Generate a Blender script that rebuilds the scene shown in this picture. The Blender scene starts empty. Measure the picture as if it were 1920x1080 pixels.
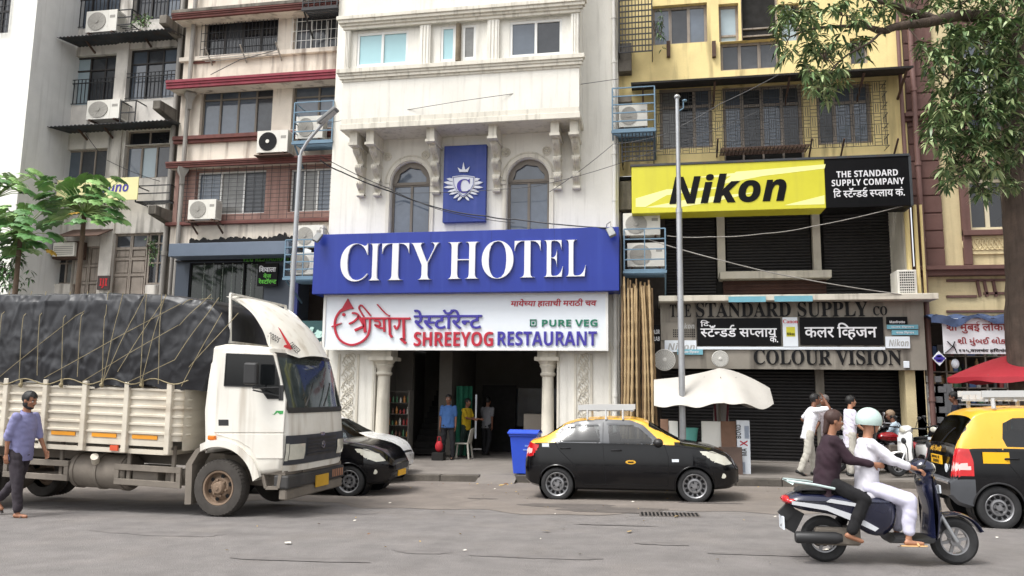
import bpy, bmesh, math, random
import numpy as np
from mathutils import Vector, Matrix
random.seed(7)
SC = bpy.context.scene
COL = SC.collection
PI = math.pi
rad = math.radians

# ---------------------------------------------------------------- camera, sky, sun, exposure
YAW, PITCH, ROLL, FPX = rad(10.6187), rad(7.79355), rad(.7569), 1450.0
_f = Vector((-math.sin(YAW)*math.cos(PITCH), math.cos(YAW)*math.cos(PITCH), math.sin(PITCH)))
_r0 = Vector((math.cos(YAW), math.sin(YAW), 0)); _u0 = _r0.cross(_f)
_r = math.cos(ROLL)*_r0 + math.sin(ROLL)*_u0
_u = -math.sin(ROLL)*_r0 + math.cos(ROLL)*_u0
cam = bpy.data.cameras.new('camera'); cam.sensor_width = 36; cam.lens = FPX/1920*36
cam.clip_start = .1; cam.clip_end = 2000
camo = bpy.data.objects.new('camera', cam); COL.objects.link(camo); SC.camera = camo
camo.matrix_world = Matrix((( _r.x, _u.x, -_f.x, 0), (_r.y, _u.y, -_f.y, 0), (_r.z, _u.z, -_f.z, 0), (0, 0, 0, 1)))

SUN_EL, SUN_AZ = rad(60), rad(222)      # high and hazy, behind the camera
w = bpy.data.worlds.new('World'); SC.world = w; w.use_nodes = True
nt = w.node_tree; bg = nt.nodes['Background']
sky = nt.nodes.new('ShaderNodeTexSky'); sky.sky_type = 'NISHITA'; sky.sun_disc = False
sky.sun_elevation = SUN_EL; sky.sun_rotation = SUN_AZ; sky.dust_density = 4; sky.air_density = 1.0
hs = nt.nodes.new('ShaderNodeHueSaturation'); hs.inputs['Saturation'].default_value = .12
nt.links.new(sky.outputs[0], hs.inputs['Color']); nt.links.new(hs.outputs[0], bg.inputs['Color'])
bg.inputs['Strength'].default_value = .15
sl = bpy.data.lights.new('sun', 'SUN'); sl.energy = 1.2; sl.angle = rad(20); sl.color = (1, .97, .92)
so = bpy.data.objects.new('sun', sl); COL.objects.link(so)
sd = Vector((math.sin(SUN_AZ)*math.cos(SUN_EL), math.cos(SUN_AZ)*math.cos(SUN_EL), math.sin(SUN_EL)))
so.rotation_euler = sd.to_track_quat('Z', 'Y').to_euler()
SC.view_settings.view_transform = 'Standard'; SC.view_settings.look = 'None'
SC.view_settings.exposure = .95; SC.view_settings.gamma = 1
SC.cycles.use_denoising = True
SC.cycles.max_bounces = 6; SC.cycles.transparent_max_bounces = 12

# ---------------------------------------------------------------- measuring helpers
CAMH, SLOPE = 1.87, .018                # the street climbs gently to the right
CROWN = .15
def gz(x, y=20.): return -CAMH + SLOPE*max(-60, min(60, x)) + CROWN*max(0, min(1, (14.8-y)/5))   # the road at x, y: cambered
PAVE = .15
def ray(px, py): return _f + _r*((px-960)/FPX) - _u*((py-540)/FPX)
def at(px, py, Y):
    d = ray(px, py); return d*(Y/d.y)
def ground(px, py, dz=0.):
    d = ray(px, py); c = 0
    for _ in range(12): p = d*((-CAMH+dz+c)/(d.z-SLOPE*d.x)); c = gz(0, p.y)+CAMH
    return p
def rect(x0, y0, x1, y1, Y):
    a = at(x0, y0, Y); b = at(x1, y1, Y)
    return a.x, b.x, b.z, a.z           # X0 X1 Z0 Z1

# ---------------------------------------------------------------- materials
def srgb(r, g, b):
    f = lambda v: (v/255/12.92 if v <= 10 else ((v/255+.055)/1.055)**2.4)
    return (f(r), f(g), f(b), 1)
MATS = {}
def mat(name, col, rough=.7, metal=0., var=.12, scale=2., bump=0., bscale=40., streak=0., streakcol=(.05,.045,.04,1),
        blotch=0., blotchcol=(.1,.09,.08,1), crease=0., spec=.5, coat=0., alpha=1., trans=0., emit=0., smap=(5,5,.35), bstretch=(1,1,1)):
    if name in MATS: return MATS[name]
    col = tuple(col)[:3]+(1,)
    m = bpy.data.materials.new(name); m.use_nodes = True; n = m.node_tree; N = n.nodes; L = n.links
    p = N['Principled BSDF']
    p.inputs['Roughness'].default_value = rough; p.inputs['Metallic'].default_value = metal
    p.inputs['Specular IOR Level'].default_value = spec; p.inputs['Coat Weight'].default_value = coat
    p.inputs['Coat Roughness'].default_value = .04
    p.inputs['Alpha'].default_value = alpha
    p.inputs['Transmission Weight'].default_value = trans
    if emit:
        p.inputs['Emission Color'].default_value = col; p.inputs['Emission Strength'].default_value = emit
    p.inputs['Base Color'].default_value = col
    tc = N.new('ShaderNodeTexCoord')
    def noise(scale, detail=6, mp=None):
        x = N.new('ShaderNodeTexNoise'); x.inputs['Scale'].default_value = scale; x.inputs['Detail'].default_value = detail
        if mp:
            q = N.new('ShaderNodeMapping'); q.inputs['Scale'].default_value = mp
            L.new(tc.outputs['Object'], q.inputs[0]); L.new(q.outputs[0], x.inputs[0])
        else: L.new(tc.outputs['Object'], x.inputs[0])
        return x.outputs[0]
    def rng(s, a, b, c, d):
        r = N.new('ShaderNodeMapRange'); r.inputs[1].default_value = a; r.inputs[2].default_value = b
        r.inputs[3].default_value = c; r.inputs[4].default_value = d; L.new(s, r.inputs[0]); return r.outputs[0]
    def mix(fac, a, b, mode='MIX'):
        x = N.new('ShaderNodeMix'); x.data_type = 'RGBA'; x.blend_type = mode
        if isinstance(fac, float): x.inputs[0].default_value = fac
        else: L.new(fac, x.inputs[0])
        for s, i in ((a, 6), (b, 7)):
            if isinstance(s, tuple): x.inputs[i].default_value = s
            else: L.new(s, x.inputs[i])
        return x.outputs[2]
    c = col
    if var:
        lo = tuple(v*(1-var) for v in col[:3])+(1,); hi = tuple(min(1, v*(1+var)) for v in col[:3])+(1,)
        c = mix(rng(noise(scale), .3, .7, 0, 1), lo, hi)
        c = mix(rng(noise(scale*9, 3), .3, .7, 0, var), c, tuple(v*.5 for v in col[:3])+(1,))
    if streak:
        s = rng(noise(1., 8, smap), .52, .72, 0, streak)
        c = mix(s, c, streakcol)
    if blotch:
        s = rng(noise(.9, 9), .5, .75, 0, blotch)
        c = mix(s, c, blotchcol)
    if not isinstance(c, tuple): L.new(c, p.inputs['Base Color'])
    if var and rough > .1:
        L.new(rng(noise(scale*3), .3, .7, max(0, rough-.08), min(1, rough+.08)), p.inputs['Roughness'])
    if bump:
        b = N.new('ShaderNodeBump'); b.inputs['Strength'].default_value = bump; b.inputs['Distance'].default_value = .02
        L.new(noise(bscale, 5, bstretch), b.inputs['Height']); L.new(b.outputs[0], p.inputs['Normal'])
    if crease:
        x = N.new('ShaderNodeTexNoise'); x.noise_type = 'RIDGED_MULTIFRACTAL'; x.inputs['Scale'].default_value = bscale; x.inputs['Detail'].default_value = 3; x.inputs['Distortion'].default_value = .6
        q = N.new('ShaderNodeMapping'); q.inputs['Scale'].default_value = bstretch; L.new(tc.outputs['Object'], q.inputs[0]); L.new(q.outputs[0], x.inputs[0])
        b = N.new('ShaderNodeBump'); b.inputs['Strength'].default_value = crease; b.inputs['Distance'].default_value = .03
        L.new(x.outputs[0], b.inputs['Height']); L.new(b.outputs[0], p.inputs['Normal'])
    MATS[name] = m; return m

# ---------------------------------------------------------------- mesh builder
class MB:
    def __init__(self): self.v = []; self.f = []; self.mi = []; self.k = 0
    def add(self, vs, fs, k=None):
        b = len(self.v); self.v += [tuple(p) for p in vs]
        self.f += [tuple(b+i for i in q) for q in fs]; self.mi += [self.k if k is None else k]*len(fs); return self
    def box(self, x0, x1, y0, y1, z0, z1, k=None):
        if x0 > x1: x0, x1 = x1, x0
        if y0 > y1: y0, y1 = y1, y0
        if z0 > z1: z0, z1 = z1, z0
        return self.add([(x0,y0,z0),(x1,y0,z0),(x1,y1,z0),(x0,y1,z0),(x0,y0,z1),(x1,y0,z1),(x1,y1,z1),(x0,y1,z1)],
            [(0,3,2,1),(4,5,6,7),(0,1,5,4),(1,2,6,5),(2,3,7,6),(3,0,4,7)], k)
    def bar(self, a, b, wd, ht=None, k=None, up=Vector((0,0,1))):
        a, b = Vector(a), Vector(b); d = (b-a).normalized(); ht = ht or wd
        if abs(d.dot(up)) > .98: up = Vector((0,1,0))
        s = d.cross(up).normalized()*wd/2; t = s.cross(d).normalized()*ht/2
        return self.add([a-s-t, a+s-t, a+s+t, a-s+t, b-s-t, b+s-t, b+s+t, b-s+t],
            [(0,1,2,3),(7,6,5,4),(0,4,5,1),(1,5,6,2),(2,6,7,3),(3,7,4,0)], k)
    def tube(self, pts, r, n=8, k=None, cap=True):
        pts = [Vector(p) for p in pts]; m = len(pts); rs = r if isinstance(r, (list, tuple)) else [r]*m
        vs = []; prev = None
        for i, p in enumerate(pts):
            d = (pts[min(i+1, m-1)]-pts[max(i-1, 0)])
            if d.length < 1e-9: d = Vector((0,0,1))
            d.normalize()
            if prev is None:
                s = d.orthogonal().normalized()
            else:
                s = prev-d*prev.dot(d)
                s = s.normalized() if s.length > 1e-6 else d.orthogonal().normalized()
            prev = s; t = d.cross(s)
            vs += [p+(s*math.cos(2*PI*j/n)+t*math.sin(2*PI*j/n))*rs[i] for j in range(n)]
        fs = [(i*n+j, i*n+(j+1)%n, (i+1)*n+(j+1)%n, (i+1)*n+j) for i in range(m-1) for j in range(n)]
        if cap: fs += [tuple(range(n-1, -1, -1)), tuple((m-1)*n+j for j in range(n))]
        return self.add(vs, fs, k)
    def lathe(self, prof, c, axis='z', n=20, k=None, sx=1., cap=None):
        if cap is None: cap = not (len(prof) == 2 and prof[0][1] == prof[1][1])
        vs = []
        for r, h in prof:
            for j in range(n):
                a = 2*PI*j/n; u, v = r*math.cos(a)*sx, r*math.sin(a)
                q = {'z': (u, v, h), 'y': (u, h, v), 'x': (h, u, v)}[axis]
                vs.append((c[0]+q[0], c[1]+q[1], c[2]+q[2]))
        m = len(prof)
        fs = [(i*n+j, i*n+(j+1)%n, (i+1)*n+(j+1)%n, (i+1)*n+j) for i in range(m-1) for j in range(n)]
        if cap and prof[0][0] > 1e-6: fs.append(tuple(range(n-1, -1, -1)))
        if cap and prof[-1][0] > 1e-6: fs.append(tuple((m-1)*n+j for j in range(n)))
        return self.add(vs, fs, k)
    def prism(self, poly, y0, y1, k=None):       # poly in (x,z), from y0 (near) to y1
        n = len(poly); vs = [(x, y0, z) for x, z in poly]+[(x, y1, z) for x, z in poly]
        fs = [tuple(range(n)), tuple(range(2*n-1, n-1, -1))]+[(i, i+n, (i+1)%n+n, (i+1)%n) for i in range(n)]
        return self.add(vs, fs, k)
    def prismx(self, poly, x0, x1, k=None):      # poly in (y,z)
        n = len(poly); vs = [(x0, y, z) for y, z in poly]+[(x1, y, z) for y, z in poly]
        fs = [tuple(range(n)), tuple(range(2*n-1, n-1, -1))]+[(i, i+n, (i+1)%n+n, (i+1)%n) for i in range(n)]
        return self.add(vs, fs, k)
    def ball(self, c, rx, ry=None, rz=None, n=12, m=8, k=None):
        ry = ry or rx; rz = rz or rx; vs = []; 
        for i in range(m+1):
            t = PI*i/m
            for j in range(n):
                a = 2*PI*j/n; vs.append((c[0]+rx*math.sin(t)*math.cos(a), c[1]+ry*math.sin(t)*math.sin(a), c[2]+rz*math.cos(t)))
        fs = [(i*n+j, (i+1)*n+j, (i+1)*n+(j+1)%n, i*n+(j+1)%n) for i in range(m) for j in range(n)]
        return self.add(vs, fs, k)
    def grid(self, fn, nu, nv, k=None, closed=False):
        vs = [fn(i/nu, j/nv) for i in range(nu+1) for j in range(nv+1)]
        fs = [(i*(nv+1)+j, (i+1)*(nv+1)+j, (i+1)*(nv+1)+j+1, i*(nv+1)+j+1) for i in range(nu) for j in range(nv)]
        return self.add(vs, fs, k)
    def xf(self, M):
        self.v = [tuple(M @ Vector(p)) for p in self.v]; return self
    def join(self, o, k=None):
        b = len(self.v); self.v += o.v; self.f += [tuple(b+i for i in q) for q in o.f]
        self.mi += [k]*len(o.f) if k is not None else o.mi; return self
    def build(self, name, mats, parent=None, smooth=None, bevel=0, seg=1, merge=True, solid=0, origin=None, recalc=True):
        if not isinstance(mats, (list, tuple)): mats = [mats]
        me = bpy.data.meshes.new(name)
        off = wloc(parent) if parent is not None else None
        if off is None:
            if origin is not None: off = Vector(origin)
            else:
                A = np.array(self.v); off = Vector(((A[:,0].min()+A[:,0].max())/2, (A[:,1].min()+A[:,1].max())/2, A[:,2].min()))
        vs = [(p[0]-off.x, p[1]-off.y, p[2]-off.z) for p in self.v]
        me.from_pydata(vs, [], self.f)
        for m in mats: me.materials.append(m)
        me.polygons.foreach_set('material_index', self.mi)
        bm = bmesh.new(); bm.from_mesh(me)
        if merge: bmesh.ops.remove_doubles(bm, verts=bm.verts, dist=1e-5)
        if recalc: bmesh.ops.recalc_face_normals(bm, faces=bm.faces)
        if solid:
            bmesh.ops.solidify(bm, geom=bm.faces[:], thickness=solid)
        if bevel:
            es = [e for e in bm.edges if len(e.link_faces) == 2 and e.calc_face_angle(0) > .5]
            bmesh.ops.bevel(bm, geom=es, offset=bevel, segments=seg, affect='EDGES', profile=.5, clamp_overlap=True)
        bm.to_mesh(me); bm.free()
        if smooth:
            me.polygons.foreach_set('use_smooth', [True]*len(me.polygons)); me.set_sharp_from_angle(angle=rad(smooth))
        o = bpy.data.objects.new(name, me); COL.objects.link(o)
        if parent is not None: o.parent = parent
        else: o.location = off
        return o
def wloc(o):
    v = Vector((0,0,0))
    while o is not None: v = v+o.location; o = o.parent
    return v
def tag(o, label, cat, group=None):
    o['label'] = label; o['category'] = cat
    if group: o['group'] = group
    return o
def struct(o, kind='structure'): o['kind'] = kind; return o
def thing(name, label, cat, loc=(0,0,0), group=None):
    o = bpy.data.objects.new(name, None); COL.objects.link(o); o.location = loc; o.empty_display_size = .2
    return tag(o, label, cat, group)
def dup(root, loc=None, rotz=None, label=None, group=None, scale=None):
    def rec(o, par):
        c = o.copy(); COL.objects.link(c); c.parent = par
        for ch in list(o.children): rec(ch, c)
        return c
    r = rec(root, None)
    if loc is not None: r.location = loc
    if rotz is not None: r.rotation_euler = (0, 0, rotz)
    if scale is not None: r.scale = (scale,)*3 if not isinstance(scale, tuple) else scale
    if label: r['label'] = label
    if group: r['group'] = group
    return r

def catmull(pts, n):
    """points (k x d array) -> n+1 samples through them"""
    P = np.array(pts); k = len(P)-1; out = []
    for i in range(n+1):
        t = i/n*k; a = min(int(t), k-1); u = t-a
        p0, p1, p2, p3 = P[max(a-1,0)], P[a], P[a+1], P[min(a+2,k)]
        out.append(.5*(2*p1+(p2-p0)*u+(2*p0-5*p1+4*p2-p3)*u*u+(-p0+3*p1-3*p2+p3)*u**3))
    return np.array(out)
# ---------------------------------------------------------------- lettering
def _up(s, base, low=None):
    o = ''
    for ch in s:
        if 'A' <= ch <= 'Z': o += chr(base+ord(ch)-65)
        elif 'a' <= ch <= 'z': o += chr((low or base+26)+ord(ch)-97)
        else: o += ch
    return o
def serif(s): return _up(s, 0x1D400)
def sans(s): return _up(s, 0x1D5D4)
def sansit(s): return _up(s, 0x1D63C)
def script(s): return _up(s, 0x1D4D0)
_G = {}
def glyphs(s, off=0.):
    key = (s, off)
    if key in _G: return _G[key]
    c = bpy.data.curves.new('lettering', 'FONT'); c.body = s; c.size = 1; c.offset = off; c.resolution_u = 4
    o = bpy.data.objects.new('lettering', c); COL.objects.link(o)
    dg = bpy.context.evaluated_depsgraph_get(); dg.update()
    me = bpy.data.meshes.new_from_object(o.evaluated_get(dg))
    vs = [(v.co.x, v.co.y) for v in me.vertices]; fs = [tuple(p.vertices) for p in me.polygons]
    bpy.data.objects.remove(o); bpy.data.curves.remove(c); bpy.data.meshes.remove(me)
    _G[key] = (vs, fs); return _G[key]
_ADV = {}
def advance(ch, off=0.):
    if ch not in _ADV:
        _ADV[ch] = max(p[0] for p in glyphs(ch+'|'*12)[0])-max(p[0] for p in glyphs('|'*12)[0])
    return _ADV[ch]
def clipx(vs, fs, xc):
    bm = bmesh.new(); q = [bm.verts.new((x, y, 0)) for x, y in vs]
    for f in fs:
        try: bm.faces.new([q[i] for i in f])
        except ValueError: pass
    bmesh.ops.bisect_plane(bm, geom=bm.verts[:]+bm.edges[:]+bm.faces[:], plane_co=(xc,0,0), plane_no=(1,0,0), clear_outer=True)
    bm.verts.index_update(); V = [(v.co.x, v.co.y) for v in bm.verts]; F = [tuple(v.index for v in f.verts) for f in bm.faces]; bm.free()
    return V, F
def indic(s, off=.02):
    off = min(off, .014)
    """one glyph after another: '^' makes the letter before it a half form, '~' hangs a reph on it, '/' a rakar stroke."""
    V, F, pen, ids, n = [], [], 0., [], 0
    last = 0
    def put(vs, fs, dx, fx=None):
        nonlocal n
        b = len(V); V.extend([(x+dx, y) for x, y in vs]); ids.extend([n]*len(vs)); F.extend([tuple(b+i for i in f) for f in fs]); n += 1
    i = 0
    while i < len(s):
        ch = s[i]
        if ch == ' ': pen += .25; i += 1; continue
        if ch == '~':
            vs, fs = glyphs('\u0947', off); xs = [p[0] for p in vs]; cx = (min(xs)+max(xs))
            put([(cx-x-.02, y) for x, y in vs], [f[::-1] for f in fs], pen); i += 1; continue
        if ch == '/':
            put([(-.34, .0), (-.30, -.06), (-.06, .2), (-.1, .25)], [(0,1,2,3)], pen); i += 1; continue
        vs, fs = glyphs(ch, off); a = advance(ch)
        if i+1 < len(s) and s[i+1] == '^':
            xc = a-.2; vs, fs = clipx(vs, fs, xc); put(vs, fs, pen); pen += xc; i += 2; continue
        put(vs, fs, pen); pen += a; i += 1
    return V, F, ids
def letter_mb(src, X0, X1, Z0, Z1, Y, depth=.01, shear=0., k=0, off=.0):
    """fits lettering to the box X0..X1, Z0..Z1, front face at Y, thickness going back"""
    if isinstance(src, str):
        vs, fs = glyphs(src, off); ids = None
    else: vs, fs, ids = src
    A = np.array(vs); A[:,0] += shear*A[:,1]
    lo, hi = A.min(0), A.max(0)
    P = (A-lo)/(hi-lo)
    n = len(vs)
    if ids is None:                                    # one small step per letter keeps overlapping letters off one plane
        ids = [0]*n
    front = [(X0+(X1-X0)*p[0], Y-.0006*(ids[i]%4), Z0+(Z1-Z0)*p[1]) for i, p in enumerate(P)]
    back = [(x, Y+depth, z) for x, y, z in front]
    mb = MB(); edges = {}
    for f in fs:
        for a, b in zip(f, f[1:]+f[:1]): edges[(a, b)] = 1
    F = [f for f in fs]+[tuple(n+i for i in f[::-1]) for f in fs]
    F += [(a, n+a, n+b, b) for (a, b) in edges if (b, a) not in edges]
    mb.add(front+back, F, k); return mb
def letters(name, src, box, Y, m, parent, depth=.01, shear=0., off=0., px=True):
    X0, X1, _a, _b = rect(*box, Y) if px else box
    if px: xm = (box[0]+box[2])/2; Z0, Z1 = at(xm, box[3], Y).z, at(xm, box[1], Y).z
    else: Z0, Z1 = _a, _b
    return letter_mb(src, X0, X1, Z0, Z1, Y, depth, shear, 0, off).build(name, m, parent, merge=False, recalc=False)

# ---------------------------------------------------------------- walls with openings, windows
def wall(mb, X0, X1, Z0, Z1, Y, holes, depth=.2, k=0, kr=None):
    """front face at Y with rectangular holes, each with reveals 'depth' deep"""
    xs = sorted({X0, X1}|{min(max(v, X0), X1) for h in holes for v in h[:2]}); zs = sorted({Z0, Z1}|{min(max(v, Z0), Z1) for h in holes for v in h[2:]})
    for i in range(len(xs)-1):
        for j in range(len(zs)-1):
            cx, cz = (xs[i]+xs[i+1])/2, (zs[j]+zs[j+1])/2
            if any(h[0] < cx < h[1] and h[2] < cz < h[3] for h in holes): continue
            mb.add([(xs[i],Y,zs[j]),(xs[i+1],Y,zs[j]),(xs[i+1],Y,zs[j+1]),(xs[i],Y,zs[j+1])], [(0,1,2,3)], k)
    kr = k if kr is None else kr
    for a, b, c, d in holes:
        for p in (((a,c),(a,d)), ((a,d),(b,d)), ((b,d),(b,c)), ((b,c),(a,c))):
            (x0,z0),(x1,z1) = p
            mb.add([(x0,Y,z0),(x1,Y,z1),(x1,Y+depth,z1),(x0,Y+depth,z0)], [(0,1,2,3)], kr)
    return mb
def frame_mb(r, Y, cols=2, rows=(), fw=.05, fd=.06, fracs=None):
    X0, X1, Z0, Z1 = r; mb = MB()
    mb.box(X0, X1, Y, Y+fd, Z0, Z0+fw); mb.box(X0, X1, Y, Y+fd, Z1-fw, Z1)
    mb.box(X0, X0+fw, Y, Y+fd, Z0+fw, Z1-fw); mb.box(X1-fw, X1, Y, Y+fd, Z0+fw, Z1-fw)
    fr = fracs or [i/cols for i in range(1, cols)]
    for q in fr:
        x = X0+(X1-X0)*q; mb.box(x-fw*.5, x+fw*.5, Y-.004, Y+fd-.004, Z0+fw, Z1-fw)
    for q in rows:
        z = Z0+(Z1-Z0)*q; mb.box(X0+fw, X1-fw, Y-.008, Y+fd-.008, z-fw*.4, z+fw*.4)
    return mb
GLASS = {}; RW = random.Random(31)
def window(parent, r, Y, frame, glass, cols=2, rows=(), fw=.05, name='window', fracs=None, curtain=None):
    o = frame_mb(r, Y, cols, rows, fw, fracs=fracs).build(name, frame, parent)
    fr = [0]+list(fracs or [i/cols for i in range(1, cols)])+[1]; w0 = r[1]-r[0]; mb = MB()
    vs_ = GLASS.get(glass.name, [glass])
    for i in range(len(fr)-1):
        mb.box(r[0]+max(fr[i]*w0, fw*.5), r[0]+min(fr[i+1]*w0, w0-fw*.5), Y+.03+.012*(i%2), Y+.04+.012*(i%2), r[2]+fw*.5, r[3]-fw*.5, RW.randrange(len(vs_)))
    mb.build('pane', vs_, o)
    return o
def bars_mb(r, Y, nx, nz, t=.012, frame=True):
    X0, X1, Z0, Z1 = r; mb = MB()
    for i in range(nx):
        x = X0+(X1-X0)*i/(nx-1) if nx > 1 else (X0+X1)/2
        mb.box(x-t/2, x+t/2, Y, Y+t, Z0, Z1)
    for j in range(nz):
        z = Z0+(Z1-Z0)*j/(nz-1) if nz > 1 else (Z0+Z1)/2
        mb.box(X0, X1, Y-t, Y-.001, z-t/2, z+t/2)
    return mb
# ---------------------------------------------------------------- palette
M_white = mat('white_stucco', srgb(226,223,214), .85, var=.05, scale=1.2, bump=.35, bscale=9, streak=.30, streakcol=srgb(150,145,132), smap=(7,7,.5), bstretch=(6,6,.8))
M_whitetrim = mat('white_trim', srgb(214,209,196), .8, var=.06, bump=.15, bscale=30, streak=.45, streakcol=srgb(120,114,100), smap=(9,9,.6))
M_whitedirt = mat('weathered_cream', srgb(206,200,186), .85, var=.1, bump=.2, bscale=25, streak=.5, streakcol=srgb(110,104,92), blotch=.3, blotchcol=srgb(150,140,120))
M_plainwhite = mat('plain_white_paint', srgb(232,231,224), .8, var=.03, streak=.15, streakcol=srgb(170,168,160))
M_grey = mat('stained_grey_plaster', srgb(216,211,203), .9, var=.12, bump=.25, bscale=20, streak=.95, streakcol=srgb(76,70,64), blotch=.5, blotchcol=srgb(134,126,114), smap=(3,3,.4))
M_conc = mat('blackened_concrete', srgb(118,112,103), .95, var=.35, bump=.4, bscale=18, streak=.85, streakcol=srgb(52,48,44), blotch=.7, blotchcol=srgb(60,56,50))
M_pink = mat('faded_pink_plaster', srgb(222,212,198), .88, var=.08, bump=.2, bscale=20, streak=.8, streakcol=srgb(112,96,86), blotch=.45, blotchcol=srgb(160,144,132), smap=(4,4,.45))
M_rose = mat('dull_rose_brick_paint', srgb(152,120,110), .85, var=.12, bump=.2, bscale=25, streak=.5, streakcol=srgb(84,58,52))
M_red = mat('crimson_cornice_paint', srgb(138,50,64), .7, var=.12, streak=.4, streakcol=srgb(92,34,36), smap=(5,5,2))
M_redold = mat('old_red_cornice_paint', srgb(106,62,56), .8, var=.2, streak=.6, streakcol=srgb(80,50,44), blotch=.4, blotchcol=srgb(90,66,58), smap=(5,5,2))
M_yellow = mat('faded_yellow_plaster', srgb(234,213,152), .88, var=.07, bump=.15, bscale=20, streak=.6, streakcol=srgb(84,72,54), blotch=.35, blotchcol=srgb(168,146,104), smap=(3.5,3.5,.4))
M_brown = mat('brown_stone_paint', srgb(102,74,68), .85, var=.12, bump=.2, bscale=20, streak=.35, streakcol=srgb(64,42,38))
M_cream = mat('cream_roughcast', srgb(206,190,150), .9, var=.1, bump=.4, bscale=30, streak=.4, streakcol=srgb(128,110,84))
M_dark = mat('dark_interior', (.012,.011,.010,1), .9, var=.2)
M_dim = mat('shaded_porch_plaster', srgb(92,88,82), .9, var=.1)  # porch shade is put into this dark wall colour
M_glassb = mat('blue_grey_window_glass', (.11,.135,.17,1), .06, var=.3, scale=.6, spec=.8)
M_glassd = mat('dark_window_glass', (.02,.022,.026,1), .05, var=.2, scale=.7, spec=.7)
M_glassm = mat('dusty_window_glass', (.055,.06,.068,1), .12, var=.35, scale=.8, spec=.6)
M_glassk = mat('curtained_glass', (.20,.20,.19,1), .15, var=.25, scale=1.5, spec=.6)
M_glassp = mat('pale_curtained_glass', (.34,.42,.46,1), .12, var=.10, scale=.6, spec=.6)
GLASS.update({'blue_grey_window_glass': [M_glassb, M_glassb, M_glassm, M_glassp], 'dusty_window_glass': [M_glassm, M_glassb, M_glassd, M_glassk], 'dark_window_glass': [M_glassd, M_glassd, M_glassm], 'pale_curtained_glass': [M_glassp, M_glassb, M_glassm]})
M_glasst = mat('turquoise_frosted_glass', (.36,.58,.62,1), .2, var=.06, scale=.6, spec=.6)
M_frmw = mat('white_window_frame', srgb(226,226,222), .5, var=.05)
M_frmb = mat('dark_window_frame', srgb(48,44,42), .5, var=.1)
M_frmt = mat('taupe_window_frame', srgb(120,112,102), .6, var=.08)
M_wood = mat('weathered_grey_wood', srgb(150,140,130), .85, var=.2, scale=3, streak=.5, streakcol=srgb(80,72,66), smap=(12,12,.6))
M_iron = mat('black_iron', (.02,.02,.022,1), .5, var=.2, spec=.4)
M_rust = mat('rusty_iron', srgb(82,62,52), .85, var=.3)
M_blueiron = mat('blue_painted_iron', srgb(104,132,152), .6, var=.15)
M_steel = mat('galvanised_steel', srgb(176,178,180), .35, metal=.7, var=.15, scale=1.5)
M_sheet = mat('dark_corrugated_sheet', srgb(58,62,66), .7, var=.25, streak=.4, streakcol=srgb(90,60,40))
M_black = mat('black_paint', (.008,.008,.009,1), .5, var=.2, spec=.2)
M_pipe = mat('grey_drain_pipe', srgb(150,146,140), .7, var=.12, streak=.4)
M_pipew = mat('white_drain_pipe', srgb(214,212,205), .5, var=.06)
M_pipebr = mat('brown_drain_pipe', srgb(112,82,76), .6, var=.1)
M_grill = mat('patterned_black_grille', (.018,.017,.016,1), .6, var=.2)

def profile_strip(mb, X0, X1, Y, Z0, Z1, steps, k=0):
    """stepped moulding: steps = list of (fraction of the height, how far it stands out)"""
    z = Z0
    for fr, out in steps:
        z2 = z+(Z1-Z0)*fr; mb.box(X0-out, X1+out, Y-out, Y+.02, z, z2, k); z = z2
    return mb

# ================================================================ ground
def slab(name, x0, x1, ys, dz, m, cut=None):
    mb = MB(); xs = [x0+(x1-x0)*i/40 for i in range(41)]
    for a, b in zip(xs, xs[1:]):
        for c, d in zip(ys, ys[1:]):
            mb.add([(x,y,gz(x,y)+dz) for x, y in ((a,c),(b,c),(b,d),(a,d))], [(0,1,2,3)])
    return struct(mb.build(name, m, recalc=False, smooth=60))
M_road = mat('worn_asphalt', srgb(117,113,111), .88, var=.15, scale=2.6, bump=.7, bscale=70, blotch=.3, blotchcol=srgb(134,126,119), streak=.35, streakcol=srgb(92,88,86), smap=(.25,2.6,1))
M_pave = mat('dusty_pavement', srgb(122,116,110), .92, var=.14, scale=1.6, bump=.2, bscale=60, blotch=.55, blotchcol=srgb(84,78,72))
M_kerb = mat('kerb_stone', srgb(100,94,87), .9, var=.25, scale=2.5, bump=.5, bscale=22, blotch=.8, blotchcol=srgb(50,47,44))
M_dust = mat('dusty_gutter', srgb(122,114,107), .95, var=.15, scale=2, bump=.4, bscale=60, blotch=.5, blotchcol=srgb(104,98,94), streak=.3, streakcol=srgb(90,84,80), smap=(.4,3,1))
M_patch = mat('dark_asphalt_repair', srgb(92,86,82), .95, var=.2, scale=3, bump=.3, bscale=90)
KY = 17.05
slab('road', -300, 300, [-120,0,9.8,10.5,11.5,12.5,13.5,14.3,14.8,17,260], 0, M_road)
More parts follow.
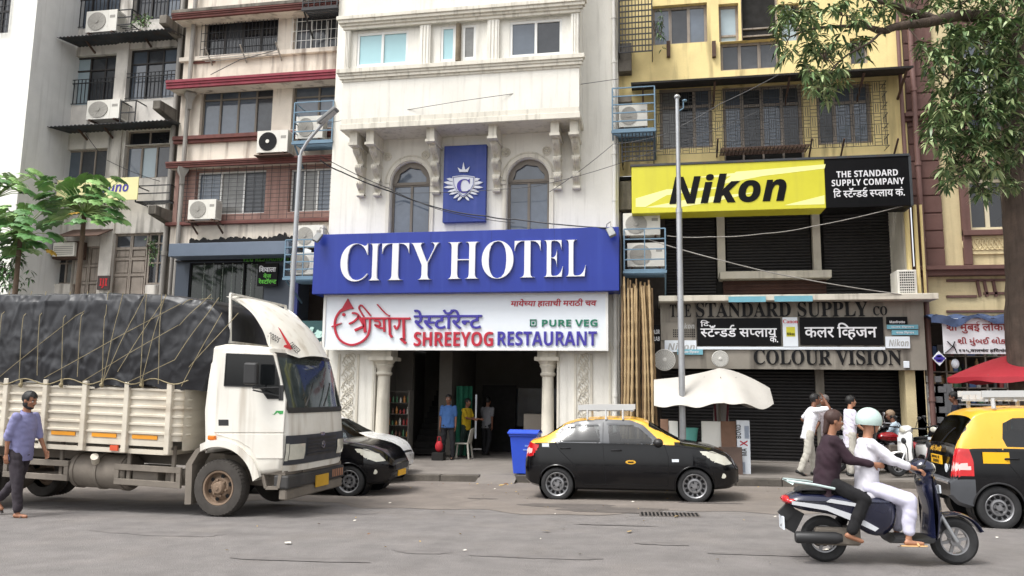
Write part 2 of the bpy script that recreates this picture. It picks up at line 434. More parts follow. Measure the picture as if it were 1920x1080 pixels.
# dusty strip along the kerb: uneven edge
mb = MB(); random.seed(3); n = 160
for i in range(n):
    xa, xb = -16+32*i/n, -16+32*(i+1)/n
    f = lambda x: 12.6+.45*math.sin(x*.7)+.25*math.sin(x*1.9+1)+.12*math.sin(x*4.7+2)
    for q0, q1 in zip((0,.2,.4,.6,.8),(.2,.4,.6,.8,1)):
        P = []
        for x, q in ((xa,q0),(xb,q0),(xb,q1),(xa,q1)):
            y = f(x)+(KY-f(x))*q; P.append((x, y, gz(x, y)+.005))
        mb.add(P, [(0,1,2,3)])
struct(mb.build('road_gutter', M_dust, recalc=False))
def blob(name, cx, cy, rx, ry, dz, m, seed, n=40, sq=1.):
    rnd = random.Random(seed); mb = MB(); ph = [rnd.uniform(0, 6.3) for _ in range(4)]
    pts = []
    for i in range(n):
        a = 2*PI*i/n; q = 1+.1*math.sin(2*a+ph[0])+.1*math.sin(3*a+ph[1])+.07*math.sin(7*a+ph[2])
        c_, s_ = math.cos(a), math.sin(a)
        x = cx+rx*q*math.copysign(abs(c_)**sq, c_); y = cy+ry*q*math.copysign(abs(s_)**sq, s_)
        pts.append((x, y, gz(x, y)+dz))
    mb.add(pts+[(cx, cy, gz(cx, cy)+dz)], [(i, (i+1)%n, n) for i in range(n)])
    return struct(mb.build(name, m, recalc=False))
for i, (px, py, rx, ry) in enumerate([(1070,949,.85,.28),(1150,957,.9,.33),(1330,944,.5,.1),(905,936,.25,.06)]):
    g = ground(px, py); blob('road_patch', g.x, g.y, rx, ry, .008+.001*i, M_patch, 5+i, sq=.6)
slab('pavement', -60, 60, [KY+.2, 60], PAVE, M_pave)
# kerb stones, with the dropped crossing in front of the hotel
M_kerbpaint = mat('pale_kerb_paint', srgb(178,172,160), .9, var=.25, scale=6, blotch=.7, blotchcol=srgb(110,104,96))
xa = ground(905, 905).x; xb = ground(958, 905).x
mb = MB(); rk = random.Random(4)
def kerbstone(x, x1):
    top = PAVE+.006+rk.uniform(-.006, .010); yo = rk.uniform(-.015, .02)
    mb.add([(x,KY+yo,gz(x)-.1),(x1,KY+yo,gz(x1)-.1),(x1,KY+.24,gz(x1)-.1),(x,KY+.24,gz(x)-.1),
            (x,KY+yo,gz(x)+top),(x1,KY+yo,gz(x1)+top),(x1,KY+.24,gz(x1)+top),(x,KY+.24,gz(x)+top)],
           [(0,3,2,1),(4,5,6,7),(0,1,5,4),(1,2,6,5),(2,3,7,6),(3,0,4,7)])
x = xa-.1
while x > -18: L = rk.uniform(.85, 1.05); kerbstone(x-L+.012, x); x -= L
x = xb+.1
while x < 18: L = rk.uniform(.85, 1.05); kerbstone(x, x+L-.012); x += L
struct(mb.build('kerb', M_kerb, bevel=.022, seg=2))
mb = MB(); mb.add([(xa-.12,KY-.35,gz(xa)+.006),(xb+.12,KY-.35,gz(xb)+.006),(xb+.12,KY+.22,gz(xb)+PAVE+.003),(xa-.12,KY+.22,gz(xa)+PAVE+.003)], [(0,1,2,3)])
struct(mb.build('kerb_ramp', M_pave, recalc=False))
M_stain = mat('oily_road_stain', srgb(109,105,103), .8, var=.2, scale=4, blotch=.6, blotchcol=srgb(117,113,111))
for i, (px, py, rx, ry) in enumerate([(300,1000,.9,.16),(640,962,.5,.10),(790,1035,.35,.10),(1010,1045,.7,.08),(1240,1020,.28,.10),(1420,1040,.5,.07),(560,1050,.8,.08),(1150,985,.5,.06)]):
    g = ground(px, py); blob('road_stain', g.x, g.y, rx, ry, .004+.0006*i, M_stain, 40+i, sq=.9)
M_crk = mat('tar_crack', srgb(92,88,86), .9, var=.2); rk = random.Random(17)
def flatline(name, pts, w0, m, dz=.011):
    mb = MB(); P = catmull(np.array(pts), 10*(len(pts)-1)); n = len(P); vs = []
    for i, (x, y) in enumerate(P):
        d = P[min(i+1,n-1)]-P[max(i-1,0)]; d = d/max(1e-6, math.hypot(*d)); ww = w0*rk.uniform(.4,1.1); jx, jy = rk.uniform(-.012,.012), rk.uniform(-.012,.012)
        for s in (-1, 1): xx, yy = x+jx-s*d[1]*ww, y+jy+s*d[0]*ww; vs.append((xx, yy, gz(xx, yy)+dz))
    mb.add(vs, [(2*i,2*i+1,2*i+3,2*i+2) for i in range(n-1)]); struct(mb.build(name, m, recalc=False))
flatline('road_crack', [tuple(ground(*q)[:2]) for q in ((640,940),(700,952),(820,948),(900,938))], .006, M_crk)

# ================================================================ hotel
YH = 20.5
hotel = thing('hotel_building', 'white stucco hotel with overhanging bay, carved corbels and two arched windows', 'building', (at(880,700,YH).x, YH, gz(-4)))
XL, XR = at(613, 500, YH).x, at(1160, 430, YH).x
ZT = at(640, -120, YH).z
ZO = at(880, 640, YH).z                          # top of the porch opening (hidden by the restaurant sign)
arches = [(733, 803, 303, 343, 470), (951, 1029, 297, 337, 470)]
holes = []; arch = []
for x0, x1, yt, ys, yb in arches:
    X0, X1, Zb, _ = rect(x0, ys, x1, yb, YH); Zs = at((x0+x1)/2, ys, YH).z; Zt = at((x0+x1)/2, yt, YH).z
    arch.append((X0, X1, Zb, Zs, Zt)); holes.append((X0, X1, Zb, Zt))
PX0, PX1 = at(703, 760, YH).x, at(1043, 760, YH).x
mb = MB()
wall(mb, XL, XR, ZO, ZT, YH, holes, .3)
for X0, X1, Zb, Zs, Zt in arch:                   # spandrels that round the opening off
    n = 16; cx = (X0+X1)/2; r = (X1-X0)/2
    for i in range(n):
        a0, a1 = PI*i/n, PI*(i+1)/n
        p0 = (cx-r*math.cos(a0), Zs+(Zt-Zs)*math.sin(a0)); p1 = (cx-r*math.cos(a1), Zs+(Zt-Zs)*math.sin(a1))
        mb.add([(p0[0],YH,p0[1]),(p1[0],YH,p1[1]),(p1[0],YH,Zt),(p0[0],YH,Zt)], [(0,1,2,3)])
        mb.add([(p0[0],YH,p0[1]),(p1[0],YH,p1[1]),(p1[0],YH+.3,p1[1]),(p0[0],YH+.3,p0[1])], [(0,1,2,3)])
mb.add([(XL,YH,-2.4),(XL,YH,ZT),(XL,YH+3,ZT),(XL,YH+3,-2.4)], [(0,1,2,3)])
mb.add([(XR,YH,-2.4),(XR,YH,ZT),(XR,YH+3,ZT),(XR,YH+3,-2.4)], [(0,1,2,3)])
mb.box(XL, PX0-.02, YH-.002, YH+.5, -2.4, ZO-.002); mb.box(PX1+.02, XR, YH-.002, YH+.5, -2.4, ZO-.002)
mb.build('wall', M_white, hotel)
# moulded hood round each arch, window inside with scalloped head
for X0, X1, Zb, Zs, Zt in arch:
    cx = (X0+X1)/2; r = (X1-X0)/2; hgt = Zt-Zs; n = 24
    mb = MB()
    def ring(r0, r1, y0, y1):
        P = []
        for i in range(n+1):
            a = PI*i/n; P.append((math.cos(a), math.sin(a)))
        for i in range(n):
            q = []
            for (c_, s_), rr in ((P[i], r0), (P[i+1], r0), (P[i+1], r1), (P[i], r1)):
                q.append((cx-(r+rr)*c_, Zs+(hgt+rr)*s_))
            mb.add([(x, y0, z) for x, z in q]+[(x, y1, z) for x, z in q], [(0,1,2,3),(7,6,5,4),(0,4,5,1),(2,6,7,3)])
    ring(.02, .13, YH-.05, YH); ring(.15, .19, YH-.025, YH)
    for s, xx in ((-1, X0), (1, X1)):
        mb.box(xx+s*.02, xx+s*.17, YH-.07, YH, Zs-.12, Zs-.02)
        mb.box(xx+s*.02, xx+s*.12, YH-.04, YH, Zb, Zs-.122)
    mb.build('arch_moulding', M_whitetrim, hotel)
    wf = frame_mb((X0, X1, Zb, Zs), YH+.16, 2, (), .07)
    wf.box(X0, X1, YH+.13, YH+.23, Zs-.03, Zs+.05)
    m2 = 28                                        # scalloped fan frame
    for i in range(m2):
        a0, a1 = PI*i/m2, PI*(i+1)/m2
        def pt(a, inner):
            k = 1.0
            if inner: k = .80-.07*abs(math.sin(a*4.5))
            return (cx-r*k*math.cos(a), Zs+hgt*k*math.sin(a))
        p, q, s, t = pt(a0,0), pt(a1,0), pt(a1,1), pt(a0,1)
        wf.add([(x, YH+.12, z) for x, z in (p,q,s,t)]+[(x, YH+.2, z) for x, z in (p,q,s,t)], [(0,1,2,3),(7,6,5,4),(2,6,7,3)])
    wo = wf.build('window', M_frmt, hotel)
    g = MB(); g.box(X0+.03, X1-.03, YH+.19, YH+.2, Zb, Zs)
    pts = [(cx-r*.97*math.cos(PI*i/16), Zs+hgt*.97*math.sin(PI*i/16)) for i in range(17)]
    g.add([(x, YH+.185, z) for x, z in pts], [tuple(range(17))])
    g.build('pane', M_glassb, wo)
# bay
YB = 19.5
BX0, BX1 = at(641, 200, YB).x, at(1086, 200, YB).x
zb = at(860, 222, YB).z; zs0, zs1 = at(860, 141, YB).z, at(860, 119, YB).z; zc0, zc1 = at(860, 41, YB).z, at(860, 19, YB).z
def wr(x0, y0, x1, y1): return rect(x0, y0, x1, y1, YB+.12)
W = [rect(668,60,762,116,YB), rect(825,47,851,111,YB), rect(866,44,890,107,YB), rect(955,38,1053,98,YB)]
mb = MB()
wall(mb, BX0, BX1, zb, ZT, YB, [], .1)
mb.add([(BX0,YB,zb),(BX0,YB,ZT),(BX0,YH,ZT),(BX0,YH,zb)], [(0,1,2,3)]); mb.add([(BX1,YB,zb),(BX1,YB,ZT),(BX1,YH,ZT),(BX1,YH,zb)], [(0,1,2,3)])
mb.add([(BX0,YB,zb),(BX1,YB,zb),(BX1,YH,zb),(BX0,YH,zb)], [(0,1,2,3)])
# cut the window band: rebuild as recessed panels between piers
mb = MB(); band0, band1 = zs1, zc0
wall(mb, BX0, BX1, zb, band0, YB, []); wall(mb, BX0, BX1, band1, ZT, YB, [])
wall(mb, BX0, BX1, band0, band1, YB+.1, W, .08)
piers = [rect(a, 100, b, 101, YB)[:2] for a, b in ((640,655),(786,806),(913,935),(1070,1087))]
for a, b in piers:
    a, b = max(a, BX0), min(b, BX1)
    mb.box(a, b, YB-.002, YB+.1, band0, band1)
    for i in range(3):
        t = (b-a)/7; mb.box(a+t*(1+2*i), a+t*(2+2*i), YB-.03, YB, band0+.03, band1-.03)
for xx in (BX0, BX1): mb.add([(xx,YB,zb),(xx,YB,ZT),(xx,YH,ZT),(xx,YH,zb)], [(0,1,2,3)])
mb.add([(BX0,YB,zb),(BX1,YB,zb),(BX1,YH,zb),(BX0,YH,zb)], [(0,1,2,3)])
mb.build('bay', M_white, hotel)
mb = MB(); profile_strip(mb, BX0, BX1, YB, zs0, zs1, [(.2,.03),(.25,.08),(.2,.11),(.35,.15)])
mb.build('sill_cornice', M_whitetrim, hotel, bevel=.006)
mb = MB(); profile_strip(mb, BX0, BX1, YB, zc0, zc1, [(.25,.05),(.2,.10),(.25,.16),(.3,.2)])
mb.build('head_cornice', M_whitetrim, hotel, bevel=.006)
mb = MB(); mb.box(BX0-.03, BX1+.03, YB-.03, YH, zb-.16, zb-.001); mb.box(BX0-.0, BX1, YB-.002, YB+.06, zb, zb+.16)
mb.build('bay_floor', M_whitetrim, hotel, bevel=.008)
zb -= .16
for r, gl in zip(W, (M_glasst, M_glasst, M_glassm, M_glassm)):
    window(hotel, r, YB+.12, M_frmw, gl, 2 if r[1]-r[0] > 1 else 1, (), .07)
wp = rect(851, 44, 866, 112, YB); MB().tube([((wp[0]+wp[1])/2, YB+.06, wp[2]), ((wp[0]+wp[1])/2, YB+.06, wp[3])], .075, 10).build('drain_pipe', mat('mossy_pipe', srgb(120,108,90), .95, var=.3, bump=.4), hotel, smooth=40)
# corbels: three stacked scrolls
mb = MB(); cw = .22
def corbel(X):
    mb = MB()
    top = zb; d = 1.0
    mb.box(X-cw/2, X+cw/2, YH-.82, YH, top-.32, top)
    mb.box(X-cw*.62, X+cw*.62, YH-.86, YH, top-.39, top-.32)
    for i, (zt, h, dep) in enumerate(((top-.39,.42,.62),(top-.84,.40,.42),(top-1.26,.36,.24))):
        P = []
        for j in range(13):
            t = j/12; y = -dep*(1-.62*t)-.07*math.sin(t*PI*2); P.append((YH+y, zt-h*t))
        P += [(YH, zt-h), (YH, zt)]
        mb.prismx(P, X-cw*.42, X+cw*.42)
        for q in (-.24, 0, .24): mb.tube([(X+q*cw, y-.008, z) for y, z in P[:13]], .014, 6)
        mb.box(X-cw*.5, X+cw*.5, YH-dep*.5, YH, zt-h-.05, zt-h)
        mb.lathe([(.0,-cw*.5),(.055,-cw*.5),(.055,cw*.5),(0,cw*.5)], (X, YH-dep*.45, zt-h-.02), 'x', 10)
    mb.build('corbel', M_whitetrim, hotel, smooth=40)
for px in (663, 694, 807, 923, 1040, 1076): corbel(at(px, 260, YH-.8).x)
for px, py in ((727,294),(798,291),(949,286),(1025,283)):
    p = at(px, py, YH); mb = MB()
    mb.lathe([(.13,0),(.13,-.03),(.1,-.04),(.09,-.01)], (p.x, YH, p.z), 'y', 16)
    mb.ball((p.x, YH-.02, p.z), .035, .03)
    for i in range(8):
        a = PI*i/4; mb.ball((p.x+.062*math.cos(a), YH-.012, p.z+.062*math.sin(a)), .026, .02, .026, 8, 5)
    mb.build('rosette', M_whitetrim, hotel, smooth=50)
mb = MB(); ZD = at(1155, 430, YH-.1).z
mb.tube([(XR-.1, YH-.08, -1.7), (XR-.1, YH-.08, ZT)], .06, 10)
for zz in range(0, 9): mb.lathe([(.075,-.04),(.075,.04)], (XR-.1, YH-.08, zz*1.3), 'z', 10)
mb.build('drain_pipe', M_pipew, hotel, smooth=40)
# porch: pillars, carved panels, columns, inner room
def carved(x0, x1, y0, y1):
    X0, X1, Z0, Z1 = rect(x0, y0, x1, y1, YH); mb = MB(); Y = YH-.004
    for xx in (X0, X1): mb.box(xx-.03, xx+.03, Y-.03, Y, Z0, Z1)
    cx = (X0+X1)/2; wv = (X1-X0)*.28; n = 90; H = Z1-Z0
    for ph in (0, PI):
        mb.tube([(cx+wv*math.sin(ph+t/n*PI*9), Y-.012, Z0+H*t/n) for t in range(n+1)], .016, 5)
    for i in range(18):
        z = Z0+H*(i+.5)/18; s = 1 if i % 2 else -1
        mb.tube([(cx+s*wv*(.9+.75*math.cos(a))*.75, Y-.012, z+.11*math.sin(a)*(1-.3*a/6)) for a in [j*.5 for j in range(12)]], .013, 5)
        for q in range(3): mb.ball((cx-s*wv*(.2+.35*q), Y-.006, z+.05*math.sin(q*2)), .03, .02, .045, 7, 5)
    mb.build('carved_panel', M_whitedirt, hotel, smooth=50)
carved(637, 664, 664, 880); carved(1079, 1109, 664, 880)
for a, b in ((607, 700), (1044, 1146)):
    X0, X1 = at(a, 760, YH).x, at(b, 760, YH).x
    for xx in (X0+.03, X1-.03): MB().box(xx-.03, xx+.03, YH-.03, YH-.002, -1.9, ZO).build('pillar_edging', M_whitetrim, hotel, bevel=.005)
def column(px, Y, r):
    X = at(px, 760, Y).x; g = gz(X)+PAVE; zt = at(px, 663, Y).z; mb = MB(); H = zt-g
    mb.box(X-r*1.75, X+r*1.75, Y-r*1.75, Y+r*1.75, g, g+.42)
    mb.box(X-r*1.5, X+r*1.5, Y-r*1.5, Y+r*1.5, g+.42, g+.5)
    mb.lathe([(r*1.5,.5),(r*1.5,.55),(r*1.1,.62),(r*1.0,.66)]+[(r*(1-.1*t), .66+(H-1.28)*t) for t in (0,.5,1)]+
        [(r*1.08,H-.6),(r*1.2,H-.57),(r*1.2,H-.53),(r*1.0,H-.5),(r*1.05,H-.42),(r*1.35,H-.33),(r*1.25,H-.3),(r*1.55,H-.22),(r*1.6,H-.2)], (X,Y,g), 'z', 18)
    mb.box(X-r*1.9, X+r*1.9, Y-r*1.9, Y+r*1.9, g+H-.2, g+H-.1); mb.box(X-r*1.5, X+r*1.5, Y-r*1.5, Y+r*1.5, g+H-.1, g+H+.2)
    mb.build('column', M_whitedirt, hotel, smooth=30)
column(718, YH+.1, .19); column(1027, YH+.1, .17)
# room behind the porch
YR = 25.2; g0 = gz(-4)+PAVE+.004
mb = MB()
mb.add([(PX0,YH,ZO-.05),(PX1,YH,ZO-.05),(PX1,YR,ZO-.05),(PX0,YR,ZO-.05)], [(0,1,2,3)])
mb.add([(PX0-.02,YH+.45,g0),(PX0-.02,YH+.45,ZO),(PX0-.02,YR,ZO),(PX0-.02,YR,g0)], [(0,1,2,3)])
mb.add([(PX1+.02,YH+.45,g0),(PX1+.02,YH+.45,ZO),(PX1+.02,YR,ZO),(PX1+.02,YR,g0)], [(0,1,2,3)])
mb.add([(PX0-.02,YR,g0),(PX1+.02,YR,g0),(PX1+.02,YR,ZO),(PX0-.02,YR,ZO)], [(0,1,2,3)])
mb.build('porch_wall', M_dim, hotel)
YD = 22.2                                          # stair entrance and shop front line
mb = MB()
d0, d1 = at(772, 760, YD).x, at(824, 760, YD).x; e1 = at(848, 760, YD).x
mb.box(PX0-.01, d0, YD, YD+.2, g0, ZO-.06); mb.box(d1, e1, YD-.1, YD+2.9, g0, ZO-.06)
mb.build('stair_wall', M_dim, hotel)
mb = MB()
for i in range(12): mb.box(d0, d1, YD+.1+.25*i, YD+.4+.25*i, g0+.17*i, g0+.17*(i+1)-.002)
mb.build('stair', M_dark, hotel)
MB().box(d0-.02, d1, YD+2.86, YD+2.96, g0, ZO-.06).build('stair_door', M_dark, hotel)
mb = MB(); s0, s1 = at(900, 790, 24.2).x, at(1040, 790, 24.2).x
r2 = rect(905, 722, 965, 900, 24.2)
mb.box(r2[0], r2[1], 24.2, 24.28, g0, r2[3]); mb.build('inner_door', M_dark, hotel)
mb = MB(); r2 = rect(968, 728, 1012, 800, 24.4); mb.box(r2[0], r2[1]+.6, 24.4, 24.5, r2[2], r2[3]); mb.build('inner_glass_screen', M_glassm, hotel)

# ================================================================ white corner building, far left
YW = 19.8
cx0 = at(52, 180, YW).x
wb = thing('white_building', 'plain bright white building whose blank edge cuts off the view beside the grey flats', 'building', (cx0-2, YW, gz(-15)))
mb = MB(); hb = rect(-30, -20, 14, 60, YW)
wall(mb, cx0-6, cx0, -2.6, 18, YW, [hb], .15)
mb.build('wall', M_plainwhite, wb)
mb = MB(); mb.add([(cx0,YW+.001,-2.6),(cx0,YW+.001,18),(cx0,YW+2.4,18),(cx0,YW+2.4,-2.6)], [(0,1,2,3)])
mb.build('side_wall', mat('grey_white_side', srgb(220,220,218), .85, var=.05, streak=.3, streakcol=srgb(150,148,142)), wb)  # side wall set a little greyer than the front
window(wb, hb, YW+.1, M_frmb, M_glassd, 3, (.5,), .05)
bars_mb((hb[0]-.03, hb[1]+.05, hb[2]-.05, hb[3]), YW-.06, 9, 8, .014).build('window_grille', M_iron, wb)

# ================================================================ grey concrete flats
YG = 21.6
gx0, gx1 = cx0-.1, at(352, 200, YG).x
gb = thing('grey_flats', 'soot stained grey concrete apartment house with beams poking out at each floor', 'building', ((gx0+gx1)/2, YG, gz(-13)))
GW = {'t1': rect(146,-60,222,48,YG), 't2': rect(257,-60,337,32,YG), 'b1': rect(139,106,215,193,YG), 'b2': rect(243,92,327,182,YG),
      'c1': rect(121,281,197,331,YG), 'c2': rect(234,273,315,332,YG), 'v2': rect(237,245,317,268,YG),
      'd1': rect(98,480,137,532,YG), 'd2': rect(138,462,184,562,YG), 'd3': rect(214,438,304,562,YG)}
mb = MB(); wall(mb, gx0, gx1, -2.6, 18, YG, list(GW.values()), .22); mb.build('wall', M_grey, gb)
for k_, gl in (('t1', M_glassm), ('t2', M_glassm), ('b1', M_glassp), ('b2', M_glassp)):
    window(gb, GW[k_], YG+.14, M_frmb, gl, 3, (.72,) if k_[0] == 'b' else (), .06)
    r = GW[k_]; h = (r[3]-r[2])
    z1 = r[2]+h*.5; mb = MB()
    bb = bars_mb((r[0], r[1], r[2]+.03, z1), YG-.04, 13, 2, .02); bb.box(r[0], r[1], YG-.05, YG-.02, z1-.14, z1-.11)
    bb.build('railing', M_iron, gb)
window(gb, GW['c1'], YG+.14, M_wood, M_glassm, 3, (), .05); window(gb, GW['c2'], YG+.14, M_wood, M_glassb, 3, (), .06)
window(gb, GW['v2'], YG+.14, M_wood, M_glassd, 2, (), .05, 'ventilator')
window(gb, GW['d1'], YG+.14, M_wood, M_glassm, 2, (.75,), .06)
def shutterdoor(par, r, Y, leaves, glass_top=True):
    X0, X1, Z0, Z1 = r; mb = MB(); mb.box(X0, X1, Y+.05, Y+.09, Z0, Z1); lw = (X1-X0)/leaves; gl = MB()
    for i in range(leaves):
        a = X0+lw*i
        mb.box(a+.005, a+.05, Y, Y+.05, Z0, Z1); mb.box(a+lw-.05, a+lw-.005, Y, Y+.05, Z0, Z1)
        H = Z1-Z0; zz = [0, .04, .36, .40, .60, .64, .76, .80, .97, 1.0] if glass_top else [0,.04,.3,.34,.62,.66,.97,1.]
        for q in range(0, len(zz), 2): mb.box(a+.051, a+lw-.051, Y+.002, Y+.05, Z0+H*zz[q], Z0+H*zz[q+1])
        for q in range(1, len(zz)-1, 2):
            if glass_top and q == 7: gl.box(a+.06, a+lw-.06, Y+.03, Y+.045, Z0+H*zz[q]+.01, Z0+H*zz[q+1]-.01)
            else: mb.box(a+.09, a+lw-.09, Y+.02, Y+.05, Z0+H*zz[q]+.04, Z0+H*zz[q+1]-.04)
    o = mb.build('door', M_wood, par)
    if gl.v: gl.build('pane', M_glassm, o)
    return o
r = GW['d3']; xm = r[0]+(r[1]-r[0])*.62
shutterdoor(gb, (r[0], xm, r[2], r[3]), YG+.1, 2); shutterdoor(gb, GW['d2'], YG+.1, 2, False)
window(gb, (xm+.02, r[1], at(260,533,YG).z, r[3]), YG+.12, M_wood, M_glassm, 2, (.42,.8), .06)
mb = MB(); mb.box(xm+.02, r[1], YG+.1, YG+.2, r[2], at(260,534,YG).z); mb.build('parapet', M_grey, gb)
# corner piers and projecting beams
for px, wd in ((118, .5), (343, .5)):
    X = at(px, 200, YG).x; MB().box(X-wd/2, X+wd/2, YG-.14, YG, -2.6, 18).build('pier', M_conc, gb)
mb = MB(); X = at(228, 150, YG).x; mb.box(X-.22, X+.22, YG-.06, YG, -2.6, 18); mb.build('pier', M_grey, gb)
for (fx, fy), out in (((128,96),1.45), ((344,72),1.1), ((97,236),1.35), ((333,226),1.1), ((326,415),1.1)):
    p = at(fx, fy, YG); mb = MB()
    mb.add([(p.x-.13,YG-out,p.z-.02),(p.x+.13,YG-out,p.z-.02),(p.x+.13,YG-out,p.z+.26),(p.x-.13,YG-out,p.z+.26),
            (p.x-.13,YG,p.z-.2),(p.x+.13,YG,p.z-.2),(p.x+.13,YG,p.z+.26),(p.x-.13,YG,p.z+.26)],
           [(0,1,2,3),(7,6,5,4),(0,4,5,1),(1,5,6,2),(2,6,7,3),(3,7,4,0)])
    mb.build('beam', M_conc, gb, bevel=.015)
def canopy(par, x0, y0, x1, y1, Yf, Yb, rise, m, name='canopy'):
    a = at(x0, y0, Yf); b = at(x1, y1, Yf); n = 60; mb = MB(); z = (a.z+b.z)/2
    vs = []; 
    for i in range(n+1):
        x = a.x+(b.x-a.x)*i/n; dz = .02*math.cos(i*PI)
        vs += [(x, Yf, z+dz), (x, Yb, z+rise+dz)]
    mb.add(vs, [(2*i, 2*i+2, 2*i+3, 2*i+1) for i in range(n)])
    return mb.build(name, m, par, solid=.012)
canopy(gb, 106, 73, 318, 50, YG-.95, YG, .12, M_sheet); canopy(gb, 88, 240, 318, 222, YG-.95, YG, .12, M_sheet)
for px, py in ((180,84),(285,72),(165,246),(215,245)):
    p = at(px, py, YG); MB().bar((p.x, YG, p.z-.3), (p.x, YG-.6, p.z), .05).build('canopy_bracket', M_rust, gb)
r = rect(118, 420, 260, 448, YG-.5)
mb = MB(); p = at(105, 440, YG-.7); q = at(184, 440, YG-.7)
mb.add([(p.x,YG-.7,p.z-.08),(q.x,YG-.7,p.z-.08),(q.x,YG,p.z+.28),(p.x,YG,p.z+.28)], [(0,1,2,3)]); mb.build('door_hood', M_rust, gb, solid=.03)
for x0, y0, x1, y1, Yf in ((72,345,108,380,YG-.6),(256,349,318,376,YG-.6),(228,190,252,232,YG-.5),(215,20,245,45,YG-.5)):
    r = rect(x0, y0, x1, y1, Yf); mb = MB()
    for a in (r[0], r[1]):
        mb.bar((a,Yf,r[2]), (a,Yf,r[3]), .03); mb.bar((a,Yf,r[3]), (a,YG,r[3]), .03); mb.bar((a,Yf,r[2]), (a,YG,r[2]), .03)
    for z in (r[2], r[3], (r[2]+r[3])/2): mb.bar((r[0],Yf,z), (r[1],Yf,z), .03)
    for t in (.25,.5,.75): mb.bar((r[0],Yf+.5*t,r[2]), (r[1],Yf+.5*t,r[2]), .025)
    mb.build('iron_bracket', M_iron, gb)
mb = MB(); X = at(327, 250, YG-.2).x
mb.tube([(X,YG-.25,-2), (X,YG-.25,18)], .075, 10); mb.tube([(X+.24,YG-.2,-2), (X+.24,YG-.2,18)], .055, 10)
for zz in (1.5, 4.2, 7.0, 9.5): mb.lathe([(.1,-.07),(.1,.07)], (X,YG-.25,zz), 'z', 10)
mb.build('drain_pipe', M_pipe, gb, smooth=40)

# ================================================================ pink flats
YP = 21.2
qx0, qx1 = gx1+.02, XL-.005
pb = thing('pink_flats', 'faded pink apartment house with dark red cornices and barred sliding windows', 'building', ((qx0+qx1)/2, YP, gz(-9)))
PW = {'a1': rect(386,40,518,97,YP), 'a2': rect(552,27,640,86,YP), 'b1': rect(378,170,508,247,YP), 'b2': rect(549,160,640,238,YP),
      'c1': rect(369,322,495,399,YP), 'c2': rect(544,316,640,394,YP)}
z_mid = at(480, 296, YP).z; z_low = at(480, 414, YP).z; z_base = at(430, 462, YP).z
mb = MB(); wall(mb, qx0, qx1, z_mid, 18, YP, [PW[k_] for k_ in ('a1','a2','b1','b2')], .22); mb.build('wall', M_pink, pb)
mb = MB(); wall(mb, qx0, qx1, z_low, z_mid-.001, YP, [PW['c1'], PW['c2']], .22); mb.build('lower_wall', M_rose, pb)
mb = MB(); mb.box(qx0, qx1, YP-.05, YP+.2, z_base, z_low-.001); mb.build('fascia_band', M_pink, pb)
window(pb, PW['a1'], YP+.14, M_frmb, M_glassd, 4, (), .06); window(pb, PW['a2'], YP+.14, M_frmw, M_glassd, 3, (), .04)
window(pb, PW['b1'], YP+.14, M_frmt, M_glassb, 4, (.8,), .06); window(pb, PW['b2'], YP+.14, M_frmt, M_glassm, 2, (.75,), .06)
window(pb, PW['c1'], YP+.14, M_frmw, M_glassm, 3, (), .05); window(pb, PW['c2'], YP+.14, M_frmw, M_glassm, 4, (), .05)
def grow(r, a, b=None): b = a if b is None else b; return (r[0]-a, r[1]+a, r[2]-b, r[3]+b)
bars_mb(grow(PW['a1'],.06), YP-.1, 22, 6, .014).build('window_grille', M_iron, pb)
bars_mb(grow(PW['c1'],.5,.18)[:1]+(PW['c2'][1],)+grow(PW['c1'],.5,.22)[2:], YP-.12, 20, 15, .011).build('window_grille', M_iron, pb)
bars_mb((PW['a2'][0], qx1, PW['a2'][2]-.1, PW['a2'][3]), YP-.1, 12, 5, .012).build('window_grille', M_frmw, pb)
def band(name, y, h, out, m, steps=None, x0=470):
    z1 = at(x0, y, YP-out).z; z0 = at(x0, y+h, YP-out).z; mb = MB()
    for fr0, fr1, o_ in steps or [(0,1,out)]: mb.box(qx0-.1, qx1, YP-o_, YP, z0+(z1-z0)*fr0, z0+(z1-z0)*fr1)
    mb.build(name, m, pb, bevel=.008)
def lip(y, h, out, m):
    z1, z0 = at(470, y, YP-out).z, at(470, y+h, YP-out).z; H = z1-z0
    MB().box(qx0-.1, qx1, YP-out+.1, YP, z0+.02, z1-.03).build('cornice_slab', M_pink, pb)
    mb = MB()
    for i, (a, b) in enumerate(((0,.36),(.38,.64),(.66,1))): mb.box(qx0-.12, qx1, YP-out-.025*i, YP-out+.099, z0+H*a, z0+H*b)
    mb.build('cornice', m, pb, bevel=.006)
lip(13, 11, .6, M_redold); lip(141, 15, .62, M_red)
band('cornice_ledge', 6, 6, .66, M_conc)
band('sill_band', 98, 8, .12, M_pink); band('sill_band', 248, 13, .16, M_redold, [(0,.45,.1),(.45,1,.16)])
lip(297, 11, .34, M_redold)
band('string_course', 412, 6, .2, M_redold)
mb = MB(); r = rect(362, 107, 402, 116, YP-.05); mb.box(r[0], r[1], YP-.07, YP, r[2], r[3]); mb.build('red_patch', M_redold, pb)
mb = MB()
r = rect(390, 88, 520, 100, YP-.3)
for x_ in (r[0], (r[0]+r[1])/2, r[1]): mb.bar((x_,YP,r[2]-.1), (x_,YP-.45,r[3]-.08), .035)
for q in (.1,.25,.4): mb.bar((r[0]-.2,YP-q,r[2]+.0), (r[1],YP-q,r[2]+.05), .02)
mb.build('drying_rack', M_pipe, pb)
mb = MB(); X = at(354, 200, YP-.1).x
mb.tube([(X,YP-.15,-2), (X,YP-.15,18)], .07, 10)
for px, py in ((356,188),(342,328)):
    p = at(px, py, YP-.2); mb.lathe([(.08,-.3),(.09,-.05),(.2,.12),(.22,.22)], (p.x,YP-.2,p.z), 'z', 4)
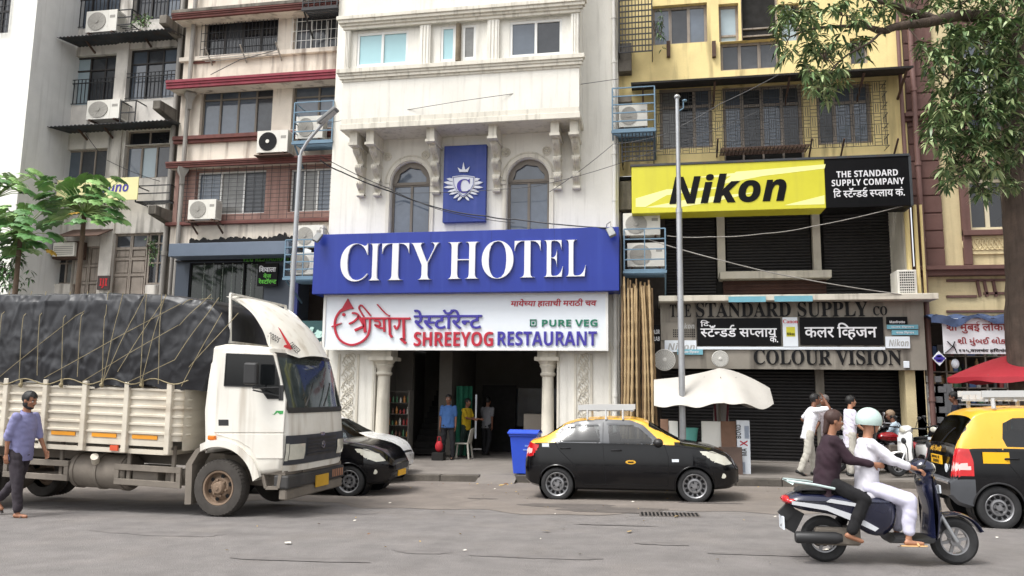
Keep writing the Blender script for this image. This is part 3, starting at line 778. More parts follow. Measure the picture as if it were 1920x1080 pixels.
mb.build('drain_pipe', M_pipe, pb, smooth=30)
# tar left above the awning, in ragged lumps
mb = MB(); rt = random.Random(11); a = at(345, 452, YP-.5); b = at(545, 446, YP-.5); n = 60; zt = (a.z+b.z)/2
P = [(a.x+(b.x-a.x)*i/n, zt+.06+.10*rt.random()**2+(.12 if 46 < i < 56 else 0)*rt.random()) for i in range(n+1)]
mb.prism(P+[(b.x, zt-.12), (a.x, zt-.12)], YP-.24, YP-.1); mb.build('tar_flashing', M_black, pb)
# restaurant front below
ra = rect(317, 455, 541, 475, YP-1.0)
mb = MB(); mb.box(ra[0], ra[1], YP-1.0, YP, ra[2]-.02, ra[3]-.03); mb.build('awning', mat('slate_blue_panel', srgb(98,110,126), .5, var=.06), pb, bevel=.01)
M_slate = mat('slate_shopfront', srgb(64,72,84), .45, var=.08)
xs0 = at(326, 560, YP-.3).x; xs1 = at(545, 560, YP-.3).x
mb = MB(); wf = rect(356, 493, 486, 700, YP-.3); wall(mb, xs0, xs1, -2.6, ra[2]+.02, YP-.3, [wf], .1)
mb.add([(xs1,YP-.3,-2.6),(xs1,YP-.3,ra[2]),(xs1,YP+1.2,ra[2]),(xs1,YP+1.2,-2.6)], [(0,1,2,3)])
mb.build('shopfront', M_slate, pb)
window(pb, wf, YP-.26, M_black, mat('green_black_shop_glass', (.018,.026,.022,1), .06, var=.4, scale=1.2, spec=.6), 2, (), .05, 'shop_window', fracs=[.72])
mb = MB(); mb.box(xs0, xs1, YP-.36, YP-.302, at(430,490,YP-.3).z, ra[2]-.02); mb.build('shop_header', M_black, pb)
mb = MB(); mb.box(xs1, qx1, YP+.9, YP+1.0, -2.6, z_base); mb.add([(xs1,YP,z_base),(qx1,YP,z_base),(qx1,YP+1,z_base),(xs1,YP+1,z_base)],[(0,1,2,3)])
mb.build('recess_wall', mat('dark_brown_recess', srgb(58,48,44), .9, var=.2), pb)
mb = MB(); r = rect(538, 520, 552, 700, YP-.2); mb.box(r[0], r[1], YP-.25, YP-.15, r[2], r[3]); mb.build('blue_post', mat('deep_blue_paint', srgb(44,56,120), .5, var=.08), pb)
# strings of fairy lights, unlit, down the glass
mb = MB(); rt = random.Random(2)
for px in (383, 400, 418, 436, 455, 472):
    p0 = at(px, 494, YP-.34); mb.tube([(p0.x+.02*rt.random(), YP-.33, p0.z-.25*i) for i in range(9)], .006, 4)
    for i in range(16): mb.ball((p0.x+.01, YP-.345, p0.z-.12*i), .014, n=6, m=4)
mb.build('fairy_light_string', mat('unlit_bulb', srgb(150,160,150), .3, var=.1), pb)

# ================================================================ yellow flats with camera shop
YY = 21.0
yx0, yx1 = XR+.01, at(1706, 330, YY).x
yb = thing('yellow_flats', 'faded yellow apartment house with caged timber windows over a closed shop with rolled down shutters', 'building', ((yx0+yx1)/2, YY, gz(3)))
YWn = {'a1': rect(1222,12,1327,78,YY), 'a2': rect(1347,8,1386,76,YY), 'a3': rect(1387,-60,1461,72,YY), 'a4': rect(1350,79,1463,126,YY), 'a5': rect(1593,72,1630,118,YY),
       'a6': rect(1462,8,1500,75,YY), 'b1': rect(1236,165,1337,276,YY), 'b2': rect(1354,162,1508,275,YY), 'b3': rect(1530,158,1638,267,YY), 'm': rect(1358,279,1510,306,YY)}
z_sp = at(1450, 320, YY).z
mb = MB(); wall(mb, yx0, yx1, z_sp, 18, YY, list(YWn.values()), .25); mb.build('wall', M_yellow, yb)
window(yb, YWn['a1'], YY+.15, M_wood, M_glassb, 3, (), .08); window(yb, YWn['a2'], YY+.15, M_wood, M_glassb, 1, (.2,), .07)
o = window(yb, YWn['a3'], YY+.2, M_wood, M_dark, 1, (.1,.2), .05, 'open_window')
window(yb, YWn['a4'], YY+.15, M_wood, M_glassb, 3, (), .08); window(yb, YWn['a5'], YY+.15, M_wood, M_glassb, 1, (), .06); window(yb, YWn['a6'], YY+.15, M_wood, M_glassb, 1, (), .06)
window(yb, YWn['b1'], YY+.15, M_wood, M_glassm, 3, (.7,), .09); window(yb, YWn['b2'], YY+.15, M_wood, M_glassb, 4, (.7,), .09); window(yb, YWn['b3'], YY+.15, M_wood, M_glassm, 3, (.7,), .09)
window(yb, YWn['m'], YY+.12, M_wood, M_dark, 4, (), .05)
zc = at(1450, 138, YY-1.0).z; zc2 = at(1450, 150, YY-1).z
mb = MB(); X0, X1 = at(1183, 150, YY-.9).x, at(1712, 130, YY-.9).x
mb.add([(X0,YY-.95,zc-.04),(X1,YY-.95,zc-.04),(X1,YY,zc+.16),(X0,YY,zc+.16)], [(0,1,2,3)])
mb.build('canopy', mat('sooty_sheet', (.03,.027,.025,1), .85, var=.4), yb, solid=.05)
for px in (1205, 1340, 1480, 1620, 1700):
    p = at(px, 150, YY-.8); MB().bar((p.x,YY,zc-.5), (p.x,YY-.85,zc-.06), .05).build('canopy_bracket', M_rust, yb)
# the big cage: basket-weave of short bars
rg = rect(1230, 176, 1668, 272, YY-.45); mb = MB(); yc = YY-.45
for j in range(7):
    z = rg[2]+(rg[3]-rg[2])*j/6; mb.bar((rg[0],yc,z), (rg[1],yc,z), .012)
nx = 34; cw_ = (rg[1]-rg[0])/nx; ch_ = (rg[3]-rg[2])/6
for i in range(nx):
    mb.bar((rg[0]+cw_*i,yc-.008,rg[2]), (rg[0]+cw_*i,yc-.008,rg[3]), .012)
    for j in range(6):
        x0, z0 = rg[0]+cw_*i, rg[2]+ch_*j
        for t in (.33,.66):
            if (i+j) % 2: mb.bar((x0+cw_*t,yc,z0+.03), (x0+cw_*t,yc,z0+ch_-.03), .012)
            else: mb.bar((x0+.01,yc,z0+ch_*t), (x0+cw_-.01,yc,z0+ch_*t), .012)
for xx in (rg[0], rg[1]):
    for j in range(7): mb.bar((xx,yc,rg[2]+(rg[3]-rg[2])*j/6), (xx,YY,rg[2]+(rg[3]-rg[2])*j/6), .012)
    for q in (.15,.3): mb.bar((xx,YY-q,rg[2]), (xx,YY-q,rg[3]), .012)
mb.build('window_cage', M_grill, yb)
mb = MB()
r = rect(1352, 263, 1518, 280, YY-.6)
for t in range(9): mb.bar((r[0],YY-.08*t,r[2]+.12), (r[1],YY-.08*t,r[2]+.12), .016)
for t in range(24):
    x_ = r[0]+(r[1]-r[0])*t/23; mb.bar((x_,YY,r[2]+.11), (x_,YY-.66,r[2]+.11), .016)
mb.build('iron_shelf', M_rust, yb)
for px in (1345, 1520, 1580, 1680):
    p = at(px, 268, YY-.3); MB().bar((p.x,YY,p.z-.3), (p.x,YY-.5,p.z+.05), .04).build('cage_bracket', M_rust, yb)
for px in (1253, 1338):
    p = at(px, 80, YY); MB().box(p.x-.05, p.x+.05, YY-.12, YY, p.z-.45, p.z).build('iron_post', M_rust, yb)
# dark left strip with ledges beside the hotel
for y0, y1 in ((82,132),(180,190),(340,392)):
    r = rect(1160, y0, 1184, y1, YY-.35); MB().box(yx0, r[1], YY-.35, YY, r[2], r[3]).build('ledge', M_conc, yb)
# shop storey: deep-set roller shutters
YS = 22.0; M_shut = mat('charcoal_shutter', srgb(38,36,36), .6, metal=.2, var=.15, streak=.4, streakcol=srgb(30,28,27), smap=(3,3,.3))
def shutter(par, r, Y, pitch=.085):
    X0, X1, Z0, Z1 = r; n = int((Z1-Z0)/pitch); mb = MB(); vs = []
    for i in range(n):
        z = Z0+pitch*i
        vs += [(X0,Y,z),(X1,Y,z),(X0,Y-.022,z+pitch*.3),(X1,Y-.022,z+pitch*.3),(X0,Y-.022,z+pitch*.7),(X1,Y-.022,z+pitch*.7),(X0,Y+.012,z+pitch*.93),(X1,Y+.012,z+pitch*.93)]
    m_ = len(vs)//2
    mb.add(vs, [(2*i,2*i+1,2*i+3,2*i+2) for i in range(m_-1)])
    return mb.build('roller_shutter', M_shut, par, merge=False)
for a, b, yb_ in ((1248,1343,556),(1361,1521,520),(1541,1692,556)):
    shutter(yb, rect(a, 380, b, yb_, YS), YS)
for a, b, y2 in ((1343,1361,520),(1521,1541,512)):
    r = rect(a, 370, b, y2, YS-.15); MB().box(r[0], r[1], YS-.15, YS+.1, r[2], r[3]).build('pillar', M_whitedirt, yb)
r = rect(1690, 370, 1712, 560, YY-.2); MB().box(r[0], r[1], YY-.2, YY+1.2, r[2]-.3, r[3]).build('pillar', M_whitedirt, yb)
mb = MB(); r = rect(1350, 509, 1560, 520, YS-.5); mb.box(r[0], r[1], YS-.5, YS+.1, r[2], r[3]); mb.build('sill', M_whitedirt, yb, bevel=.01)
mb = MB(); r = rect(1356, 521, 1550, 556, YS-.1); mb.box(r[0], r[1], YS-.1, YS+.1, r[2]-.2, r[3]); 
for j in range(5): mb.box(r[0], r[1], YS-.13, YS-.1, r[2]+.1*j, r[2]+.1*j+.05)
mb.build('rusty_louvre', mat('rust_brown_boards', srgb(74,50,42), .9, var=.3, streak=.5, smap=(.4,.4,6)), yb)
mb = MB(); mb.box(yx0, yx1, YS+.1, YS+.2, -2.6, z_sp); mb.box(yx0, yx1, YY, YS+.1, z_sp-.1, z_sp-.01); mb.build('back_wall', M_dark, yb)
mb = MB(); mb.box(yx0, at(1248,460,YS).x, YS-.02, YS+.1, -2.4, z_sp-.12); mb.build('recess_wall', mat('dark_recess_wall', srgb(66,60,56), .9, var=.3), yb)  # plain dark grey-brown wall beside the shutters
YF = 20.6                                          # grey name fascia
fr = rect(1238, 566, 1738, 694, YF); zl0, zl1 = at(1480, 563, YF-.4).z, at(1480, 552, YF-.4).z
mb = MB(); mb.box(at(1235,560,YF-.4).x, at(1760,556,YF-.4).x, YF-.4, YS, zl0, zl1); mb.build('ledge', M_whitedirt, yb, bevel=.01)
M_fasc = mat('grimy_grey_fascia', srgb(140,134,124), .85, var=.1, streak=.75, streakcol=srgb(62,56,50), blotch=.3, blotchcol=srgb(84,76,68), smap=(4,4,.4))
mb = MB(); mb.box(fr[0], fr[1], YF, YF+.3, fr[2], zl0-.002); mb.build('fascia', M_fasc, yb)
letters('raised_lettering', serif('THE'), (1256,571,1296,594), YF-.03, M_black, yb, .03)
letters('raised_lettering', serif('STANDARD SUPPLY'), (1305,566,1628,594), YF-.03, M_black, yb, .03)
letters('raised_lettering', serif('CO'), (1637,574,1664,591), YF-.03, M_black, yb, .03)
letters('raised_lettering', serif('COLOUR VISION'), (1413,656,1691,684), YF-.03, M_black, yb, .03)
r1 = rect(1240, 690, 1534, 870, YS-.4); r2 = rect(1543, 690, 1706, 870, YS-.4)
gS = gz(3)+PAVE
shutter(yb, (r1[0], r1[1], gS-.1, r1[3]), YS-.4); shutter(yb, (r2[0], r2[1], gS-.1, r2[3]), YS-.4)
MB().box(r1[1], r2[0], YS-.48, YS-.36, gS-.1, r1[3]).build('post', M_fasc, yb); MB().box(r2[1], at(1736,760,YF+.2).x, YF+.2, YS, gS-.2, r1[3]).build('post', M_fasc, yb)
mb = MB(); mb.box(fr[0], fr[1], YF+.3, YS-.3, fr[2]+.2, fr[2]+.3); mb.build('shop_ceiling', M_dark, yb)
mb = MB(); mb.box(r1[0], at(1735,760,YF).x, YF+.5, YS, gS-.2, gS+.02); mb.build('shop_step', M_pave, yb)
mb = MB()
X = at(1703, 460, YY-.3).x
for q, rr in ((0,.06),(.2,.045),(.34,.035)): mb.tube([(X+q,YY-.3,at(1700,553,YY-.3).z), (X+q,YY-.3,at(1700,385,YY-.3).z)], rr, 8)
mb.build('drain_pipe', M_yellow, yb, smooth=40)

# ================================================================ brown building, right
YN = 21.1
bx0 = yx1+.02
nb = thing('brown_building', 'brown and cream old stone building with tall framed windows behind the big tree', 'building', (bx0+3, YN, gz(9)))
NW = {'a': rect(1812,318,1896,430,YN), 'b': rect(1800,60,1900,250,YN)}
mb = MB(); z_n = at(1800, 500, YN).z
wall(mb, bx0, bx0+9, z_n, 18, YN, list(NW.values()), .25); mb.build('wall', M_cream, nb)
window(nb, NW['a'], YN+.15, mat('cream_window_frame', srgb(206,196,170), .7, var=.08), M_glassm, 2, (.82,), .1)
window(nb, NW['b'], YN+.15, MATS['cream_window_frame'], M_glassm, 2, (.3,.75), .1)
mb = MB(); p0, p1 = bx0, at(1764, 400, YN).x; zz = z_n
while zz < 16: mb.box(p0, p1, YN-.12, YN, zz+.015, zz+.44); zz += .46
mb.box(p0, p1, YN-.09, YN, z_n, 17); mb.build('banded_pilaster', M_brown, nb, bevel=.012)
mb = MB(); a, b = at(1800,400,YN).x, at(1812,400,YN).x
for k_ in NW.values():
    for xx, s in ((k_[0], -1), (k_[1], 1)): mb.box(xx+s*.02, xx+s*.22, YN-.1, YN, k_[2]-.9, k_[3]+.2)
    mb.box(k_[0]-.22, k_[1]+.22, YN-.16, YN, k_[2]-.16, k_[2]-.02); mb.box(k_[0]-.25, k_[1]+.25, YN-.16, YN, k_[3]+.02, k_[3]+.22)
mb.build('window_surround', M_brown, nb, bevel=.01)
mb = MB(); r = rect(1806, 440, 1892, 476, YN-.02); mb.box(r[0], r[1], YN-.05, YN, r[2], r[3])
for i in range(9):
    x_ = r[0]+(r[1]-r[0])*(i+.5)/9
    mb.tube([(x_+.1*math.cos(a), YN-.06, (r[2]+r[3])/2+.15*math.sin(a)) for a in [j*PI/6 for j in range(12)]], .018, 5)
mb.build('ornament_panel', M_cream, nb, smooth=40)
mb = MB()
for y0, y1, o_ in ((497,505,.35),(505,516,.25),(205,213,.3),(213,222,.2)):
    z1, z0 = at(1800, y0, YN-o_).z, at(1800, y1, YN-o_).z; mb.box(bx0-.1, bx0+9, YN-o_, YN, z0, z1)
mb.build('cornice', M_brown, nb, bevel=.01)
mb = MB(); mb.box(bx0, bx0+9, YN-.02, YN+.3, at(1800,592,YN).z, z_n-.002); mb.box(bx0, at(1770,700,YN-.3).x-.9, YN-.3, YN+.2, -2.4, at(1800,592,YN).z); mb.build('lower_wall', M_cream, nb)
mb = MB()
for a, b, y in ((1775,1890,526),(1775,1832,556),(1845,1890,550),(1775,1890,584)):
    p, q = at(a, y, YN-.06), at(b, y, YN-.06); mb.bar((p.x,YN-.05,p.z), (q.x,YN-.05,p.z), .06)
for px in (1832, 1845, 1862): 
    p = at(px, 526, YN-.05); q = at(px+6, 556, YN-.05); mb.bar((p.x,YN-.05,p.z), (q.x,YN-.05,q.z), .06)
mb.build('moulding_lines', M_brown, nb)
mb = MB(); X = at(1722, 300, YN-.3).x
for q, rr in ((0,.065),(-.3,.05)): mb.tube([(X+q,YN-.25,-1.6), (X+q,YN-.25,17)], rr, 10)
for zz in range(0, 13, 2): mb.lathe([(.085,-.05),(.085,.05)], (X,YN-.25,zz), 'z', 10)
mb.build('drain_pipe', M_pipebr, nb, smooth=40)
# open shop inside
gN = gz(8)+PAVE
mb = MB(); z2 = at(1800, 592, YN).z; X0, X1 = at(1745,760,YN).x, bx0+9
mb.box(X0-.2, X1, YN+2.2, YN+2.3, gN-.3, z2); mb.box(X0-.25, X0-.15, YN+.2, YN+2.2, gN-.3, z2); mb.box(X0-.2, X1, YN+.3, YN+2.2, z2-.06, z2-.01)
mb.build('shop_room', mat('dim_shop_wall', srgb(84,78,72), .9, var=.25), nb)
# ================================================================ signs
M_bluesign = mat('royal_blue_sign_panel', srgb(26,48,140), .4, var=.07, scale=.8, streak=.25, streakcol=srgb(52,74,160))
M_acg = mat('grey_fan_grille', srgb(150,147,140), .6, var=.1)
M_letterw = mat('off_white_letter', srgb(225,225,228), .4, var=.03)
M_silver = mat('silver_letter', srgb(206,208,216), .35, metal=.15, var=.05)
M_signw = mat('white_sign_face', srgb(222,228,234), .35, var=.03, scale=.7)
M_crim = mat('crimson_letter', srgb(176,26,50), .45, var=.05)
M_purp = mat('violet_blue_letter', srgb(58,48,148), .45, var=.05)
M_green = mat('green_letter', srgb(22,112,86), .45, var=.05)
M_lime = mat('lime_green_letter', srgb(96,196,60), .5, var=.05)
M_teal = mat('dull_teal_sign', srgb(46,84,86), .5, var=.08)
M_mint = mat('pale_mint_letter', srgb(196,232,222), .45, var=.04)
M_nyel = mat('lemon_sign_vinyl', srgb(206,200,52), .45, var=.06, scale=.6, crease=.12, bscale=1.2, streak=.2, streakcol=srgb(170,160,60))
M_nyel2 = mat('pale_lemon_vinyl', srgb(240,238,160), .45, var=.05)
M_blk = mat('black_sign_vinyl', srgb(14,14,16), .5, var=.1, spec=.15)
M_cyan = mat('faded_cyan_sticker', srgb(112,170,186), .6, var=.15)

def signbox(name, label, px, Y, depth, m, cat='sign', bev=.01, frame=None, fw=.06, loc=None):
    X0, X1, Z0, Z1 = rect(*px, Y)
    t = thing(name, label, cat, ((X0+X1)/2, Y, Z0))
    mb = MB(); mb.box(X0, X1, Y, Y+depth, Z0, Z1); mb.build('panel', m, t, bevel=bev)
    if frame:
        mb = MB(); mb.box(X0-.01, X1+.01, Y-.03, Y+.02, Z0-.01, Z0+fw); mb.box(X0-.01, X1+.01, Y-.03, Y+.02, Z1-fw, Z1+.01)
        mb.box(X0-.01, X0+fw, Y-.03, Y+.02, Z0+fw, Z1-fw); mb.box(X1-fw, X1+.01, Y-.03, Y+.02, Z0+fw, Z1-fw); mb.build('frame', frame, t)
    return t, (X0, X1, Z0, Z1)
YS1 = 19.75
t, r = signbox('hotel_sign', 'long royal blue sign box reading CITY HOTEL in raised white letters', (590,440,1161,545), YS1, YH-YS1-.01, M_bluesign)
mb = MB()
for q_ in (.2,.4,.6,.8): mb.box(r[0]+(r[1]-r[0])*q_-.004, r[0]+(r[1]-r[0])*q_+.004, YS1-.002, YS1+.002, r[2]+.012, r[3]-.012)
mb.build('seam_pattern', mat('blue_seam', srgb(18,34,104), .5), t)

def lett(src, box, Y, m, par, depth=.05, off=0., shear=0.):
    return letters('lettering', src, box, Y-depth, m, par, depth, shear, off)
for s_, x0, x1 in (('C',640,688),('I',693,712),('T',717,765),('Y',770,822),('H',840,897),('O',904,962),('T',965,1013),('E',1020,1055),('L',1061,1098)):
    e = (488-.02*(x0-870)); lett(serif(s_), (x0, e-(35 if s_ not in 'CO' else 36), x1, e+(34 if s_ not in 'CO' else 35)), YS1, M_letterw, t, .07, off=-.014)
YS2 = 20.05
t, r = signbox('restaurant_sign', 'white restaurant sign board with crimson and violet Marathi and English lettering', (609,553,1140,657), YS2, .3, M_signw, frame=M_frmw)
lett(sans('SHREEYOG'), (776,622,924,649), YS2, M_crim, t); lett(sans('RESTAURANT'), (933,621,1119,648), YS2, M_purp, t)
lett(sans('PURE VEG'), (1016,599,1120,612), YS2, M_green, t, .03)
lett(indic('\u0930\u0947\u0938^\u091f\u0949\u0930\u0947\u0928^\u091f', .035), (776,580,903,617), YS2, M_purp, t)
lett(indic('\u092e\u093e\u092f\u0947\u091a^\u092f\u093e \u0939\u093e\u0924\u093e\u091a\u0940 \u092e\u0930\u093e\u0920\u0940 \u091a\u0935', .02), (958,560,1119,576), YS2, M_crim, t, .02, shear=.12)
mb = MB(); q = rect(994,599,1006,612,YS2)
for bx_ in ((q[0],q[1],q[2],q[2]+.025),(q[0],q[1],q[3]-.025,q[3]),(q[0],q[0]+.025,q[2],q[3]),(q[1]-.025,q[1],q[2],q[3])): mb.box(bx_[0],bx_[1],YS2-.03,YS2-.001,bx_[2],bx_[3])
mb.ball(((q[0]+q[1])/2,YS2-.01,(q[2]+q[3])/2), .035, .02); mb.build('veg_mark', M_green, t)
# the flourish: a drop-shaped face line with flame, then the hand-lettered name
def stroke(mb, pts, w, Y=YS2, depth=.05, closed=False):
    """pts in sign-crop pixels (7.715 per photo pixel, from 600,560); w one width or a list"""
    P = [at(600+x/7.715, 560+y/7.715, Y) for x, y in pts]; n = len(P); ws = w if isinstance(w, list) else [w]*n
    L, R_ = [], []
    for i in range(n):
        d = P[min(i+1,n-1)]-P[max(i-1,0)]; q = Vector((-d.z,0,d.x)).normalized()*ws[i]/2
        L.append(P[i]+q); R_.append(P[i]-q)
    off = .001*(len(mb.f) % 7)
    vs = [(p.x,Y-depth-off,p.z) for p in L+R_]+[(p.x,Y-.002,p.z) for p in L+R_]
    fs = []
    for i in range(n-1):
        fs += [(i,i+1,n+i+1,n+i),(2*n+i,3*n+i,3*n+i+1,2*n+i+1),(i,2*n+i,2*n+i+1,i+1),(n+i,n+i+1,3*n+i+1,3*n+i)]
    fs += [(0,n,3*n,2*n),(n-1,3*n-1,4*n-1,2*n-1)]
    mb.add(vs, fs)
def curve(pts, n=6):
    out = []; P = [pts[0]]+pts+[pts[-1]]
    for i in range(1, len(P)-2):
        p0,p1,p2,p3 = P[i-1],P[i],P[i+1],P[i+2]
        for j in range(n):
            t_ = j/n; out.append(tuple(.5*(2*b+(c-a)*t_+(2*a-5*b+4*c-d)*t_*t_+(-a+3*b-3*c+d)*t_**3) for a,b,c,d in zip(p0,p1,p2,p3)))
    return out+[pts[-1]]
mb = MB()
stroke(mb, curve([(400,120),(300,180),(230,300),(222,420),(250,530),(320,620),(450,670),(580,640),(680,560),(722,450),(728,290)]), .035*1.6)
stroke(mb, [(408,5),(440,70),(480,150),(330,150),(408,5)][:3], .02); 
f = [(408,5),(490,140),(440,150),(380,170),(300,200),(340,120)]
P = [at(600+x/7.715,560+y/7.715,YS2) for x,y in f]; mb.prism([(p.x,p.z) for p in P], YS2-.052, YS2-.002)
stroke(mb, [(170,408),(240,385),(320,352)], [.01,.05,.01]); p = at(600+350/7.715,560+232/7.715,YS2); mb.lathe([(.045,0),(.045,-.05)], (p.x,YS2-.002,p.z), 'y', 12)
stroke(mb, curve([(470,210),(530,215),(560,260),(500,330),(425,365)]), [.05]*24+[.03]); stroke(mb, [(560,250),(600,310),(640,400),(510,460)], .07)
stroke(mb, [(640,280),(660,490)], .075); stroke(mb, curve([(640,260),(590,180),(570,130),(600,95),(650,140),(740,250)]), .035)
stroke(mb, [(610,285),(1300,290)], .055); stroke(mb, [(1300,272),(1310,300)], .03)
stroke(mb, curve([(790,320),(860,330),(870,390),(800,380),(860,420),(940,430)]), .045); stroke(mb, [(930,290),(938,480)], .06)
stroke(mb, [(1012,290),(1018,520),(1050,560)], .065); stroke(mb, curve([(830,80),(900,160),(960,220),(1010,250)]), [.015]+[.03]*17+[.06])
stroke(mb, curve([(1150,300),(1150,380),(1110,440),(1080,390)]), .05); stroke(mb, [(1215,290),(1220,590),(1170,575),(1250,650)], .07)
mb.build('lettering', M_crim, t, merge=False)
# crest panel
YC = YH-.16
t, r = signbox('crest_panel', 'upright blue panel with a silver crown and winged shield bearing the letter C', (833,274,910,415), YC, .15, mat('mid_blue_panel', srgb(38,60,136), .5, var=.06, streak=.2, streakcol=srgb(90,100,180)))
def cp(x, y, Y=YC): return at(800+x/6.35, 260+y/6.35, Y)
def poly(mb, pts, y0, y1, k=0):
    P = [cp(*p) for p in pts]; mb.prism([(p.x,p.z) for p in P], y0, y1, k)
mb = MB()
poly(mb, [(310,455),(440,438),(580,455),(575,560),(530,640),(440,708),(355,640),(318,560)], YC-.06, YC-.002)
mb.build('shield', M_silver, t, bevel=.012)
mb = MB(); P = [(325,468),(440,452),(565,468),(560,555),(518,630),(440,690),(368,630),(332,555),(325,468)]
for i in range(8):
    a, b = cp(*P[i]), cp(*P[i+1]); mb.bar((a.x,YC-.064,a.z), (b.x,YC-.064,b.z), .012, .012)
mb.build('shield_line', M_bluesign, t)
letters('lettering', serif('C'), (800+362/6.35,260+480/6.35,800+512/6.35,260+645/6.35), YC-.08, M_purp, t, .02)
mb = MB()
poly(mb, [(395,400),(372,345),(405,368),(425,372),(442,285),(460,372),(480,368),(516,335),(492,400)], YC-.04, YC-.002)
mb.build('crown', M_silver, t)
for s in (-1, 1):
    mb = MB()
    for (ax, ay), (bx_, by), w_ in (((330,500),(240,480),34),((330,540),(205,522),36),((335,575),(205,585),30),((345,610),(250,640),26),((360,640),(270,668),24),((385,670),(320,715),26),((415,695),(370,742),26)):
        A, B = (440+s*(440-ax), ay), (440+s*(440-bx_), by); dx, dy = B[0]-A[0], B[1]-A[1]; L = math.hypot(dx, dy); nx_, ny_ = -dy/L*w_/2, dx/L*w_/2
        poly(mb, [(A[0]+nx_,A[1]+ny_),(A[0]+dx*.6+nx_,A[1]+dy*.6+ny_),B,(A[0]+dx*.6-nx_,A[1]+dy*.6-ny_),(A[0]-nx_,A[1]-ny_)], YC-.03-.0015*w_/30-.002*(by%7), YC-.002)
    mb.build('wing', M_silver, t)
# camera-maker sign
YN1 = 19.95
t, r = signbox('camera_sign', 'long lemon yellow shop sign with slanted black lettering and a black end panel', (1184,313,1549,390), YN1, .7, M_nyel)
rb = rect(1549,301,1708,386,YN1); rb = (r[1]+.002, rb[1], r[2], r[3])
mb = MB(); mb.box(rb[0], rb[1], YN1, YN1+.7, rb[2], rb[3]); mb.build('black_panel', M_blk, t, bevel=.008)
mb = MB(); mb.box(r[0]-.03, rb[1]+.03, YN1-.02, YN1+.75, r[3]+.002, r[3]+.06); mb.box(rb[1]+.002, rb[1]+.06, YN1-.01, YN1+.7, r[2], r[3]); mb.build('casing', M_sheet, t)
mb = MB()
def band_(P, off): mb.prism([(at(x,y,YN1).x, at(x,y,YN1).z) for x,y in P], YN1-off, YN1-.0005)
band_([(1192,372),(1250,355),(1370,350),(1250,366),(1210,388),(1192,388)], .002); band_([(1380,322),(1548,308),(1546,316),(1430,330),(1350,346)], .002); band_([(1210,389),(1300,372),(1420,360),(1330,380),(1270,389)], .003)
band_([(1470,385),(1546,366),(1546,383)], .002); band_([(1300,333),(1400,322),(1360,332)], .0025)
mb.build('swoosh', M_nyel2, t)
letters('lettering', sansit('Nikon'), (1254,325,1476,380), YN1-.012, M_blk, t, .01, off=.012)
letters('lettering', sans('THE STANDARD'), (1568,319,1684,331), YN1-.008, M_letterw, t, .006)
letters('lettering', sans('SUPPLY COMPANY'), (1559,335,1696,347), YN1-.008, M_letterw, t, .006)
letters('lettering', indic('\u093f\u0926 \u0938^\u091f\u0945\u0902\u0928^\u0921\u0921~ \u0938^\u092a^\u0932\u093e\u092f \u0915\u0902.', .02), (1562,351,1697,370), YN1-.008, M_letterw, t, .006)
# boards on the grey fascia
YB1 = YF-.06
t, r = signbox('name_board', 'black board with bold white Marathi lettering, the wider one beside the small camera poster', (1307,597,1465,648), YB1, .05, M_blk, bev=.004)
letters('lettering', indic('\u093f\u0926', .03), (1313,600,1330,613), YB1-.008, M_letterw, t, .007)
letters('lettering', indic('\u0938^\u091f\u0945\u0902\u0928^\u0921\u0921~ \u0938\u092a^\u0932\u093e\u092f', .04), (1313,609,1457,632), YB1-.008, M_letterw, t, .007)
letters('lettering', indic('\u0915\u0902.', .03), (1443,627,1459,642), YB1-.008, M_letterw, t, .007)
t, r = signbox('name_board', 'black board with bold white Marathi lettering, the one above COLOUR VISION, beyond the poster', (1499,595,1658,647), YB1, .05, M_blk, bev=.004)
letters('lettering', indic('\u0915\u0932\u0930 \u093f\u0935^\u0939\u091c\u0928', .04), (1508,605,1645,637), YB1-.008, M_letterw, t, .007)
t, r = signbox('camera_poster', 'small white poster with red heading and yellow square between the two black boards', (1467,595,1497,650), YB1, .04, M_signw, bev=.003)
letters('lettering', serif('Canon'), (1468,599,1496,606), YB1-.008, mat('red_letter', srgb(200,30,40), .5), t, .006)
q = rect(1474,613,1491,631,YB1); mb = MB(); mb.box(q[0],q[1],YB1-.006,YB1-.001,q[2],q[3]); mb.build('yellow_square', M_nyel, t)
letters('lettering', sansit('Nikon'), (1475,623,1490,629), YB1-.012, M_blk, t, .005)
t, r = signbox('white_strip_board', 'thin dirty white strip running under the two black name boards', (1307,650,1660,656), YB1+.01, .04, M_signw, bev=.003)
for px, w_, lab in (((1239,605,1306,638),'Nikon','faded grey panel with perforated holes and ghost lettering behind the pole'),((1246,638,1306,660),'Nikon','pale poster with worn grey lettering under the perforated panel'),((1660,631,1707,653),'Nikon','pale poster with worn grey lettering at the far end of the fascia')):
    t, r = signbox('faded_poster', lab, px, YB1+.01, .04, M_signw if px[1] != 605 else M_fasc, bev=.003)
    hh = px[3]-px[1]
    if px[1] != 605: letters('lettering', sansit(w_), (px[0]+6,px[1]+5,px[2]-3,px[3]-4), YB1+.002, mat('ghost_grey_letter', srgb(172,172,170), .7), t, .007)
    else:
        letters('lettering', sansit('Nikon'), (px[0]+32,px[1]+1,px[2]-4,px[1]+11), YB1+.002, mat('ghost_grey_letter', srgb(172,172,170), .7), t, .007)
        mb = MB(); q = rect(1262,616,1305,632,YB1)
        for i in range(12):
            for j in range(4): mb.box(q[0]+(q[1]-q[0])*i/12, q[0]+(q[1]-q[0])*(i+.6)/12, YB1, YB1+.009, q[2]+(q[3]-q[2])*j/4, q[2]+(q[3]-q[2])*(j+.6)/4)
        mb.build('perforation_pattern', M_black, t)
MANFR = 'Manfrotto'
t, r = signbox('small_black_sign', 'small black sign with white lettering beside the further name board', (1662,594,1702,608), YB1, .04, M_blk, bev=.003)
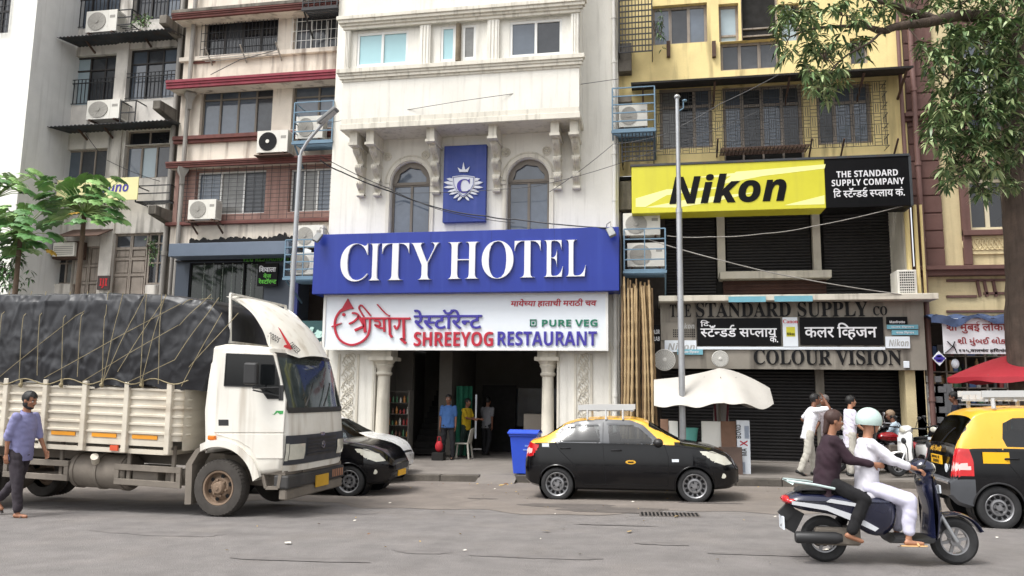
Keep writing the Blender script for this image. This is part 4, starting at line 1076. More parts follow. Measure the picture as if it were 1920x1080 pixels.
letters('lettering', sans(MANFR), (1668,601,1697,606), YB1-.008, M_letterw, t, .007)
for px, lab in (((1663,609,1722,617),'long cyan sticker above a shorter one on the fascia edge'),((1672,619,1722,628),'short cyan sticker under a longer one on the fascia edge'),((1270,655,1318,665),'cyan sticker just above the pale umbrella and beside the pole'),((1366,556,1436,566),'cyan strip pasted on the concrete ledge, nearer the pole'),((1452,555,1524,565),'cyan strip pasted on the concrete ledge, under the louvre')):
    Yc = YF-.44 if px[1] < 580 else YB1
    t, r = signbox('cyan_sticker', lab, px, Yc, .03, M_cyan, bev=.002)
    if px[1] > 580: letters('lettering', indic('\u0915\u0932\u0930 \u093f\u0935^\u0939\u091c\u0928', .03), (px[0]+8,px[1]+2,px[2]-8,px[3]-2), Yc-.006, M_letterw, t, .005)
t, r = signbox('lab_sign', 'small black sign lettered COLOR LAB half hidden behind the bamboo poles', (1216,610,1238,642), YB1+.1, .05, M_blk, bev=.003)
letters('lettering', sans('COLOR'), (1220,618,1237,626), YB1+.09, M_letterw, t, .008); letters('lettering', sans('LAB'), (1226,631,1237,639), YB1+.09, M_letterw, t, .008)
def disc(px, py, rpx, Y, label, m):
    p = at(px, py, Y); R_ = rpx/FPX*Y*1.0
    t = thing('round_fan', label, 'fan', (p.x, Y, p.z-R_))
    mb = MB(); mb.lathe([(R_,0),(R_,-.06),(R_*.96,-.08),(R_*.9,-.08)], (p.x,Y,p.z), 'y', 28, cap=False)
    for i in range(7): mb.lathe([(R_*(.15+.11*i)+.008,-.085),(R_*(.15+.11*i)-.008,-.085)], (p.x,Y,p.z), 'y', 24)
    for i in range(24):
        a = 2*PI*i/24; mb.bar((p.x,Y-.085,p.z), (p.x+R_*.92*math.cos(a),Y-.085,p.z+R_*.92*math.sin(a)), .008)
    mb.build('guard', m, t, smooth=40)
    mb = MB(); mb.lathe([(R_*.9,-.03),(0,-.032)], (p.x,Y,p.z), 'y', 24); mb.build('back_plate', M_acg, t)
    mb = MB(); mb.lathe([(R_*.2,-.02),(R_*.2,-.1),(R_*.1,-.11),(0,-.11)], (p.x,Y,p.z), 'y', 16); mb.build('hub', m, t, smooth=40)
M_fan = mat('pale_grey_fan', srgb(200,198,192), .6, var=.08)
disc(1246, 675, 20, YF-.25, 'larger round pale fan guard just beside the bamboo poles', M_fan); disc(1350, 673, 15, YF-.25, 'smaller round pale fan guard above the top of the white umbrella', M_fan)
t, r = signbox('round_plate', 'small round white plate near the end of the grey fascia', (1694,677,1706,690), YF-.03, .02, M_signw)
# left-hand signs
t, r = signbox('yellow_banner', 'pale yellow banner with violet lettering partly hidden by papaya leaves', (108,338,257,374), YG-.75, .03, mat('pale_yellow_banner', srgb(222,214,160), .7, var=.05), bev=.003)
letters('lettering', sans('\u0043\u04e9uno').replace('\u04e9','o'), (180,342,240,360), YG-.76, M_purp, t, .008, shear=.15)
t, r = signbox('small_plaque', 'small dark plaque with red lettering on the pier between two old doors', (183,517,204,543), YG-.14, .04, mat('dark_plaque', srgb(66,52,50), .6), bev=.004)
letters('lettering', sans('IJI'), (187,522,200,540), YG-.15, mat('red_letter', srgb(200,30,40), .5), t, .009)
t, r = signbox('veg_restaurant_sign', 'black hanging sign with white and green Marathi lettering by the dark shop window', (484,494,519,536), YP-.55, .06, M_blk, bev=.004)
letters('lettering', indic('\u093f\u0936\u0935\u093e\u0932\u093e', .03), (486,498,517,510), YP-.56, M_letterw, t, .008); letters('lettering', indic('\u0935\u0947\u091c', .03), (494,512,508,521), YP-.56, M_lime, t, .008)
letters('lettering', indic('\u0930\u0947\u0938^\u091f\u0949\u0930\u0928^\u091f', .03), (485,522,518,532), YP-.56, M_lime, t, .008)
letters('lettering', sans('VEG RESTAURANT'), (455,478,548,490), YP-.40, mat('dim_green_letter', srgb(70,140,40), .5), pb, .03)
YSW = YP-.6
t, r = signbox('shop_sign', 'dull teal shop sign with pale mint script letters behind the lorry cab', (452,602,607,642), YSW, .2, M_teal, bev=.006)
lett(sans('T'), (454,599,468,633), YSW, M_mint, t, .04); lett(script('Swair'), (478,606,606,634), YSW, M_mint, t, .04, off=.02)
t, r = signbox('library_banner', 'white hanging banner with red Marathi and Gujarati lettering beside the tree trunk', (1766,597,1925,664), YN-.9, .03, mat('white_banner_vinyl', srgb(214,216,220), .6, var=.04), bev=.004)
letters('lettering', indic('\u0936/\u0940 \u092e\u0941\u0902\u092c\u0908 \u0932\u094b\u0915\u093e\u0917\u091a^\u091b', .035), (1774,602,1926,625), YN-.91, mat('dark_red_letter', srgb(140,30,34), .5), t, .008)
letters('lettering', indic('\u0ab6/\u0ac0 \u0aae\u0ac1\u0a82\u0aac\u0a88 \u0ab2\u0acb\u0a95\u0abe\u0a97\u0a9a\u0acd\u0a9b', .035), (1795,632,1930,648), YN-.91, MATS['dark_red_letter'], t, .008)
letters('lettering', indic('\u0967\u0968\u096b,\u0935\u093e\u0932\u091a\u0902\u0926 \u0939\u093f\u0930\u093e\u091a\u0902\u0926', .02), (1798,653,1890,661), YN-.91, M_blk, t, .008)
mb = MB(); 
for a, b in (((1772,662),(1786,650)),((1786,650),(1790,640)),((1786,650),(1776,640)),((1788,648),(1794,662))):
    p, q = at(*a, YN-.91), at(*b, YN-.91); mb.bar((p.x,YN-.915,p.z), (q.x,YN-.915,q.z), .05, .01)
mb.build('bird_print', M_blk, t)
def diamond(px, py, rp, Y):
    p = at(px, py, Y); R_ = rp/FPX*Y; t = thing('diamond_sign', 'small white and purple diamond sign hanging under the library banner', 'sign', (p.x, Y, p.z-R_))
    mb = MB(); mb.prism([(p.x-R_,p.z),(p.x,p.z-R_*1.15),(p.x+R_,p.z),(p.x,p.z+R_*1.15)], Y, Y+.03); mb.build('plate', M_signw, t)
    mb = MB(); mb.lathe([(R_*.62,0),(R_*.62,-.006),(R_*.42,-.006),(R_*.42,0)], (p.x,Y-.001,p.z), 'y', 24); mb.box(p.x-R_*.8, p.x+R_*.8, Y-.012, Y-.007, p.z-R_*.18, p.z+R_*.18); mb.build('emblem', M_purp, t)
diamond(1761, 672, 11, YN-1.0)

# ================================================================ air conditioners
M_ac = mat('ivory_enamel', srgb(216,213,204), .45, var=.06, streak=.25, streakcol=srgb(150,140,126))
def ac_proto(loc, label, dark=False):
    t = thing('outdoor_air_conditioner', label, 'air conditioner', (0,0,0), 'outdoor air conditioner units')
    W_, H_, D_ = .84, .58, .32; mb = MB()
    mb.box(-W_/2, W_/2, -D_, 0, 0, H_); mb.box(W_/2-.24, W_/2-.235, -D_-.004, -D_, .02, H_-.02)
    mb.build('casing', M_ac, t, bevel=.02, seg=2)
    c = (-.12, -D_, H_/2); R_ = .245
    mb = MB(); mb.lathe([(R_,-.015),(R_,.004),(R_-.02,.004)], c, 'y', 28); mb.lathe([(R_-.02,-.001),(0,-.002)], c, 'y', 28); mb.build('fan_recess', M_black if dark else M_acg, t)
    mb = MB()
    for i in range(8): r = .03+i*.029; mb.lathe([(r+.004,-.016),(r-.004,-.016)], c, 'y', 24)
    for i in range(14):
        a = 2*PI*i/14; mb.bar((c[0],c[1]-.016,c[2]), (c[0]+R_*math.cos(a),c[1]-.016,c[2]+R_*math.sin(a)), .006)
    mb.build('fan_grille', M_black if dark else mat('pale_grille_wire', srgb(170,166,158), .6), t)
    mb = MB(); mb.lathe([(.05,-.02),(.05,-.03),(0,-.03)], c, 'y', 14); mb.build('fan_hub', M_ac if dark else M_acg, t)
    mb = MB(); mb.box(W_/2-.19, W_/2-.05, -D_-.003, -D_, H_*.62, H_*.75); mb.build('badge', M_acg, t)
    mb = MB()
    for i in range(16): mb.box(W_/2, W_/2+.004, -D_+.04, -.04, .06+i*.03, .07+i*.03)
    mb.build('side_vent', M_acg, t)
    mb = MB(); mb.box(-W_/2+.08, -W_/2+.13, -D_-.02, .02, -.04, -.001); mb.box(W_/2-.13, W_/2-.08, -D_-.02, .02, -.04, -.001); mb.build('foot', M_rust, t)
    return t
ac0 = ac_proto(None, 'ac'); first = [True]
def ac(x0, y0, x1, y1, Yf, label, proto=None):
    r = rect(x0, y0, x1, y1, Yf); s = (r[1]-r[0])/.84
    loc = ((r[0]+r[1])/2, Yf+.32*s, r[2])
    p = proto or ac0
    if p is ac0 and first[0]: first[0] = False; o = ac0; o.location = loc; o['label'] = label
    elif proto is not None: o = proto; o.location = loc
    else: o = dup(ac0, loc, label=label)
    o.scale = (s, s, (r[3]-r[2])/.58); return o, r
ac(163,22,217,57, YG-.55, 'ivory air conditioner on the topmost sheet canopy of the grey flats')
ac(164,189,222,221, YG-.5, 'ivory air conditioner below the railing windows of the grey flats')
ac(354,375,403,410, YP-.5, 'ivory air conditioner at the corner of the barred window above the slate awning')
ac(556,219,604,258, YP-.5, 'ivory air conditioner in the blue cage behind the street lamp head')
ac(554,423,604,461, YP-.9, 'ivory air conditioner above another one beside the blue hotel sign, street lamp side')
ac(546,474,598,514, YP-.9, 'ivory air conditioner below another one beside the blue hotel sign, street lamp side')
ac(1160,198,1214,236, YY-.6, 'ivory air conditioner in the upper blue cage beside the hotel drain pipe')
ac(1168,400,1238,440, YY-.75, 'ivory air conditioner above another one in the cage over the bamboo poles')
ac(1176,456,1246,499, YY-.75, 'ivory air conditioner below another one in the cage over the bamboo poles')
acd = ac_proto(None, 'white air conditioner with a black fan disc jutting from the pink flats', True)
ac(483,246,538,284, YP-.55, '', acd)
mb = MB(); r = rect(478,286,545,288,YP-.6); mb.box(r[0], r[1], YP-.65, YP, r[2]-.03, r[2]); tag(mb.build('air_conditioner_shelf', M_rust), 'dark slab shelf under the air conditioner with the black fan', 'shelf')
mb = MB(); r = rect(350,411,412,415,YP-.5)
for xx in (r[0]+.1, r[1]-.15): mb.bar((xx,YP,r[2]), (xx,YP-.6,r[2]), .045); mb.bar((xx,YP,r[2]-.3), (xx,YP-.4,r[2]-.03), .04)
mb.bar((r[0],YP-.55,r[2]+.0), (r[1],YP-.55,r[2]), .04)
tag(mb.build('air_conditioner_bracket', M_rust), 'rusty bracket under the air conditioner above the slate awning', 'bracket')
# the big unit at the end of the yellow flats, grille end-on
p = rect(1682,506,1721,552,YY-.7); t = thing('side_grille_air_conditioner', 'white boxy unit with a square louvred grille on the concrete ledge end', 'air conditioner', ((p[0]+p[1])/2,YY-.5,p[2]))
mb = MB(); mb.box(p[0],p[1],YY-.7,YY-.1,p[2],p[3]); mb.build('casing', M_ac, t, bevel=.015)
mb = MB()
for i in range(7): mb.box(p[0]+.05+i*(p[1]-p[0]-.1)/7, p[0]+.05+(i+.55)*(p[1]-p[0]-.1)/7, YY-.704, YY-.699, p[2]+.05, p[3]-.05)
mb.build('grille', M_black, t)
mb = MB()
for i in range(9): z = p[2]+.08+i*(p[3]-p[2]-.12)/8; mb.box(p[0]+.04,p[1]-.04,YY-.712,YY-.705,z-.012,z+.012)
mb.build('louvre_slats', M_ac, t)
# window unit on the left under the door hood
p = rect(101,455,139,480,YG-.4); t = thing('window_air_conditioner', 'old window air conditioner in a wooden box beside the rusty door hood', 'air conditioner', ((p[0]+p[1])/2,YG-.2,p[2]))
mb = MB(); mb.box(p[0]-.1,p[1]+.1,YG-.3,YG,p[2]-.06,p[3]+.05); mb.build('box', M_rust, t); mb = MB(); mb.box(p[0],p[1],YG-.42,YG-.302,p[2],p[3]); mb.build('casing', M_ac, t, bevel=.01)
mb = MB()
for i in range(5): mb.box(p[0]+.05,p[1]-.05,YG-.425,YG-.419,p[2]+.05+i*.06,p[2]+.08+i*.06)
mb.build('grille_slats', M_acg, t)
# cages
def cage(label, x0, y0, x1, y1, Yf, Yb, nh, m, floor=True, ny=0):
    r = rect(x0, y0, x1, y1, Yf); mb = MB()
    for xx in (r[0], r[1]):
        mb.bar((xx,Yf,r[2]), (xx,Yf,r[3]), .035)
        for i in range(nh): z = r[2]+(r[3]-r[2])*i/(nh-1); mb.bar((xx,Yf,z), (xx,Yb,z), .025)
    for i in range(nh):
        z = r[2]+(r[3]-r[2])*i/(nh-1); mb.bar((r[0],Yf-.002,z), (r[1],Yf-.002,z), .03)
    for i in range(ny): x = r[0]+(r[1]-r[0])*(i+1)/(ny+1); mb.bar((x,Yf-.004,r[2]), (x,Yf-.004,r[3]), .025)
    if floor:
        mb.box(r[0]-.03, r[1]+.03, Yf-.03, Yf+.03, r[2]-.09, r[2]-.02)
        for i in range(8): y = Yf+(Yb-Yf)*i/8; mb.box(r[0], r[1], y+.02, y+.06, r[2]-.06, r[2]-.03)
        for xx in (r[0], r[1]): mb.bar((xx,Yf+.1,r[2]-.06), (xx,Yb,r[2]-.6), .04)
    tag(mb.build('iron_cage', m), label, 'cage')
cage('blue iron cage round the air conditioner behind the street lamp head', 553,193,622,262, YP-.75, YP, 5, M_blueiron)
cage('blue iron cage beside the hotel drain pipe, high above the yellow sign', 1148,166,1228,240, YY-.9, YY, 6, M_blueiron)
cage('blue iron cage with two air conditioners over the bamboo poles', 1170,430,1248,505, YY-1.05, YY, 5, M_blueiron, ny=1)
cage('blue iron cage with two air conditioners beside the street lamp pole', 536,450,602,518, YP-1.2, YP, 6, M_blueiron, ny=1)
cage('black iron grille box at the top beside the hotel, partly cut off', 1160,-20,1223,95, YY-.7, YY, 12, M_iron, False, 9)
cage('black iron grille box under the upper blue cage', 1166,250,1226,300, YY-.75, YY, 7, M_iron, False, 8)
cage('black iron rack high on the pink flats by the hotel corner', 570,-30,632,10, YP-.8, YP, 6, M_iron, True, 5)

# ================================================================ poles, lamp, floodlights, cables
p = ground(1280, 1000); YPl = 17.75; b = at(1281, 700, YPl); tz = at(1267, 182, YPl); Xp = (b.x+tz.x)/2
t = thing('steel_pole', 'tall plain galvanised pole in front of the yellow camera sign', 'pole', (Xp, YPl, gz(Xp)+PAVE))
mb = MB(); mb.tube([(Xp,YPl,gz(Xp)+PAVE),(Xp,YPl,.6),(Xp,YPl,at(1270,395,YPl).z)], [.074,.07,.066], 16); mb.tube([(Xp,YPl,at(1270,395,YPl).z),(Xp,YPl,tz.z)], [.055,.045], 16)
mb.build('shaft', M_steel, t, smooth=40)
mb = MB(); mb.lathe([(.075,at(1270,395,YPl).z-.06),(.075,at(1270,395,YPl).z+.04)], (Xp,YPl,0), 'z', 16); mb.build('collar', M_steel, t, smooth=40); MB().ball((Xp,YPl,tz.z), .075, .075, .06).build('cap', M_steel, t, smooth=60)
mb = MB(); mb.tube([(Xp+.03,YPl,tz.z-.35),(Xp+.14,YPl,tz.z-.28),(Xp+.14,YPl,tz.z-.08)], .015, 6); mb.ball((Xp+.17,YPl,tz.z-.1), .06, .05, .03); mb.build('bracket', M_blueiron, t, smooth=40)
YL = 17.8; b = at(545, 590, YL); Xl = b.x; zk = at(556, 292, YL).z; e = at(612, 230, YL)
t = thing('street_lamp', 'slim galvanised street lamp with a bent arm and flat grey head', 'street lamp', (Xl, YL, gz(Xl)+PAVE))
mb = MB(); mb.tube([(Xl,YL,gz(Xl)+PAVE),(Xl,YL,1.5),(Xl+.03,YL,zk)], [.074,.068,.055], 14)
mb.build('pole', M_steel, t, smooth=40)
mb = MB(); mb.tube([(Xl+.03,YL,zk-.1),(Xl+.06,YL,zk+.1),(Xl+.22,YL-.02,zk+.35),(e.x-.05,YL-.1,e.z-.06),(e.x,YL-.12,e.z)], .04, 10); mb.build('arm', M_steel, t, smooth=50)
mb = MB(); mb.box(-.30,.30,-.13,.13,-.04,.05); mb.xf(Matrix.Translation((e.x+.10,YL-.14,e.z+.12)) @ Matrix.Rotation(rad(-38),4,'Y')); mb.build('lamp_head', mat('grey_lamp_housing', srgb(120,122,122), .5), t, bevel=.025, seg=2)
mb = MB(); mb.box(-.25,.22,-.1,.1,-.047,-.041); mb.xf(Matrix.Translation((e.x+.10,YL-.14,e.z+.12)) @ Matrix.Rotation(rad(-38),4,'Y')); mb.build('lamp_glass', mat('frosted_lamp_glass', srgb(190,190,186), .3), t)
def flood(px, py, label, s=1):
    p = at(px, py, YS1-.15); t = thing('floodlight', label, 'floodlight', (p.x, YS1-.15, p.z-.15))
    mb = MB(); mb.box(-.09,.09,-.05,.05,-.14,.14); mb.xf(Matrix.Translation((p.x,YS1-.2,p.z)) @ Matrix.Rotation(rad(25*s),4,'Y') @ Matrix.Rotation(rad(-25),4,'X')); mb.build('housing', mat('grey_lamp_housing', srgb(120,122,122), .5), t, bevel=.012)
    mb = MB(); mb.tube([(p.x,YS1-.2,p.z),(p.x+.02*s,YS1-.1,p.z+.3),(p.x+.12*s,YS1+.1,p.z+.28),(p.x+.2*s,YS1+.3,p.z)], .012, 6); mb.build('bracket', M_pipe, t)
flood(597, 446, 'small floodlight on the street lamp end of the blue hotel sign', 1); flood(1146, 436, 'small floodlight on the drain pipe end of the blue hotel sign', -1)
def cable(label, pts, r=.012, sag=0, m=None):
    P = [at(*q) for q in pts]; out = []
    for a, b in zip(P, P[1:]):
        for i in range(8):
            t_ = i/8; q = a.lerp(b, t_); q.z -= sag*4*t_*(1-t_); out.append(q)
    out.append(P[-1]); tag(MB().tube(out, r, 5).build('cable', m or M_iron), label, 'cable', 'overhead cables')
cable('black cable bundle sagging from the street lamp across the hotel arch', [(600,300,17.9),(640,322,19),(735,360,20.2),(830,392,20.2),(912,405,20.2),(965,411,20.2),(1145,428,19.7)], .018, .03)
cable('thin cable running just under the black cable bundle', [(600,292,17.9),(735,356,20.1),(830,395,20.1),(965,418,20.1)], .01, .04)
cable('thin cable slanting up across the bare bay wall to the drain pipe', [(618,230,20.0),(860,190,19.2),(1160,148,20.1)], .008, .0)
cable('thin cable crossing the crest panel towards the yellow sign', [(735,362,20.2),(1000,350,19.9),(1180,300,20.1),(1420,210,20.2)], .008, .05)
cable('thin cable slanting across the hotel wall from arch to cage', [(1030,360,20.3),(1150,270,20.2),(1250,250,20.0)], .008, .05)
cable('thin cable slanting over the pink flats between two cornices', [(395,140,20.2),(450,112,20.1),(515,95,20.7)], .012, .0)
cable('pale cable drooping from the cage past the pole to the ledge', [(1212,448,20.0),(1360,490,19.8),(1500,522,20.0),(1690,552,20.2)], .014, .02, M_pipe)
cable('pale wavy cable across the shutters under the yellow sign', [(1250,442,20.0),(1330,444,20.0),(1430,438,20.0),(1520,425,20.0),(1700,384,20.0)], .011, .03, M_pipe)
cable('thin cable crossing the caged windows up to the tree', [(1270,240,19.9),(1350,195,19.9),(1460,140,19.8)], .009, .02)
cable('thin cable down the face of the grey flats', [(160,250,20.9),(200,300,21),(300,340,21.1)], .01, .05)
# bamboo poles: one thing each
M_bam = [mat('bamboo_%d' % i, c, .65, var=.15, scale=3, streak=.4, streakcol=srgb(90,72,50), smap=(20,20,1)) for i, c in enumerate((srgb(150,124,86), srgb(120,96,66), srgb(166,142,104)))]
rb_ = random.Random(5); g_b = None; nb_ = 26
for i in range(nb_):
    u = (i+.5)/nb_; pxt = 1164+58*u+rb_.uniform(-4,4); pxb = 1160+72*u+rb_.uniform(-3,3); yt = rb_.uniform(512,535)
    Yt, Yb = 20.1-.22*(i%3)*.5, 19.55-.25*(i%3)*.5+rb_.uniform(-.06,.06)
    a = at(pxt, yt, Yt); b = at(pxb, 800, Yb); g = gz(b.x)+PAVE
    d = b-a; k_ = (g-a.z)/d.z; b = a+d*k_; L = (b-a).length; n = int(L/.32); r0 = rb_.uniform(.024,.036)
    pts, rs = [], []
    bend = Vector((rb_.uniform(-.06,.06), rb_.uniform(-.04,.02), 0))
    for j in range(n):
        q0, q1 = j/n, (j+1)/n
        for q, rr in ((q0+.002,1.22),(q0+.02,.96),((q0+q1)/2,.94),(q1-.02,.96)):
            pts.append(b.lerp(a, q)+bend*math.sin(PI*q)); rs.append(r0*rr*(1.1-.25*q))
    o = MB().tube(pts, rs, 7).build('bamboo_pole', M_bam[i % 3], smooth=45, origin=tuple(b))
    tag(o, 'long bamboo pole standing in the dense sheaf against the hotel corner', 'bamboo pole', 'bamboo poles leaning by the hotel')
# ================================================================ vehicle materials
def clearglass(name, tint, ior=1.45, base=.0):
    m = bpy.data.materials.new(name); m.use_nodes = True; N = m.node_tree.nodes; L = m.node_tree.links; N.clear()
    o = N.new('ShaderNodeOutputMaterial'); mx = N.new('ShaderNodeMixShader'); tr = N.new('ShaderNodeBsdfTransparent'); gl = N.new('ShaderNodeBsdfGlossy'); pass
    tr.inputs[0].default_value = tint; gl.inputs['Roughness'].default_value = .14; mx.inputs[0].default_value = .05+base
    L.new(tr.outputs[0], mx.inputs[1]); L.new(gl.outputs[0], mx.inputs[2]); L.new(mx.outputs[0], o.inputs[0])
    MATS[name] = m; return m
M_cglass = clearglass('car_window_glass', (.30,.33,.345,1), base=.02)
M_cglassd = clearglass('dark_car_glass', (.10,.11,.12,1))
M_carblk = mat('black_car_paint', (.004,.004,.005,1), .14, var=.1, spec=.35, coat=.25)
M_carwht = mat('white_car_paint', srgb(226,226,224), .3, var=.04, coat=.6)
M_caryel = mat('taxi_yellow_paint', srgb(220,168,48), .35, var=.06, coat=.5)
M_cargrey = mat('grey_pillar_film', srgb(66,68,72), .35, var=.08, coat=.3)
M_rubber = mat('tyre_rubber', (.022,.022,.023,1), .85, var=.3, scale=6, bump=.15, bscale=60)
M_rim = mat('painted_steel_rim', srgb(150,150,152), .38, metal=.65, var=.15, scale=8)
M_lampw = mat('headlamp_lens', srgb(206,204,190), .12, var=.1, scale=9, spec=.8, coat=.6)
M_lampr = mat('red_lamp_lens', srgb(190,16,24), .12, var=.15, scale=9, coat=.8)
M_lampo = mat('orange_lamp_lens', srgb(226,120,20), .2, var=.1, coat=.5)
M_plate = mat('yellow_number_plate', srgb(236,178,20), .5, var=.05)
M_seat = mat('dark_seat_cloth', srgb(60,56,52), .9, var=.15)
M_plas = mat('black_plastic', (.02,.02,.021,1), .5, var=.15)
M_chrome = mat('chrome', srgb(200,200,204), .15, metal=.9, var=.05)

def inpoly(p, poly):
    x, y = p; c = False; j = len(poly)-1
    for i in range(len(poly)):
        (xi, yi), (xj, yj) = poly[i], poly[j]
        if (yi > y) != (yj > y) and x < (xj-xi)*(y-yi)/(yj-yi)+xi: c = not c
        j = i
    return c
def snap(p, poly, tol):
    best, bp = tol, None
    for i in range(len(poly)):
        a, b = poly[i-1], poly[i]; dx, dy = b[0]-a[0], b[1]-a[1]; L = dx*dx+dy*dy
        t = max(0, min(1, ((p[0]-a[0])*dx+(p[1]-a[1])*dy)/max(L, 1e-9))); q = (a[0]+dx*t, a[1]+dy*t)
        d = math.hypot(p[0]-q[0], p[1]-q[1])
        if d < best: best, bp = d, q
    return bp
def wheel_mb(R, w, rr, style='steel'):
    t = MB(); h = w/2
    t.lathe([(rr,-h*.8),(rr+.02,-h),(R*.86,-h*1.02),(R*.95,-h*.92),(R*.99,-h*.7),(R,-h*.4),(R,h*.4),(R*.99,h*.7),(R*.95,h*.92),(R*.86,h*1.02),(rr,h*.8)], (0,0,0), 'y', 40, cap=False)
    r = MB()
    r.lathe([(rr+.008,-h*.86),(rr,-h*.95),(rr*.93,-h*.85),(rr*.88,-h*.25),(rr*.70,-h*.20),(rr*.58,-h*.62),(rr*.46,-h*.66),(rr*.36,-h*.35),(rr*.24,-h*.35),(rr*.21,-h*.72),(0,-h*.74)], (0,0,0), 'y', 32, 0, cap=False)
    n = 12 if style == 'steel' else 8
    for i in range(n):
        a = 2*PI*i/n; c = (rr*.765*math.cos(a), -h*.30, rr*.765*math.sin(a)); r.lathe([(rr*.15,-.012),(0,-.014)], c, 'y', 8, 1)
    for i in range(4 if style == 'steel' else 6):
        a = 2*PI*i/4+.4 if style == 'steel' else 2*PI*i/6; c = (rr*.3*math.cos(a), -h*.66, rr*.3*math.sin(a)); r.lathe([(.016,0),(.016,-.02),(0,-.022)], c, 'y', 6, 1 if style == 'steel' else 0)
    return t, r
def add_wheel(par, x, y, z, R, w, rr, side, rim=None, style='steel'):
    e = bpy.data.objects.new('wheel', None); COL.objects.link(e); e.parent = par; 
    t, r = wheel_mb(R, w, rr, style)
    M = Matrix.Rotation(PI if side > 0 else 0, 4, 'Z')
    o = wl = wloc(par)
    for mb in (t, r): mb.xf(Matrix.Translation(Vector((x,y,z))) @ M)
    bpy.data.objects.remove(e)
    to = t.build('wheel', M_rubber, par, smooth=40); r.build('rim', [rim or M_rim, M_black], to, smooth=35)
    return to
def car(name, label, S, paint, cat='taxi'):
    """S: spec of curves along x and polygons on the side; local origin at the rear axle on the ground, forward +x."""
    t = thing(name, label, cat, (0,0,0))
    xr, xf = S['ends']; N = S.get('n', 170)
    u = np.linspace(0, 1, N+1); xs = xr+(xf-xr)*(u-.13*np.sin(2*PI*u)/PI*.9)
    def C(key):
        k = S[key]; v = np.interp(xs, [q[0] for q in k], [q[1] for q in k])
        s = S.get('soft', 3); ker = np.hanning(2*s+3)[1:-1]; ker /= ker.sum(); pad = np.concatenate([[v[0]]*s, v, [v[-1]]*s]); return np.convolve(pad, ker, 'valid')
    zb, zt, zbelt, plan, yroof, zroof = (C(k) for k in ('bottom','top','belt','plan','yroof','zroof'))
    hw = S['hw']; rows = []; labels = []
    for i, x in enumerate(xs):
        p = plan[i]; top = zt[i]; belt = min(zbelt[i], top-.02); zm = min(S['zmid'], (zb[i]+belt)/2+.1); zr = max(min(zroof[i], top-.008), belt+.004)
        pts = [(hw*.75*p, zb[i]), (hw*.95*p, zb[i]+.05*min(1,(top-zb[i])*3)), (hw*p, zm), (hw*.955*p, belt)]
        a = catmull(np.array(pts[1:]), 22)
        b = np.array([pts[3], (yroof[i]*p, zr)]); yr_ = yroof[i]*p
        side2 = np.array([b[0]+(b[1]-b[0])*q+np.array([.035*math.sin(PI*q)*(zr-belt), 0]) for q in np.linspace(0,1,27)[1:]])
        top_ = np.array([(yr_*math.cos(q), zr+(top-zr)*math.sin(q)**.9) for q in np.linspace(0,PI/2,12)[1:]])
        rows.append(np.vstack([[pts[0]], a, side2, top_]))
    R_ = np.array(rows); nr = R_.shape[1]; i_belt, i_roof = 23, 49
    # vertices of one half, snapped to the outlines
    side_polys = S['side']; V = np.zeros((N+1, nr, 3)); V[:,:,0] = xs[:,None]; V[:,:,1] = R_[:,:,0]; V[:,:,2] = R_[:,:,1]
    arches = S['arches']
    for i in range(N+1):
        for j in range(0, i_roof+1):
            x, y, z = V[i,j]
            for ax, az, ar in arches:
                d = math.hypot(x-ax, z-az)
                if abs(d-ar) < .016 and d > .01: x, z = ax+(x-ax)*ar/d, az+(z-az)*ar/d
            for nm, poly in side_polys:
                q = snap((x, z), poly, .013)
                if q: x, z = q
            V[i,j] = (x, y, z)
    groups = {}
    def put(key, quad): groups.setdefault(key, []).append(quad)
    for i in range(N):
        for j in range(nr-1):
            q = [V[i,j], V[i+1,j], V[i+1,j+1], V[i,j+1]]; c = (q[0]+q[1]+q[2]+q[3])/4
            key = 'body'
            if j < i_roof and any(math.hypot(c[0]-ax, c[2]-az) < ar for ax, az, ar in arches): continue
            if j <= i_roof+1:
                for nm, poly in side_polys:
                    if inpoly((c[0], c[2]), poly): key = nm; break
            if key == 'body' and j >= i_roof-1:
                for nm, x0, x1, yl in S['topzones']:
                    if x0 < c[0] < x1 and abs(c[1]) < yl*plan[i]: key = nm; break
            if key == 'body' and j >= i_belt and S['yellow'](c): key = 'body_y'
            for nm, x0, z0, z1, y0, y1 in S.get('ends_zones', []):
                if ((x0 > 0 and c[0] > x0) or (x0 < 0 and c[0] < x0)) and z0 < c[2] < z1 and y0 < c[1] < y1: key = nm
            put(key, q)
    def mirror(q): return [v*np.array([1,-1,1]) for v in q[::-1]]
    mats = {'body': paint, 'body_y': S.get('ymat', M_caryel)}
    mb = MB()
    for kk, key in enumerate(('body','body_y','pillar')):
        for q in groups.get(key, []):
            mb.add([tuple(v) for v in q], [(0,1,2,3)], kk); mb.add([tuple(v) for v in mirror(q)], [(0,1,2,3)], kk)
    for i in (0, N):                                # close nose and tail
        for j in range(nr-1):
            a, b = V[i,j], V[i,j+1]; m = np.array([1,-1,1]); mb.add([tuple(a), tuple(b), tuple(b*m), tuple(a*m)], [(0,1,2,3)], 0)
    mb.build('body', [paint, S.get('ymat', M_caryel), S.get('pillarmat', M_cargrey)], t, smooth=38)
    for key, qs in groups.items():
        if key in ('body','body_y','pillar'): continue
        nm, m, both = S['parts'][key]
        if both == 'one':
            mb = MB()
            for q in qs: mb.add([tuple(v) for v in q], [(0,1,2,3)]); mb.add([tuple(v) for v in mirror(q)], [(0,1,2,3)])
            mb.build(nm, m, t, smooth=38)
        else:
            for s in (0, 1):
                mb = MB()
                for q in qs: mb.add([tuple(v) for v in (mirror(q) if s == 0 else q)], [(0,1,2,3)])
                mb.build(nm, m, t, smooth=38)
